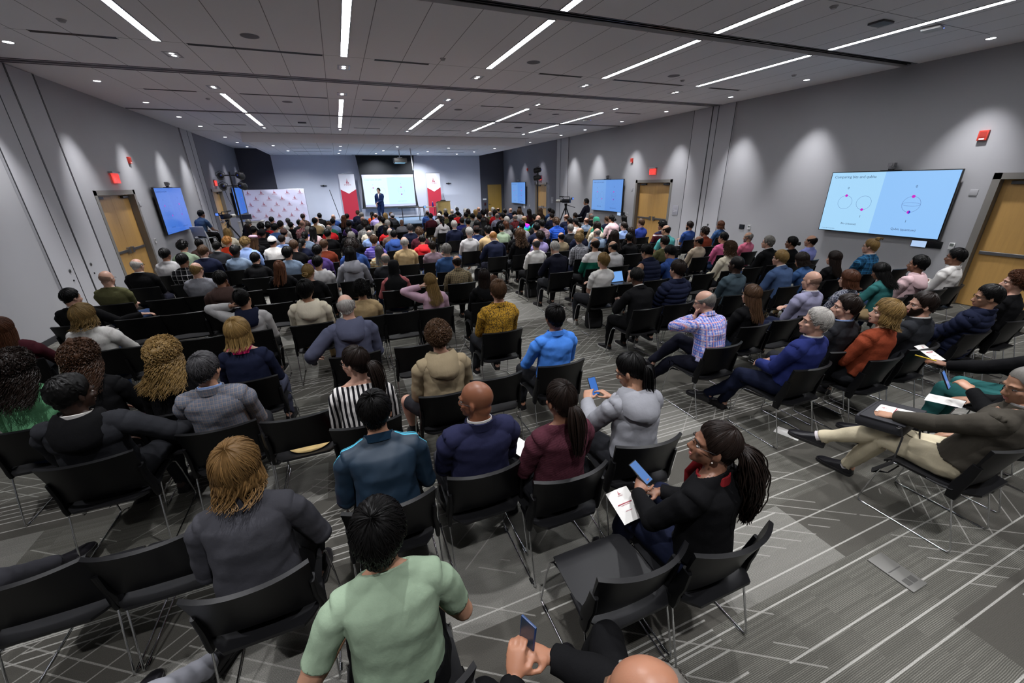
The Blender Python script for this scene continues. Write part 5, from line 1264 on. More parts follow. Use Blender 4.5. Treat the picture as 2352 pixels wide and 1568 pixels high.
r = empty('wall_switch', label='white switch plate left of the single stage door', cat='switch'); facefront(r, 9.45, YF, 1.34); mb = MB(); mb.box((-.13,-.05,0),(.13,.05,.012)); mb.build('plate', M_PLAST, r, True, .003)
r = empty('pull_station', label='dark red pull station left of the single stage door', cat='alarm'); facefront(r, 9.47, YF, 1.02); mb = MB(); mb.box((-.06,-.09,0),(.06,.09,.04)); mb.build('housing', plain('pull_dark', srgb('3a1216'), .4), r, True, .004)
mb = MB(); mb.tube([(-.35,0,1.75),(0,0,.0)], .016, 8); o = mb.build('leaning_pole', M_BLACKMETAL); o.location = (-.05, 26.0, .45); tag(o, 'thin black pole leaning on the stage left of the red banner', 'pole')
# light stands
def lightstand(x, y, hgt, lab, n=4, lean=0, rz=0):
    r = empty('light_stand', (x, y, 0), rz, lab, 'light stand')
    mb = MB(); mb.tube([(0,0,.3),(0,0,hgt)], .028, 10); mb.build('pole', M_BLACKMETAL, r)
    for a in (.4, 2.5, 4.6): mb = MB(); mb.tube([(0,0,.9),(.55*math.cos(a),.55*math.sin(a),.012)], .018, 8); mb.build('leg', M_BLACKMETAL, r)
    mb = MB(); mb.tube([(-.27,0,hgt-.12),(.27,0,hgt-.12)], .018, 8); mb.tube([(-.27,0,hgt-.48),(.27,0,hgt-.48)], .018, 8); mb.build('crossbars', M_BLACKMETAL, r)
    for k in range(4):
        s = -1 if k % 2 == 0 else 1; z = hgt-.14-.36*(k//2); c_ = A((s*.30, .02, z)); ax = norm(A((s*.25 if n == 4 else .6, .9, -.12)))
        mb = MB(); mb.tube([c_-ax*.16, c_-ax*.13, c_-ax*.02, c_+ax*.04, c_+ax*.13], [.05,.10,.115,.125,.13], 14); q = mb.build('lamp', M_BLACKMETAL, r)
        mb = MB(); u = norm(np.cross(ax, (0,0,1.))); mb.tube([c_+u*.14, c_+u*.14+A((0,0,.10)), c_+A((0,0,.17)), c_-u*.14+A((0,0,.10)), c_-u*.14], .010, 6); mb.build('yoke', M_BLACKMETAL, q)
        mb = MB(); mb.ball(c_-ax*.165, (.02,.02,.02), 8, 6); mb.build('indicator', emis('lamp_led%d%s' % (k, lab[:5]), srgb('1c34b0'), .5), q)
    mb = MB(); mb.tube([(-.28,0,hgt-.62),(-.24,0,hgt-.95),(-.05,.02,hgt-1.6),(.02,.03,hgt-1.95),(.02,.03,.9)] if n == 4 else [(.1,0,hgt-.1),(.32,0,hgt-.35),(.25,0,hgt-.75),(.34,0,hgt-1.1),(.15,0,hgt-1.25),(.08,0,.6)], .008, 6); mb.build('cable', M_BLACKMETAL, r)
    return r
lightstand(-3.55, 18.6, 2.95, 'tall black stand with four stage lamps beside the left camera operator')
lightstand(9.75, 20.3, 3.10, 'tall black stand with stage lamps and hanging cable at the right', 3, 0, 1.25)
# white equipment cart behind the left audience
r = empty('equipment_cart', (-3.72, 21.2, 0), 0, 'white equipment cabinet with dark glossy top at the front left', 'cabinet')
mb = MB(); mb.box((-.42,-.32,.06),(.50,.32,1.02)); mb.build('body', plain('cart_white', srgb('b9b6b4'), .5), r, True, .01); mb = MB(); mb.box((-.44,-.34,1.02),(.52,.34,1.05)); mb.build('top', plain('cart_white', srgb('b9b6b4'), .5), r, False); mb = MB(); mb.box((-.36,-.26,1.051),(.40,.24,1.056)); mb.build('glossy_panel', plain('cart_top', srgb('14163c'), .15), r, False); mb = MB(); mb.box((-.04,-.325,.90),(.08,-.318,.93)); mb.build('handle', M_BLK, r, False)
for a in (-.36, .44): mb = MB(); mb.lathe([(.001,-.02),(.04,-.02),(.04,.02),(.001,.02)], 12, c=(a,-.26,.04), axis=0); mb.build('caster', M_BLK, r)
r = empty('desk_monitor', (-3.85, 21.3, 1.05), .3, 'small grey monitor on top of the white equipment cabinet', 'monitor'); mb = MB(); mb.box((-.20,-.01,.05),(.20,.015,.28)); mb.build('frame', M_PANEL, r, True, .005); mb = MB(); mb.box((-.18,-.013,.07),(.18,-.0105,.26)); mb.build('screen', plain('mon_dark', srgb('3a3f52'), .2), r, False); mb = MB(); mb.tube([(0,.01,.1),(0,.03,0)], .012, 6); mb.box((-.1,-.06,0),(.1,.09,.008)); mb.build('foot', M_PANEL, r)
# floor box
r = empty('floor_box', (2.98, .80, 0), 0, 'grey metal floor box hatch in the carpet', 'floor box'); mb = MB(); mb.box((-.075,-.125,0),(.075,.125,.008)); mb.build('lid', plain('floorbox', srgb('6b6a66'), .5, .3), r, True, .002)
mb = MB(); mb.box((-.062,.01,.008),(.062,.016,.0095)); mb.box((-.05,-.09,.008),(-.006,-.05,.0095)); mb.box((.006,-.09,.008),(.05,-.05,.0095)); mb.build('flap_lines', plain('floorbox_dark', srgb('43423f'), .6), r, False)
# ------------------------------------------------------------------ camera, world
cam = bpy.data.cameras.new('camera'); co = link('camera', cam); bpy.context.scene.camera = co
cam.sensor_fit = 'HORIZONTAL'; cam.sensor_width = 36; cam.lens = 919.78/2352*36; cam.clip_start = .05
yw, pt, rl = .380589209, .377947326, -.0195902074
fw_ = Vector((math.sin(yw)*math.cos(pt), math.cos(yw)*math.cos(pt), -math.sin(pt))); rt = Vector((math.cos(yw), -math.sin(yw), 0)); up_ = rt.cross(fw_)
r2 = rt*math.cos(rl)+up_*math.sin(rl); u2 = -rt*math.sin(rl)+up_*math.cos(rl)
co.matrix_world = Matrix(((r2.x,u2.x,-fw_.x,0),(r2.y,u2.y,-fw_.y,0),(r2.z,u2.z,-fw_.z,2.4),(0,0,0,1)))
w = bpy.data.worlds.new('world'); bpy.context.scene.world = w; w.use_nodes = True; w.node_tree.nodes['Background'].inputs[0].default_value = (.02,.02,.022,1)
sv = bpy.context.scene.view_settings; sv.view_transform = 'Standard'; sv.look = 'None'; sv.exposure = EXPOSURE; sv.gamma = 1

cy = bpy.context.scene.cycles; cy.max_bounces = 7; cy.diffuse_bounces = 4; cy.glossy_bounces = 2; cy.transmission_bounces = 2; cy.caustics_reflective = False; cy.caustics_refractive = False; cy.use_adaptive_sampling = True; cy.adaptive_threshold = .02; cy.sample_clamp_indirect = 6
# ------------------------------------------------------------------ the audience
CAMR = A([[r2.x,r2.y,r2.z],[u2.x,u2.y,u2.z],[fw_.x,fw_.y,fw_.z]])
def at(px, py, z):
    """the point at height z that the photograph shows at pixel px, py"""
    d = CAMR.T@A(((px-1176)/919.78, -(py-784)/919.78, 1.0)); return A((0, 0, 2.4))+d*((z-2.4)/d[2])
def pix(p):
    q = CAMR@(A(p, float)-A((0, 0, 2.4))); return 1176+919.78*q[0]/q[2], 784-919.78*q[1]/q[2]
ROWY = [1.24,2.27,3.25,4.3,5.55,6.82,7.85,8.97]+[8.97+1.07*i for i in range(1, 12)]
HCN = dict(k='black', d='dark brown', m='brown', a='auburn', y='fair', g='grey', w='white', r='ginger', e='greying', lb='light brown', dc='dark brown')
def hairp(h, c):
    n = HCN.get(c, c)
    return dict(s='short %s hair' % n, sw='swept-back %s hair' % n, sl='straight %s hair' % n, b='bald head', br='balding %s hair' % n, c='curly %s hair' % n, cm='wavy %s hair' % n, af='cropped afro', afb='big round afro', buzz='shaved hair', l='long %s hair' % n, lw='long wavy %s hair' % n, lc='long curly %s hair' % n, hu='half-tied auburn hair', p='%s ponytail' % n, pl='long %s ponytail' % n, bn='%s hair bun' % n, topbun='fair top bun', bob='%s bob' % n, bobm='tousled %s bob' % n, cap='%s cap' % n, beret='%s beret' % n, hat='brown brimmed hat', hij='%s headscarf' % n)[h]
TOPC = dict(charcoal='charcoal', denim='denim blue', florapink='pink patterned', royal='bright blue', bluegrey='blue-grey', pinkpale='pale pink', redorange='orange-red', lightgrey='pale grey', violetstripe='violet striped', creamstripe='cream striped', plaidlight='pale plaid', navyplaid='navy plaid', lavgrey='grey-lavender', tiedye='rainbow tie-dye', royalstripe='blue striped', navyblue='dark blue', florabeige='beige floral', royalnavy='royal blue', greenstripe='white and green', checkbw='black-and-white checked', gingham='tan gingham', plaiddark='dark plaid', plaidblack='black plaid', plaidred='red plaid', brightblue='bright blue', maroonstripe='striped maroon', hotpink='hot pink', pinkpolo='pink', bluviolet='violet-blue', tealgrey='teal-grey', steelblue='steel blue', plaidpink='pink-and-blue plaid', lavblazer='lavender-grey', plaidblue='blue plaid', tealdark='dark teal', patternbw='black-and-white print', suitblue='bright navy', rusty='rust', darkgrey='dark grey', checkgrey='grey checked', kelly='green knit', track='dark teal', navyblazer='navy', knit='maroon knit', heather='grey', striped='striped', sagetee='sage green', greydark='dark grey', lightblue='light blue', darknavy='deep navy', slate='slate blue', olivejk='dark olive')
COL['olivejk'] = '45413a'
def topp(k, c): return '%s %s' % (TOPC.get(c, c), dict(t='T-shirt', tg='graphic T-shirt', s='shirt', w='sweater', h='hoodie', j='jacket', p='puffer', v='puffer vest', wide='blouse')[k])
PEOPLE = []; CHAIRS = []
def seat_of(x, r): return ('left' if x < 2.6 else 'right', r)
def nearest_row(y): return min(range(len(ROWY)), key=lambda i: abs(ROWY[i]-y))
def addchair(x, y, rz=0, who=None, r=None):
    o = chair((x, y, 0), rz); o['group'] = 'black audience chairs'; CHAIRS.append(dict(o=o, x=x, r=nearest_row(y) if r is None else r, who=who)); return o
def addperson(o, x, y, hair, hc, top, tc, extra='', r=None, label=None):
    o['category'] = 'person'; o['group'] = 'seated audience'; e = dict(o=o, x=x, r=nearest_row(y) if r is None else r, base=label or '%s, %s%s' % (hairp(hair, hc), topp(top, tc), extra), fixed=label is not None); PEOPLE.append(e); return e
PO = dict(a=dict(), b=dict(arms=('cross','cross'), lean=-8), c=dict(arms=('thigh','thigh'), lean=2, hunch=8), d=dict(arms=('lap','thigh'), legs=('n','over'), lean=-9), e=dict(arms=('phone','phone'), lean=4, hpitch=22, hunch=10))
SPECIAL = dict(lefthead=dict(arms=('headside','lap'), hroll=-16, lean=2, hy=-8), righthead=dict(arms=('headside','lap'), hroll=-8, hy=-5, lean=0), reach=dict(arms=(dict(w=(-.42,.10,.66), pole=(-.6,-.2,-.5), h=(.5,.8,-.1)),'lap'), lean=2, hroll=-6, hunch=4), rightarmout=dict(arms=('lap','sideout'), hy=-35), chin=dict(arms=('lap','chin'), lean=4, hunch=8, hy=-12), faceh=dict(arms=('face','lap'), lean=8, hunch=8, hy=22), read=dict(arms=('read','read'), hpitch=22, hunch=8, lean=2), crossleg=dict(legs=('n','over'), lean=-11, arms=('lap','lap'), hpitch=-4), phone=dict(arms=('face','lap'), lean=0))
LEGC = ['charcoal','navy','black','jeans','black','tan','jeans','darknavy']
def place(line, k):
    f = line.split(); x, r, s, pose = float(f[0]), int(f[1]), float(f[2]), f[3]; h, hc, sk, top, tc = f[4:9]; ex = f[9:]; y = ROWY[r]; rs = random.Random(k)
    near = r <= 4; yaw = math.degrees(math.atan2(x-3, 27-y))
    p = dict(PO[pose]); key = pose
    for e in ex:
        if e in SPECIAL: p.update(SPECIAL[e]); key = e
    if near: hy = yaw+rs.uniform(-5, 8) if 'hy' not in p else p['hy']; p['hpitch'] = p.get('hpitch', rs.uniform(-3, 6)); key = '%s%d' % (key, k)
    else:
        hy = min((-18, 0, 18), key=lambda v: abs(v-(yaw+rs.uniform(-9, 9)))) if 'hy' not in p else p['hy']; key += '%d' % hy
    p['hy'] = hy; female = h in ('l','lw','lc','hu','p','pl','bn','bob','bobm','hij','topbun','cm') and not (h == 'topbun')
    p['fine'] = .0085 if near else (.0105 if r < 8 else .013); p['fingers'] = r < 8
    if female: p['sw'] = .160; p['fat'] = .93; key += 'f'
    key += 'n' if near else ('m' if r < 8 else 'z')
    T = template(key, p, top)
    faces = r < 9 and (x > 2.8 or near)
    o = dress((x, y, 0), 0, T, sk=int(sk), top=top, topcol=tc, hair=h, haircol=hc, legs=rs.choice(LEGC), near=near, extras=ex, scale=s, seed=k if near else 1, eyes=faces, shod=r < 8, shoes=rs.choice('kkw') if near else None, hoodcol='navy' if 'lefthead' in ex else None)
    e = addperson(o, x, y, h, hc, top, tc, ', glasses' if near and 'glasses' in ex else '', r); e['J'] = T['J']; e['s'] = s
    addchair(x, y, 0, e, r); return e
PLACED = """
4.26 2 0.94 a l m 1 j black shades
5.24 2 1.00 b b g 1 j lavblazer cross
6.04 2 0.94 a bob a 1 w patternbw
6.99 2 0.94 e lw k 3 w tealdark glasses read
7.50 2 1.00 b s k 3 h pinkpale
8.48 2 1.02 b s k 3 s white
-0.09 3 1.04 b br w 1 h slate reach
1.51 3 1.04 a s m 1 s mustard
3.59 3 0.98 e s k 4 j black down
4.11 3 1.04 a s d 1 p navy
5.19 3 1.02 b buzz k 5 s tealgrey
6.33 3 1.00 c s y 1 j steelblue glasses
6.93 3 0.94 e bob d 2 w denim down
7.44 3 0.94 b l d 1 w black
8.38 3 1.04 a topbun y 1 j plaidblue glasses
-3.30 4 0.94 d l a 1 w maroon
-2.66 4 0.98 d bobm y 1 j white
-1.23 4 0.96 a s k 2 h lightgrey lefthead
-0.55 4 1.00 a sl k 2 h cream
0.09 4 0.94 a c k 2 w tan
1.01 4 0.94 b l y 1 w pink righthead
1.76 4 0.94 a l d 2 h black
3.76 4 1.00 b s y 1 t white cross
4.79 4 1.04 e s k 2 v navy down
5.30 4 1.00 e s k 2 h blue down
6.53 4 0.98 a cm m 1 j cream glasses
7.70 4 1.00 c s g 1 j black glasses
8.21 4 0.98 a bn k 3 w black
8.73 4 0.98 d br d 2 s bluviolet
-3.35 5 0.94 a s k 1 j black rightarmout
-1.75 5 0.98 c s k 3 h brown chin
-0.59 5 1.00 d bn y 1 w black
0.66 5 0.94 c hij black 3 w rose
1.73 5 0.94 c br d 2 s gingham
3.67 5 1.02 e s w 1 j darknavy down
4.44 5 1.04 a br d 2 w greenstripe beard
4.96 5 0.96 c br k 2 s lightgrey
6.15 5 0.98 a s d 1 w olive
7.10 5 0.94 a br k 3 s beige glasses
7.81 5 0.96 a s k 2 w hotpink
8.56 5 0.94 d br g 2 s pinkpolo beard
-3.37 6 0.98 b b y 1 t olive glasses
-2.25 6 1.00 b br y 1 w grey glasses
-1.10 6 0.94 d hu a 1 w black
-0.51 6 0.96 a s k 2 h lightgrey
0.04 6 1.04 c l k 2 h grey
0.62 6 0.94 d br g 1 j charcoal
1.77 6 1.00 b s g 1 s denim
3.68 6 0.98 a br e 2 s white
4.80 6 1.00 a c y 1 s checkbw chin
5.63 6 1.02 a l d 1 w black
6.14 6 0.94 c s k 3 w black beard
7.22 6 1.04 c br d 2 t teal
8.47 6 0.94 c c d 3 w rust
-3.40 7 0.98 a br w 1 j black glasses
-2.74 7 1.00 a s k 3 s plaidblack glasses
-1.65 7 0.94 c s k 1 s black
-1.07 7 1.00 a sl k 2 t bluegrey
-0.55 7 1.00 a s k 2 s purple
0.10 7 1.02 c afb d 4 j blue
0.61 7 0.94 d l e 1 t creamstripe
1.14 7 1.04 a br w 1 w tan
1.72 7 0.94 b s d 1 w mauve
3.19 7 1.04 e br r 1 j navy down
3.80 7 1.04 a lc m 1 w black
4.31 7 0.98 b c d 3 s lavender
4.89 7 0.94 a br k 2 w khaki
5.41 7 1.00 a br y 1 j navy glasses
6.00 7 0.96 c br g 1 s bluegrey
6.97 7 0.94 a l d 1 w black
7.97 7 1.02 a c k 3 j maroonstripe
8.93 7 0.98 b s d 2 t blue beard
10.12 7 0.94 a bob a 1 w denim
-3.31 8 1.00 d s k 3 s lightgrey
-2.69 8 1.00 a s m 1 j navy
-2.14 8 0.98 d af k 5 t bluegrey
-1.05 8 1.00 a s m 1 t black
-0.46 8 0.98 a s m 1 w rust
0.60 8 1.00 a s m 1 s violetstripe
1.73 8 0.94 e s k 2 h red down
2.87 8 1.04 d s w 1 s lightgrey
3.41 8 1.04 c s k 2 j tan
4.14 8 0.96 d s k 4 t black
4.79 8 1.04 c s k 2 w navy
5.75 8 0.98 b s g 1 j charcoal
6.61 8 1.00 a bob d 1 w cream
7.52 8 0.96 b s d 1 s lightblue
8.14 8 1.00 a s m 1 s royalnavy glasses
-3.36 9 1.00 c c k 1 t sage
-2.73 9 0.96 c s k 1 j charcoal
-2.16 9 1.00 c c y 1 s lightblue
-1.59 9 1.00 a cap white 3 tg white
-0.98 9 0.94 a p k 2 t navy
0.15 9 1.00 a s g 1 j black
1.19 9 0.98 c s k 2 h blue
1.83 9 1.00 a c m 1 w maroon
3.42 9 0.96 d hat brown 2 j navyblue phone
4.19 9 0.98 c s k 2 s sage glasses
4.77 9 1.02 a s k 2 j grey
5.42 9 1.02 a s k 2 p mauve
5.95 9 1.04 c c m 1 p royalstripe
6.56 9 1.02 a p k 2 w white
7.26 9 1.02 d hij green 2 w florabeige
7.95 9 1.04 c bn k 2 h pinkpale
-3.34 10 0.94 c s k 3 w brown
-2.71 10 0.96 d c r 1 w redorange
-2.14 10 0.96 d beret pink 1 p black
-1.52 10 0.94 d s d 1 s lightblue
-0.97 10 0.98 a bn k 2 t bluegrey
-0.42 10 1.00 d s k 2 w black
0.11 10 1.02 a bn k 2 w black
0.64 10 0.94 a br g 1 s lightblue
1.19 10 0.96 a br w 1 w taupe
1.75 10 1.02 b s e 1 j navy
3.04 10 1.04 d s w 1 j navy
3.76 10 1.02 a l k 2 w black
4.69 10 0.96 a bob a 1 s plaidlight
5.76 10 1.00 b br k 3 w charcoal
6.43 10 0.94 a s e 2 j charcoal glasses
6.97 10 0.96 a s k 2 j navy
7.61 10 0.94 a br a 1 s bluegrey
8.43 10 0.94 a s m 1 w navy
9.14 10 0.94 a l k 2 w grey
-2.10 11 1.00 a cap black 3 p black
-1.58 11 0.98 c cap brown 2 h grey
-0.83 11 1.00 a l k 2 w pinkpale
0.68 11 0.96 a s k 2 w cream
1.20 11 0.94 c l k 2 w red
3.79 11 1.00 a s k 2 w charcoal
4.31 11 1.00 b l k 2 w black
5.15 11 1.00 a s w 1 w charcoal
5.79 11 1.00 a br y 1 t tiedye
6.31 11 1.00 d b g 1 s teal
7.44 11 0.98 a br a 1 j navy
8.46 11 0.98 d br g 3 j black
-3.14 12 0.98 a bob y 1 w cream
-2.47 12 1.00 a s k 2 w maroon
-1.90 12 1.04 a s k 2 t denim
-1.03 12 0.94 a s g 1 t royal
-0.43 12 0.96 a br g 1 t red
0.66 12 1.00 c c d 2 s plaidlight
1.36 12 1.00 a s w 1 j navy
3.20 12 1.00 c p k 2 h lightgrey
3.88 12 0.96 a s d 1 s navyplaid
4.51 12 1.04 d s k 2 w navy
5.41 12 1.04 a s k 2 w black
5.95 12 0.98 c br g 1 s plaidred
6.74 12 0.94 c c k 3 w black
7.41 12 0.96 a s d 1 w navy
8.43 12 0.94 b s d 2 w black
-2.45 13 1.00 c c k 3 w black
-1.87 13 1.04 a s d 2 t white
-1.23 13 1.04 d b g 1 s florapink
-0.44 13 0.98 d s m 1 w green
0.19 13 0.96 d s k 3 w purple
1.34 13 1.00 a s k 2 w navy
1.95 13 0.94 b b k 3 t grey
3.77 13 0.98 a l k 2 w black
4.59 13 1.00 d s k 2 s plaidlight
5.59 13 0.98 a br g 1 s lavgrey
6.37 13 1.00 c s k 2 w grey
7.42 13 0.96 a bob m 1 w olive
8.00 13 1.00 a s d 2 t lightgrey
-3.01 14 0.94 a l d 2 w black
-2.39 14 0.94 b s k 2 t red
-1.69 14 0.94 a s k 2 t black
-0.91 14 1.02 a s k 2 w tan
-0.33 14 0.98 a s k 2 s lightblue
0.71 14 1.00 c b g 1 j charcoal
1.33 14 1.00 c s d 2 w cream
3.22 14 1.00 a s d 1 w maroon
3.83 14 1.02 a s k 2 w olive
4.64 14 0.98 a s k 2 t bluegrey
5.37 14 1.02 a c k 3 w brown
5.89 14 1.02 a bob d 2 w red
7.44 14 1.00 a l d 2 w maroon
7.97 14 1.02 a l m 1 w brown
8.49 14 1.00 c s k 2 s denim
-3.13 15 1.00 a s g 2 j black glasses
-2.53 15 0.94 b s k 2 w charcoal
-1.51 15 0.94 d s k 2 h charcoal
-0.91 15 1.00 c b g 1 s white
0.06 15 1.00 a l a 1 w black
1.63 15 1.02 c l y 1 w black
3.78 15 0.94 b cap white 3 h lightgrey
4.59 15 0.98 a s k 2 w red
5.42 15 1.00 c l y 1 w lightgrey
6.05 15 0.94 a br g 1 w olive
6.74 15 0.98 a s d 2 w black
7.43 15 0.96 a bob m 1 w white
-2.53 16 1.00 b s k 2 w charcoal
-1.98 16 0.94 a s e 2 s white
-0.32 16 1.00 a b g 1 j blue
0.20 16 1.00 d s k 2 j navy
0.77 16 1.02 b s g 2 j darknavy
1.34 16 0.98 c br a 1 s lavender
2.02 16 0.94 c cap grey 2 w charcoal
3.51 16 1.00 a b k 4 j blue
4.10 16 0.96 c s k 2 w black
4.65 16 1.00 c br w 1 j black
5.37 16 0.98 a bob d 2 w olive
5.91 16 1.04 c b k 2 w navy
6.57 16 1.00 a s w 1 w bluegrey
7.50 16 0.96 c b g 1 w navy
-1.51 17 1.00 a s d 2 s plaiddark
-0.87 17 1.00 c s k 4 j black
1.26 17 0.98 a p k 2 w orange
2.07 17 0.94 b s m 1 j charcoal
4.60 17 0.98 c s g 1 j grey
5.58 17 0.96 c bob w 1 w grey
6.63 17 0.94 a l d 2 w white
7.21 17 0.94 b br d 2 w navy
8.38 17 0.94 a beret black 2 w black
0.71 18 1.00 a s m 1 j navy
5.42 18 0.96 a s e 2 w charcoal
"""
EMPTY = [(-1.14, 1), (-1.6, 1), (1.02, 0), (-0.54, 2), (1.05, 2), (0.54, 3), (-2.73, 6), (-2.72, 5), (-2.2, 4), (-2.24, 5), (-1.72, 4), (-1.66, 6), (-1.12, 5), (1.1, 6), (0.54, 4), (1.17, 5), (4.27, 4), (7.5, 7), (5.87, 4), (7.1, 4), (5.72, 3), (7.9, 3), (8.0, 2), (4.8, 2), (4.65, 3), (6.15, 1), (6.7, 1), (7.25, 1), (7.8, 1), (9.3, 3)]
for k, l in enumerate(PLACED.strip().split('\n')): place(l, k)
for x, r in EMPTY: addchair(x, ROWY[r], 0, None, r)
# ------------------------------------------------------------------ the people nearest the camera, posed one by one
M_PAPER = plain('paper', srgb('d9d7d3'), .7); M_PHONE = plain('phone_case', srgb('16181c'), .3)
def phone(M, lab, col='5e96e6', case=None, bright=.6):
    r = empty('phone', label=lab, cat='phone'); r.matrix_world = M
    mb = MB(); mb.box((-.036,-.075,-.0045),(.036,.075,.0045)); mb.build('case', case or M_PHONE, r, True, .003)
    mb = MB(); rect(mb, -.032,-.070,.032,.070,0,.0048); mb.build('screen', emis('screen_'+lab[:18], srgb(col), bright), r, False); return r
def axes(c, xa, ya):
    xa = norm(xa); ya = norm(A(ya, float)-xa*np.dot(ya, xa)); za = np.cross(xa, ya)
    return Matrix(((xa[0],ya[0],za[0],c[0]),(xa[1],ya[1],za[1],c[1]),(xa[2],ya[2],za[2],c[2]),(0,0,0,1)))
def program(M, lab, w=.14, h=.215, bars=True, cat='paper'):
    r = empty('program', label=lab, cat=cat); r.matrix_world = M
    mb = MB(); n = 8; V = [(-w/2+w*i/n, y, .006*math.sin(i/n*PI)) for y in (-h/2, h/2) for i in range(n+1)]; V += [(x, y, z-.0012) for x, y, z in V]; q = 2*(n+1)
    F = [(i, i+1, n+2+i, n+1+i) for i in range(n)]+[(q+i, q+n+1+i, q+n+2+i, q+i+1) for i in range(n)]+[(i, q+i, q+i+1, i+1) for i in range(n)]+[(n+1+i, n+2+i, q+n+2+i, q+n+1+i) for i in range(n)]
    mb.add(V, F); mb.build('sheet', M_PAPER, r)
    if bars:
        mb = MB(); emblem(mb, 0, h*.36, .020, 0, .0075); flat_text(mb, 'STEVENS', 0, h*.28, .008, 0, .0075); rect(mb, -.045, h*.02, .045, h*.045, 0, .0075); rect(mb, -.03, -.02*h, .03, -.01*h, 0, .0075); rect(mb, -.02, -.2*h, .02, -.19*h, 0, .0075)
        mb.build('logo_print', M_PRINT, r, False)
    return r
def hero(px, py, p, sk, top, tc, h, hc, legs='charcoal', ex=(), label=None, s=1.0, rz=0, ch=True, seed=5, shoes=None, collar='white', hoodcol=None, short=False, xy=None, loc=None, shod=True, wide=1.0, dz=0, chrz=None, nochair=False):
    p = dict(p); p.setdefault('fine', .0068); T = template('hero%d' % seed, p, top, short); J = T['J']; hd = J['head']*s
    if loc is None:
        w_ = at(px, py, hd[2]+dz) if px is not None else None
        c, sn = math.cos(rz), math.sin(rz); o_ = A((hd[0]*c-hd[1]*sn, hd[0]*sn+hd[1]*c)); loc = (w_[0]-o_[0], w_[1]-o_[1], dz)
        if xy is not None: loc = (xy[0], xy[1], dz)
    o = dress(loc, rz, T, sk, top, tc, h, hc, legs, True, ex, s, wide, seed, collar, shoes, hoodcol, True, shod)
    e = addperson(o, loc[0], loc[1], h if h else 'b', hc, top, tc, label=label); e['J'] = J; e['s'] = s; e['M'] = Matrix.Translation(loc)@Matrix.Rotation(rz, 4, 'Z')@Matrix.Scale(s, 4)
    if not nochair: addchair(loc[0], loc[1], rz if chrz is None else chrz, e)
    return e
def wp(e, v): return A(tuple(e['M']@Vector(tuple(float(t) for t in v))))
def wd(e, v): return A(tuple((e['M'].to_3x3()@Vector(tuple(float(t) for t in v))).normalized()))
def worn(e, name, mb, mat): return mb.build(name, mat, e['o'])
# woman with the long ponytail
e = hero(1640, 1022, dict(hy=48, hpitch=-6, lean=2, twist=14, sw=.165, fat=.95, arms=(dict(w=(-.14,.27,.70), h=(.6,.5,.35), pole=(-.7,-.8,-.35)), dict(w=(.02,.26,.665), h=(-.8,.4,.1), pole=(.7,-.8,-.35))), curl0=.7, curl1=.5), 3, 'w', 'black', 'pl', 'd', 'navy', ('glasses',), 'woman with long dark ponytail, glasses and red scarf, black cardigan, sitting in the aisle', seed=101)
mb = collar_mb(e['J'], .060, .030, .010, .008, .12, .008, .01); J = e['J']
mb.tube([J['N']+J['fw']*.075+J['d2']*.03+J['sx']*.02, J['N']+J['fw']*.115-J['d2']*.05, J['N']+J['fw']*.135-J['d2']*.16+J['sx']*.03], [(.035,.012),(.03,.012),(.02,.008)], 10); worn(e, 'scarf', mb, fabric('scarfred'))
mb = MB(); mb.ball(tuple(J['head']+J['HR']@A((-.0795,.004,-.048))), .0045, 8, 6); worn(e, 'earring', mb, plain('pearl', srgb('d8d4cc'), .2))
phone(axes(wp(e, J['W0']+J['hd0']*.10+A((0,.02,.03))), wd(e, (.8,.3,0)), wd(e, (-.25,.75,.45))), 'black phone with blue screen held by the woman with the long ponytail')
mb = MB(); W = J['W1']+J['hd1']*.08; mb.tube([W+A((.03,-.02,.02)), W+A((-.07,.05,.045))], .0042, 8); o = mb.build('pen', plain('pen_silver', srgb('a8aab0'), .25, .7)); o.matrix_world = e['M']; tag(o, 'silver pen in the hand of the woman with the long ponytail', 'pen')
program(axes(wp(e, (-.20,.30,.615)), wd(e, (.9,-.1,.2)), wd(e, (-.2,.9,.1))), 'white printed program on the knee of the woman with the long ponytail')
# sage T-shirt in the foreground
e = hero(872, 1222, dict(hy=-14, hpitch=2, lean=5, hunch=6, arms=(dict(w=(-.20,.20,.66), h=(.3,.8,-.3)),'thigh'), legs=('n','n'), hipy=-.02, fat=1.02), 2, 't', 'sagetee', 'sl', 'k', 'black', (), 'person with thick black hair in a sage green T-shirt, closest seen from behind', seed=102)
# man at the bottom edge
e = hero(1478, 1615, dict(hy=58, hpitch=10, hroll=6, lean=-15, hunch=2, arms=(dict(w=(-.20,.20,.73), h=(.35,.6,.55), pole=(-.8,-.6,-.2)), dict(w=(-.03,.22,.73), h=(-.75,.35,.35), pole=(.8,-.6,-.2))), legs=('wide','wide'), curl0=.55, curl1=.45, fine=.006), 7, 'j', 'black', 'br', 'g', 'black', (), 'balding man in a black suit holding a phone at the bottom edge', seed=103, collar='black')
J = e['J']; phone(axes(wp(e, J['W0']+J['hd0']*.115+A((.045,.0,.015))), wd(e, (.35,-.8,.0)), wd(e, (-.05,.35,.8))), 'dark blue phone held by the man at the bottom edge', '2a3444', plain('phone_blue', srgb('1d3a66'), .35), .4)
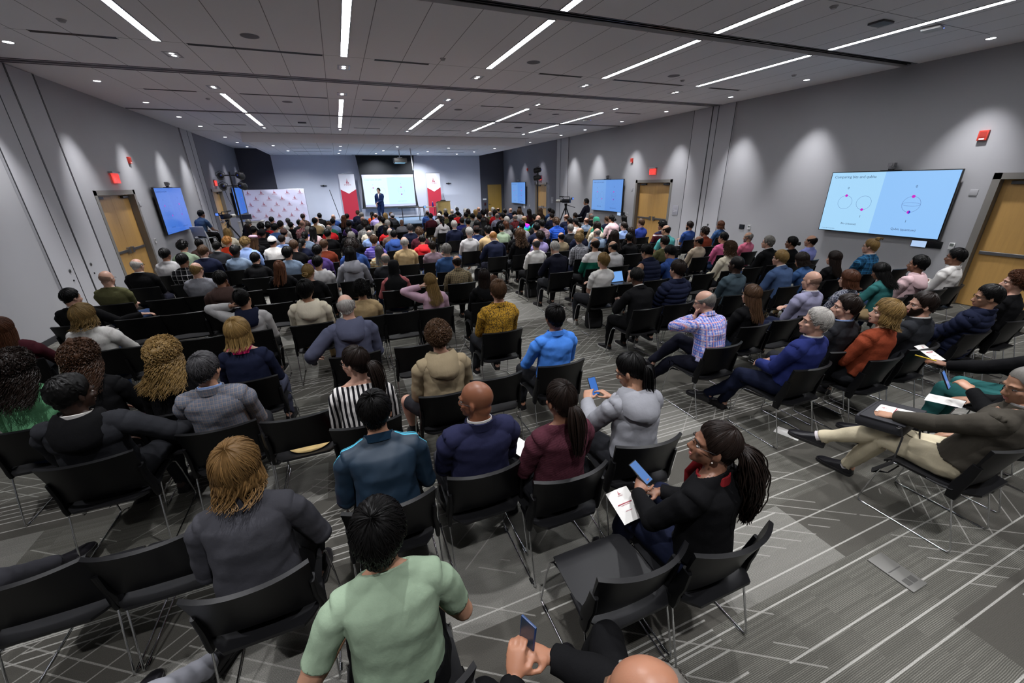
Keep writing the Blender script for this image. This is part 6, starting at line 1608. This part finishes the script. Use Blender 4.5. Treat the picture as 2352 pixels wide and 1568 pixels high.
# sweatpants at the lower left and dark trousers at the left edge: only legs show
e = hero(None, None, dict(lean=-20, legs=(dict(a=(.10,.50,.085), pole=(.1,.5,1), fy=-.3), dict(a=(.46,.60,.085), pole=(.3,.3,1), fy=-.5)), arms=('lap','lap')), 2, 'w', 'greydark', 's', 'k', 'sweatgrey', (), 'person in grey sweatpants and striped sneakers, only the leg showing at lower left', seed=104, loc=(-1.44,1.26,0))
e = hero(None, None, dict(lean=-14, legs=(dict(a=(.30,.60,.085), pole=(.3,.5,1), fy=-.3), dict(a=(.34,.72,.12), pole=(.3,.35,1), fy=-.5)), arms=('lap','lap')), 2, 'w', 'charcoal', 's', 'k', 'greydark', (), 'person in dark trousers, only crossed legs showing at the left edge', seed=105, loc=(-2.40,2.24,0))
# second row
e = hero(545, 1072, dict(hy=-6, hpitch=6, lean=6, hunch=8, sw=.175, legs=('n','n'), arms=('lap','thigh')), 1, 'w', 'greydark', 'bobm', 'lb', 'black', (), 'person with tousled light brown hair in a dark grey sweater', seed=106)
mb = MB(); J = e['J']; K = J['K1']; mb.tube([K+A((.05,.0,.075)), K+A((.085,-.06,.04)), K+A((.095,-.13,-.05))], [(.03,.010),(.045,.012),(.025,.01)], 10); o = mb.build('coral_cloth', fabric('coral')); o.matrix_world = e['M']; tag(o, 'coral pink cloth beside the dark grey sweater', 'cloth')
e = hero(862, 945, dict(hy=-10, hpitch=6, lean=7, hunch=8, sw=.185), 2, 's', 'track', 's', 'k', 'black', (), 'person with short black hair in a dark teal track jacket', seed=107, wide=1.03)
m, nt, b = newmat('fabric_track_stripes'); g = G(nt); x, y, z = g.xyz(g.coord()); J = e['J']; ny = float(J['N'][1])
k_ = g.m('MULTIPLY', g.m('GREATER_THAN', g.m('ABSOLUTE', x), .085), g.m('GREATER_THAN', z, float(J['S0'][2])-.045))
k_ = g.m('MULTIPLY', k_, g.m('MAXIMUM', g.m('COMPARE', y, ny+.012, .006), g.m('COMPARE', y, ny-.012, .006)))
g.put(b.inputs['Base Color'], g.mix(k_, srgb(COL['track']), srgb('45b4d2'))); b.inputs['Roughness'].default_value = .6
for c_ in e['o'].children:
    if c_.name.startswith('shirt'): paint(c_, m)
e = hero(1093, 918, dict(hy=50, hpitch=2, lean=-5, arms=('lap','lap')), 6, 'j', 'navyblazer', None, 'g', 'greydark', ('glasses',), 'bald man with glasses and grey beard in a navy blazer', seed=108, wide=1.05)
e = hero(1287, 918, dict(hy=8, hpitch=4, lean=-3, sw=.160, fat=.92, arms=('lap','thigh')), 3, 'w', 'knit', 'p', 'd', 'charcoal', (), 'woman with dark ponytail in a chunky maroon knit', seed=109)
program(axes(wp(e, (-.10,.28,.655)), wd(e, (.9,.3,0)), wd(e, (-.3,.9,.0))), 'white paper on the lap of the woman in the maroon knit', bars=False)
e = hero(1447, 850, dict(hy=38, hpitch=24, lean=3, hunch=8, sw=.155, fat=.9, arms=(dict(w=(-.15,.36,.80), h=(.35,.6,.3), pole=(-.5,-.3,-1)), dict(w=(.07,.36,.79), h=(-.5,.6,.3), pole=(.5,-.3,-1))), curl0=.6, curl1=.6, legs=('back','back'), fine=.006), 2, 'h', 'heather', 'p', 'k', 'charcoal', ('glasses',), 'woman with black ponytail and glasses in a grey hoodie, looking at phone', seed=110, rz=-.10, shoes='k')
J = e['J']; phone(axes(wp(e, (-.04,.475,.855)), wd(e, (.95,.1,0)), wd(e, (0,.6,.8))), 'phone with bright blue screen held by the woman in the grey hoodie', '3c86ee')
mb = MB(); mb.ball((.078,.03,.03), (.004,.012,.006), 8, 6); o = mb.build('hair_clip', plain('clip', srgb('d0d0d0'), .3), e['o']); o.matrix_local = headmat(J)
# left block, third and fourth rows
e = hero(815, 832, dict(hy=52, hpitch=4, lean=0, sw=.165, arms=('lap','lap')), 1, 'wide', 'striped', 'p', 'd', 'red', ('glasses',), 'woman with brown ponytail and glasses in a black-and-white striped blouse', seed=111)
e = hero(1007, 774, dict(hy=-10, hpitch=4, lean=2, hunch=6, legs=('wide','n')), 1, 'h', 'khaki', 'c', 'm', 'charcoal', (), 'young man with curly brown hair in a khaki hooded jacket', seed=112, short=True)
e = hero(1273, 729, dict(hy=0, hpitch=0, lean=-2, arms=('thigh','thigh')), 3, 's', 'brightblue', 's', 'k', 'charcoal', (), 'person with short black hair in a bright blue shirt on the aisle', seed=113)
e = hero(168, 905, dict(hy=-35, hpitch=6, lean=-4, sw=.19, arms=('lap','sideout')), 5, 'h', 'charcoal', 'af', 'k', 'charcoal', (), 'man with cropped afro in a charcoal coat with black fleece hood', seed=114, hoodcol='black', wide=1.05)
worn(e, 'shirt_collar', collar_mb(e['J'], .064, .05, .018, .004, .5, .006), fabric('white'))
e = hero(473, 848, dict(hy=-14, hpitch=2, lean=-5, sw=.182), 2, 'j', 'checkgrey', 's', 'e', 'charcoal', (), 'man with greying black hair in a grey checked blazer', seed=115, collar='lightblue')
e = hero(38, 845, dict(hy=-20, lean=0, sw=.16, fat=.95), 1, 'w', 'kelly', 'lc', 'd', 'jeans', (), 'person with long dark curly hair in a green knit at the left edge', seed=116)
e = hero(192, 822, dict(hy=-25, lean=4, sw=.16, hunch=6, arms=('lap','thigh')), 2, 'w', 'black', 'lc', 'dc', 'wine', (), 'woman with long auburn-tipped curly hair in a black cardigan and wine skirt', seed=117)
e = hero(380, 815, dict(hy=-18, lean=0, sw=.158), 1, 'w', 'black', 'lc', 'y', 'black', (), 'person with long wavy blonde hair beside the grey checked blazer', seed=118)
e = hero(548, 762, dict(hy=-12, hpitch=0, lean=-2, sw=.16), 1, 'wide', 'navy', 'bob', 'y', 'slate', (), 'woman with fair bob and pink scarf in a navy top', seed=119)
mb = collar_mb(e['J'], .064, .040, .012, .010, .1, .012, .01); J = e['J']; mb.tube([J['N']-J['sx']*.075+J['fw']*.03+J['d2']*.01, J['N']-J['sx']*.12+J['fw']*.05-J['d2']*.02, J['N']-J['sx']*.15+J['fw']*.03-J['d2']*.06], [(.02,.012),(.03,.014),(.012,.01)], 10); worn(e, 'scarf', mb, fabric('scarf'))
# right block, first two rows
e = hero(2330, 878, dict(hy=50, hpitch=16, lean=-16, hunch=4, arms=(dict(w=(-.12,.30,.72), h=(-.1,.9,-.2), pole=(-.6,-.4,-.7)), dict(w=(.24,.05,.62), h=(-.6,.6,-.2))), legs=(dict(a=(.0,.52,.085), pole=(-.1,.5,1), fy=.1), dict(a=(-.20,.68,.33), pole=(.12,.3,1), fy=.35, fp=-.1)), fat=1.06, curl0=.3, fine=.006), 2, 'j', 'olivejk', 'buzz', 'g', 'tanpants', ('glasses',), 'man in dark olive jacket and cream trousers with a bag on his lap', seed=120, xy=(3.71,1.015), collar='lightgrey')
J = e['J']
r = empty('messenger_bag', label='black messenger bag on the lap of the man in cream trousers', cat='bag'); r.matrix_world = axes(wp(e, (-.03,.36,.665)), wd(e, (.97,.12,.05)), wd(e, (-.05,.9,-.12)))
mb = MB(); mb.box((-.19,-.15,-.055),(.19,.15,.035)); mb.build('body', plain('bag_nylon', srgb('26262b'), .75, bump=.4, bscale=300), r, True, .034)
mb = MB(); mb.box((-.185,-.155,.030),(.185,.12,.042)); mb.build('flap', plain('bag_flap', srgb('1f1f24'), .7, bump=.4, bscale=300), r, True, .010)
mb = MB(); mb.tube([(-.185,-.13,.02),(-.23,-.16,-.02),(-.27,-.14,-.22),(-.24,-.02,-.36),(-.20,-.10,-.36),(-.10,-.22,-.18),(.02,-.17,.01)], [(.003,.021)]*7, 8, ref=A((0,1.,.3))); mb.build('strap', plain('strap_black', srgb('101012'), .8), r)
mb = MB(); mb.tube([(-.20+.014*math.cos(t),-.125+.014*math.sin(t),.03) for t in np.linspace(0, 2*PI, 13)], .003, 6); mb.build('buckle', M_CHROME, r)
program(axes(wp(e, (-.03,.33,.725)), wd(e, (.92,.2,.05)), wd(e, (-.2,.92,-.12))), 'white printed sheet on top of the black messenger bag')
mb = MB(); 
for i in (0, 1):
    K, Af = J['K%d' % i], J['A%d' % i]; mb.tube([Af+(K-Af)*.16, Af+(K-Af)*.02, Af-(K-Af)*.06], [.045,.043,.046], 12)
worn(e, 'socks', mb, plain('sock_white', srgb('c9c2c4'), .9))
e = hero(1872, 740, dict(hy=42, hpitch=-4, lean=-10, twist=4, arms=('lap','lap'), legs=(dict(a=(-.10,.50,.085), pole=(-.1,.4,1)), dict(a=(-.24,.60,.16), pole=(.15,.35,1), fy=.35, fp=-.1))), 1, 'j', 'suitblue', 'sw', 'w', 'navy', (), 'man with swept-back white hair in a bright navy suit on the aisle', seed=121)
e = hero(1942, 706, dict(hy=40, hpitch=-2, lean=-7), 1, 'j', 'charcoal', 's', 'd', 'charcoal', (), 'man with dark hair in charcoal suit beside the bright navy suit', seed=122, collar='lightblue')
e = hero(2033, 719, dict(hy=40, hpitch=-6, lean=-6, sw=.165), 1, 'w', 'rusty', 'bobm', 'y', 'charcoal', (), 'woman with tousled fair bob in a rust knit jacket', seed=123)
e = hero(2117, 700, dict(hy=44, hpitch=2, lean=-6), 1, 'j', 'darkgrey', 's', 'd', 'charcoal', ('glasses','beard'), 'man with glasses and short beard in a dark grey suit', seed=124)
e = hero(2268, 682, dict(hy=34, hpitch=6, lean=-16), 2, 'p', 'navy', 's', 'k', 'navy', ('glasses',), 'person with black hair and glasses in a navy quilted puffer, right', seed=125)
e = hero(2330, 650, dict(hy=30, hpitch=-4, lean=-4, sw=.165), 1, 'w', 'black', 'c', 'a', 'black', (), 'person with curly auburn hair in black at the right edge', seed=126)
e = hero(1617, 693, dict(hy=36, hpitch=14, lean=8, hunch=10, arms=('face','lap'), legs=('fwd','over')), 1, 's', 'plaidpink', 'br', 'g', 'darknavy', ('glasses',), 'man in pink-and-blue plaid shirt resting his hand on his face', seed=127)
# two people past the right edge: floral skirt and dark sleeves with a program
e = hero(None, None, dict(lean=-6, hy=20, sw=.16, arms=('phone','lap'), legs=(dict(a=(-.20,.66,.085), pole=(-.1,.5,1)), dict(a=(-.46,.76,.20), pole=(-.05,.3,1), fy=.3))), 2, 'w', 'black', 'l', 'k', 'floralbw', (), 'person in black-and-white floral skirt at the right edge', seed=128, loc=(4.50,1.06,0))
e2 = e; phone(axes(wp(e, (-.20,.30,.86)), wd(e, (.9,.2,0)), wd(e, (0,.5,.85))), 'phone with blue screen above the floral skirt', '6a9cf0')
program(axes(wp(e, (-.12,.28,.66)), wd(e, (.9,.2,.1)), wd(e, (-.1,.9,-.1))), 'small printed sheet lying on the floral skirt', bars=False)
e = hero(None, None, dict(lean=-2, hy=20, sw=.165, arms=(dict(w=(-.16,.40,.74), h=(-.3,.8,.1), pole=(-.5,-.5,-.7)),'read')), 3, 'w', 'black', 'l', 'k', 'tealdark', (), 'person in black with dark green skirt holding a program, right edge', seed=129, loc=(5.16,1.22,0))
program(axes(wp(e, (-.12,.55,.80)), wd(e, (.9,-.1,0)), wd(e, (.1,.85,.35))), 'white program with red logo held at the right edge')
mb = MB(); mb.tube([(-.22,.45,.775),(-.30,.58,.80)], .006, 8); o = mb.build('pencil', plain('pencil_yellow', srgb('c8a81c'), .5)); o.matrix_world = e['M']; tag(o, 'yellow pencil held with the program at the right edge', 'pencil')
addchair(.47, .60) if False else None
# ------------------------------------------------------------------ camera operators, stools and video cameras
M_WSHELL = plain('stool_white', srgb('b9babf'), .5)
def stool(x, y, rz, lab, dz=.36):
    r = empty('high_chair', (x, y, 0), rz, lab, 'chair', 'white high chairs')
    for nm in ('seat', 'backrest'): o = link(nm, CH[nm], r); o.location = (0, 0, dz); paint(o, M_WSHELL)
    for s in (-1, 1):
        mb = MB(); mb.tube([(s*.24,-.165,.42+dz),(s*.25,-.24,.02),(s*.25,-.22,.008),(s*.25,.26,.008),(s*.25,.27,.02),(s*.235,.21,.41+dz)], .011, 8); mb.build('leg', M_CHROME, r)
    mb = MB(); mb.tube([(-.245,.25,.30),(.245,.25,.30)], .01, 8); mb.tube([(-.21,-.10,.43+dz),(.21,-.10,.43+dz)], .01, 6); mb.tube([(-.236,.20,.42+dz),(.236,.20,.42+dz)], .008, 6); mb.tube([(-.236,-.16,.43+dz),(-.236,.20,.42+dz)], .008, 6); mb.tube([(.236,-.16,.43+dz),(.236,.20,.42+dz)], .008, 6); mb.build('footrest', M_CHROME, r); return r
def video_camera(x, y, z, rz, lab, tl):
    r = empty('video_camera', (x, y, z), rz, lab, 'video camera')
    mb = MB(); mb.box((-.06,-.20,-.07),(.06,.14,.08)); mb.build('body', M_BLK, r, True, .01)
    mb = MB(); mb.lathe([(.001,.14),(.05,.14),(.055,.16),(.05,.24),(.001,.24)], 16, axis=1); mb.build('lens_barrel', M_BLACKMETAL, r); mb = MB(); mb.lathe([(.001,.24),(.052,.24),(.056,.26),(.056,.38),(.062,.39),(.06,.43),(.05,.43),(.001,.41)], 16, axis=1); mb.build('white_lens', plain('lens_white', srgb('b8b6b0'), .4), r)
    mb = MB(); mb.tube([(0,-.16,.08),(0,-.16,.16),(0,.16,.16),(0,.12,.08)], .016, 8); mb.tube([(0,.1,.165),(0,.30,.17)], .022, 8); mb.build('top_handle', M_BLACKMETAL, r)
    mb = MB(); mb.box((-.10,-.34,.05),(.02,-.30,.14)); mb.tube([(-.04,-.31,.10),(0,-.16,.12)], .01, 6); mb.build('viewfinder', M_BLK, r); mb = MB(); mb.box((-.09,-.343,.06),(.01,-.3395,.13)); mb.build('finder_screen', emis('finder'+lab[:6], srgb('5a86f0'), 1.2), r, False)
    t = empty('tripod', (x, y, 0), rz, tl, 'tripod'); h = z-.09
    mb = MB(); mb.lathe([(.001,h),(.06,h),(.06,h-.05),(.035,h-.12),(.05,h-.2),(.03,h-.26),(.001,h-.26)], 14); mb.tube([(.03,-.02,h-.06),(.14,-.35,h-.16)], .012, 6); mb.build('head', M_BLACKMETAL, t)
    for a in (.5, 2.6, 4.7): mb = MB(); mb.tube([(.04*math.cos(a),.04*math.sin(a),h-.2),(.3*math.cos(a),.3*math.sin(a),h*.5),(.52*math.cos(a),.52*math.sin(a),.012)], [.026,.022,.014], 8); mb.build('leg', M_BLACKMETAL, t)
    mb = MB(); mb.tube([(.3*math.cos(a), .3*math.sin(a), h*.42) for a in (.5, 2.6, 4.7, .5)], .008, 6); mb.build('spreader', M_BLACKMETAL, t)
def operator(px, py, dz, rz, p, sk, top, tc, h, hc, lab, seed, ex=()):
    T = template('hero%d' % seed, dict(p, fine=.010), top); J = T['J']; w_ = at(px, py, J['head'][2]+dz); c, sn = math.cos(rz), math.sin(rz); hd = J['head']
    loc = (w_[0]-(hd[0]*c-hd[1]*sn), w_[1]-(hd[0]*sn+hd[1]*c), dz); o = dress(loc, rz, T, sk, top, tc, h, hc, 'black', True, ex, seed=seed); tag(o, lab, 'person'); return o, loc, J
o, l1, J = operator(463, 492, .42, -.5, dict(hy=-10, lean=12, hunch=8, arms=('thigh',dict(w=(.12,.34,.66), h=(0,.9,-.3)))), 3, 't', 'cameraman', 's', 'k', 'camera operator in a dark blue T-shirt on a high chair by the left wall', 201)
stool(l1[0], l1[1], -.5, 'white high chair under the left camera operator', .42)
c_ = at(492, 498, 1.50); video_camera(-3.62, 16.75, 1.50, -.42, 'video camera with white lens in front of the left camera operator', 'black tripod under the video camera by the left wall')
o, l2, J = operator(1346, 464, .42, .62, dict(hy=12, lean=-2, arms=('thigh','thigh')), 2, 'j', 'darknavy', 's', 'k', 'camera operator with headphones and navy jacket by the right wall', 202, ('glasses',))
mb = MB(); mb.tube([(s*.085*1, -.005, z) if False else (.088*math.sin(t), -.01, .02+.115*math.cos(t)) for t in np.linspace(-1.7, 1.7, 15) for s in (1,) for z in (0,)], .008, 6)
for s in (-1, 1): mb.ball((s*.088,-.008,-.01), (.018,.032,.036), 10, 8)
q = mb.build('headphones', M_BLK, o); q.matrix_local = headmat(J)
stool(l2[0], l2[1], .62, 'white high chair under the right camera operator', .42)
video_camera(l2[0]-.42, l2[1]+.72, 1.66, .55, 'video camera in front of the right camera operator', 'black tripod under the video camera by the right wall')
# ------------------------------------------------------------------ the speaker on the stage
p = dict(stand=True, seat=.93, hipy=0, lean=1, legs=('stand','stand'), hy=-16, hpitch=2, arms=(dict(w=(.05,.20,1.03), h=(.75,.25,-.5), pole=(-.8,-.7,-.4)), dict(w=(.17,.14,.93), h=(-.1,.2,-1), pole=(.5,-1,0))), spine=.50, fine=.009)
T = template('speaker', p, 'j'); J = T['J']; o = dress((2.12, 24.7, .45), PI-.42, T, 1, 'j', 'navyblue', 's', 'd', 'navyblue', True, ('glasses',), 1.04, 1.0, 3); tag(o, 'speaker standing on the stage in a blue suit and open white shirt', 'person')
B_ = TPL[('speaker', 'body')]; paint(link('shirt', mk('shirt', *garment(B_, [TOR, NECK], [neckcut(J, .03, .9), ([TOR], J['H']+J['d']*.0, -J['d'])], .008), TMP_MAT), o), fabric('white'))
P_ = B_['P']; N_ = J['N']; mb = MB(); rows = []
for t in np.linspace(0, 1, 9):
    z = N_[2]+.005-.30*t; hw = .058*(1-t)+.004; r_ = []
    for u in (-1, -.5, 0, .5, 1):
        k = (np.abs(P_[:, 0]-u*hw) < .02) & (np.abs(P_[:, 2]-z) < .02) & (B_['T'] <= NECK); r_.append((u*hw, P_[k, 1].max()+.030, z))
    rows.append(A(r_))
mb.loft(rows, closed=False, cap=False); paint(mb.build('shirt_front', TMP_MAT, o), fabric('white'))
for s_ in (0, 4):
    mb = MB(); mb.tube([r_[s_]+A((0, .004, 0)) for r_ in rows], [(.030*(1-t*.75), .005) for t in np.linspace(0, 1, 9)], 8, ref=A((1., 0, 0))); paint(mb.build('lapel', TMP_MAT, o), fabric('navyblue'))
# ------------------------------------------------------------------ small things on and under chairs
def bag(x, y, rz, lab, col='141416', sc=1.0):
    r = empty('backpack', (x, y, 0), rz, lab, 'backpack'); mb = MB(); mb.loft([A([(math.copysign(abs(math.cos(t))**.6, math.cos(t))*.15*w*sc, math.copysign(abs(math.sin(t))**.6, math.sin(t))*.10*w*sc, z*sc) for t in np.linspace(0, 2*PI, 20, endpoint=False)]) for z, w in ((.0,.9),(.03,1),(.2,1),(.30,.9),(.345,.6))]); mb.build('body', plain('pack_'+col, srgb(col), .8, bump=.4, bscale=200), r)
    mb = MB(); mb.tube([(-.05*sc,0,.34*sc),(-.03*sc,0,.39*sc),(.03*sc,0,.39*sc),(.05*sc,0,.34*sc)], .009, 6); mb.build('handle', M_BLACKMETAL, r); mb = MB(); mb.box((-.10*sc,-.13*sc,.04*sc),(.10*sc,-.085*sc,.20*sc)); mb.build('pocket', plain('pack_'+col, srgb(col), .8), r, True, .015); return r
bag(3.68, 7.98, .2, 'black backpack on the floor under the chair of the man in khaki trousers'); bag(3.82, 5.66, -.3, 'black backpack under the chair of the young man in the white T-shirt'); bag(3.24, 9.3, .3, 'brown leather bag on the aisle floor beside a chair leg', '4a2c18', .8)
bag(3.15, 10.1, .1, 'black bag with blue trim under an aisle chair', '16181c', .9)
def hat(x, y, z, lab):
    mb = MB(); mb.lathe([(.001,.10),(.05,.10),(.075,.085),(.09,.03),(.10,.012),(.17,.0),(.172,.004),(.10,.018),(.001,.03)], 30); o = mb.build('straw_hat', plain('straw', srgb('b39a66'), .8, noise=.2)); o.location = (x, y, z); return tag(o, lab, 'hat')
hat(-.52, 3.20, .458, 'straw hat lying on the empty chair in the third row')
program(axes((3.82, 2.12, .003), (.9,.3,0), (-.3,.9,0)), 'white sheet of paper on the floor under the bright navy suit', bars=False)
program(axes((1.05, 3.47, .46), (.9,.2,.1), (-.2,.9,.2)), 'folded white program on an empty chair beside the bright blue shirt', bars=False)
program(axes((.56, 5.62, .462), (.9,.2,.0), (-.2,.9,.0)), 'white paper on the grey seat of an empty chair', bars=False)
program(axes((3.70, 9.02, .462), (.9,.1,.0), (-.1,.9,.0)), 'white sheet on the empty aisle chair behind the ginger-haired man', bars=False)
for (x, y, z, lab, c) in ((4.10, 7.35, .60, 'open laptop with dark screen on the lap behind the white T-shirt', '3a3f8a'), (4.62, 6.05, .60, 'laptop with light blue screen in front of the black jacket', '7ab0f4')):
    r = empty('laptop', (x, y, z), 0, lab, 'laptop'); mb = MB(); mb.box((-.16,-.11,0),(.16,.11,.014)); mb.build('base', M_DKSTEEL, r, True, .004); mb = MB(); mb.box((-.16,-.004,0),(.16,.004,.21)); M_ = Matrix.Translation((0,.11,.012))@Matrix.Rotation(R(-22), 4, 'X'); q = mb.build('lid', M_DKSTEEL, r, False); q.matrix_local = M_; mb = MB(); mb.box((-.15,-.0052,.012),(.15,-.0042,.20)); q2 = mb.build('screen', emis('lap'+c, srgb(c), .9), q, False)
# ------------------------------------------------------------------ labels
seen = {}
for e in PEOPLE: seen[e['base']] = seen.get(e['base'], 0)+1
for e in CHAIRS: e['blk'] = 'left' if e['x'] < 2.55 else 'right'
for e in CHAIRS:
    same = sorted([c for c in CHAIRS if c['blk'] == e['blk'] and c['r'] == e['r']], key=lambda c: abs(c['x']-2.6)); e['n'] = same.index(e)+1
    e['pos'] = '%s block, %s row from back, %s from aisle' % (e['blk'], ORD[e['r']+1], ORD[e['n']])
for e in CHAIRS:
    w_ = e['who']
    if w_ is not None: w_['pos'] = e['pos']
for e in PEOPLE:
    b_ = e['base']
    if e['fixed']: t = b_
    elif seen[b_] == 1: t = 'person with '+b_.replace(', ', ' and ', 1)
    else:
        t = 'person, '+b_+', '+e['pos']
        if len(t.replace('-', ' ').split()) > 16: t = t.replace(' from back', '')
    e['o']['label'] = t; e['lab'] = t; e['uni'] = e['fixed'] or seen[b_] == 1
for e in CHAIRS:
    w_ = e['who']
    if w_ is None: t = 'empty black chair, '+e['pos']
    else:
        t = 'black chair under the '+w_['lab']
        if not w_['uni'] or len(t.replace('-', ' ').split()) > 15: t = 'occupied black chair, '+e['pos']
    e['o']['label'] = t
bpy.data.scenes.remove(WORK); TPL.clear()
for e in PEOPLE: e.pop('J', None)

print('PEOPLE', len(PEOPLE), 'CHAIRS', len(CHAIRS))
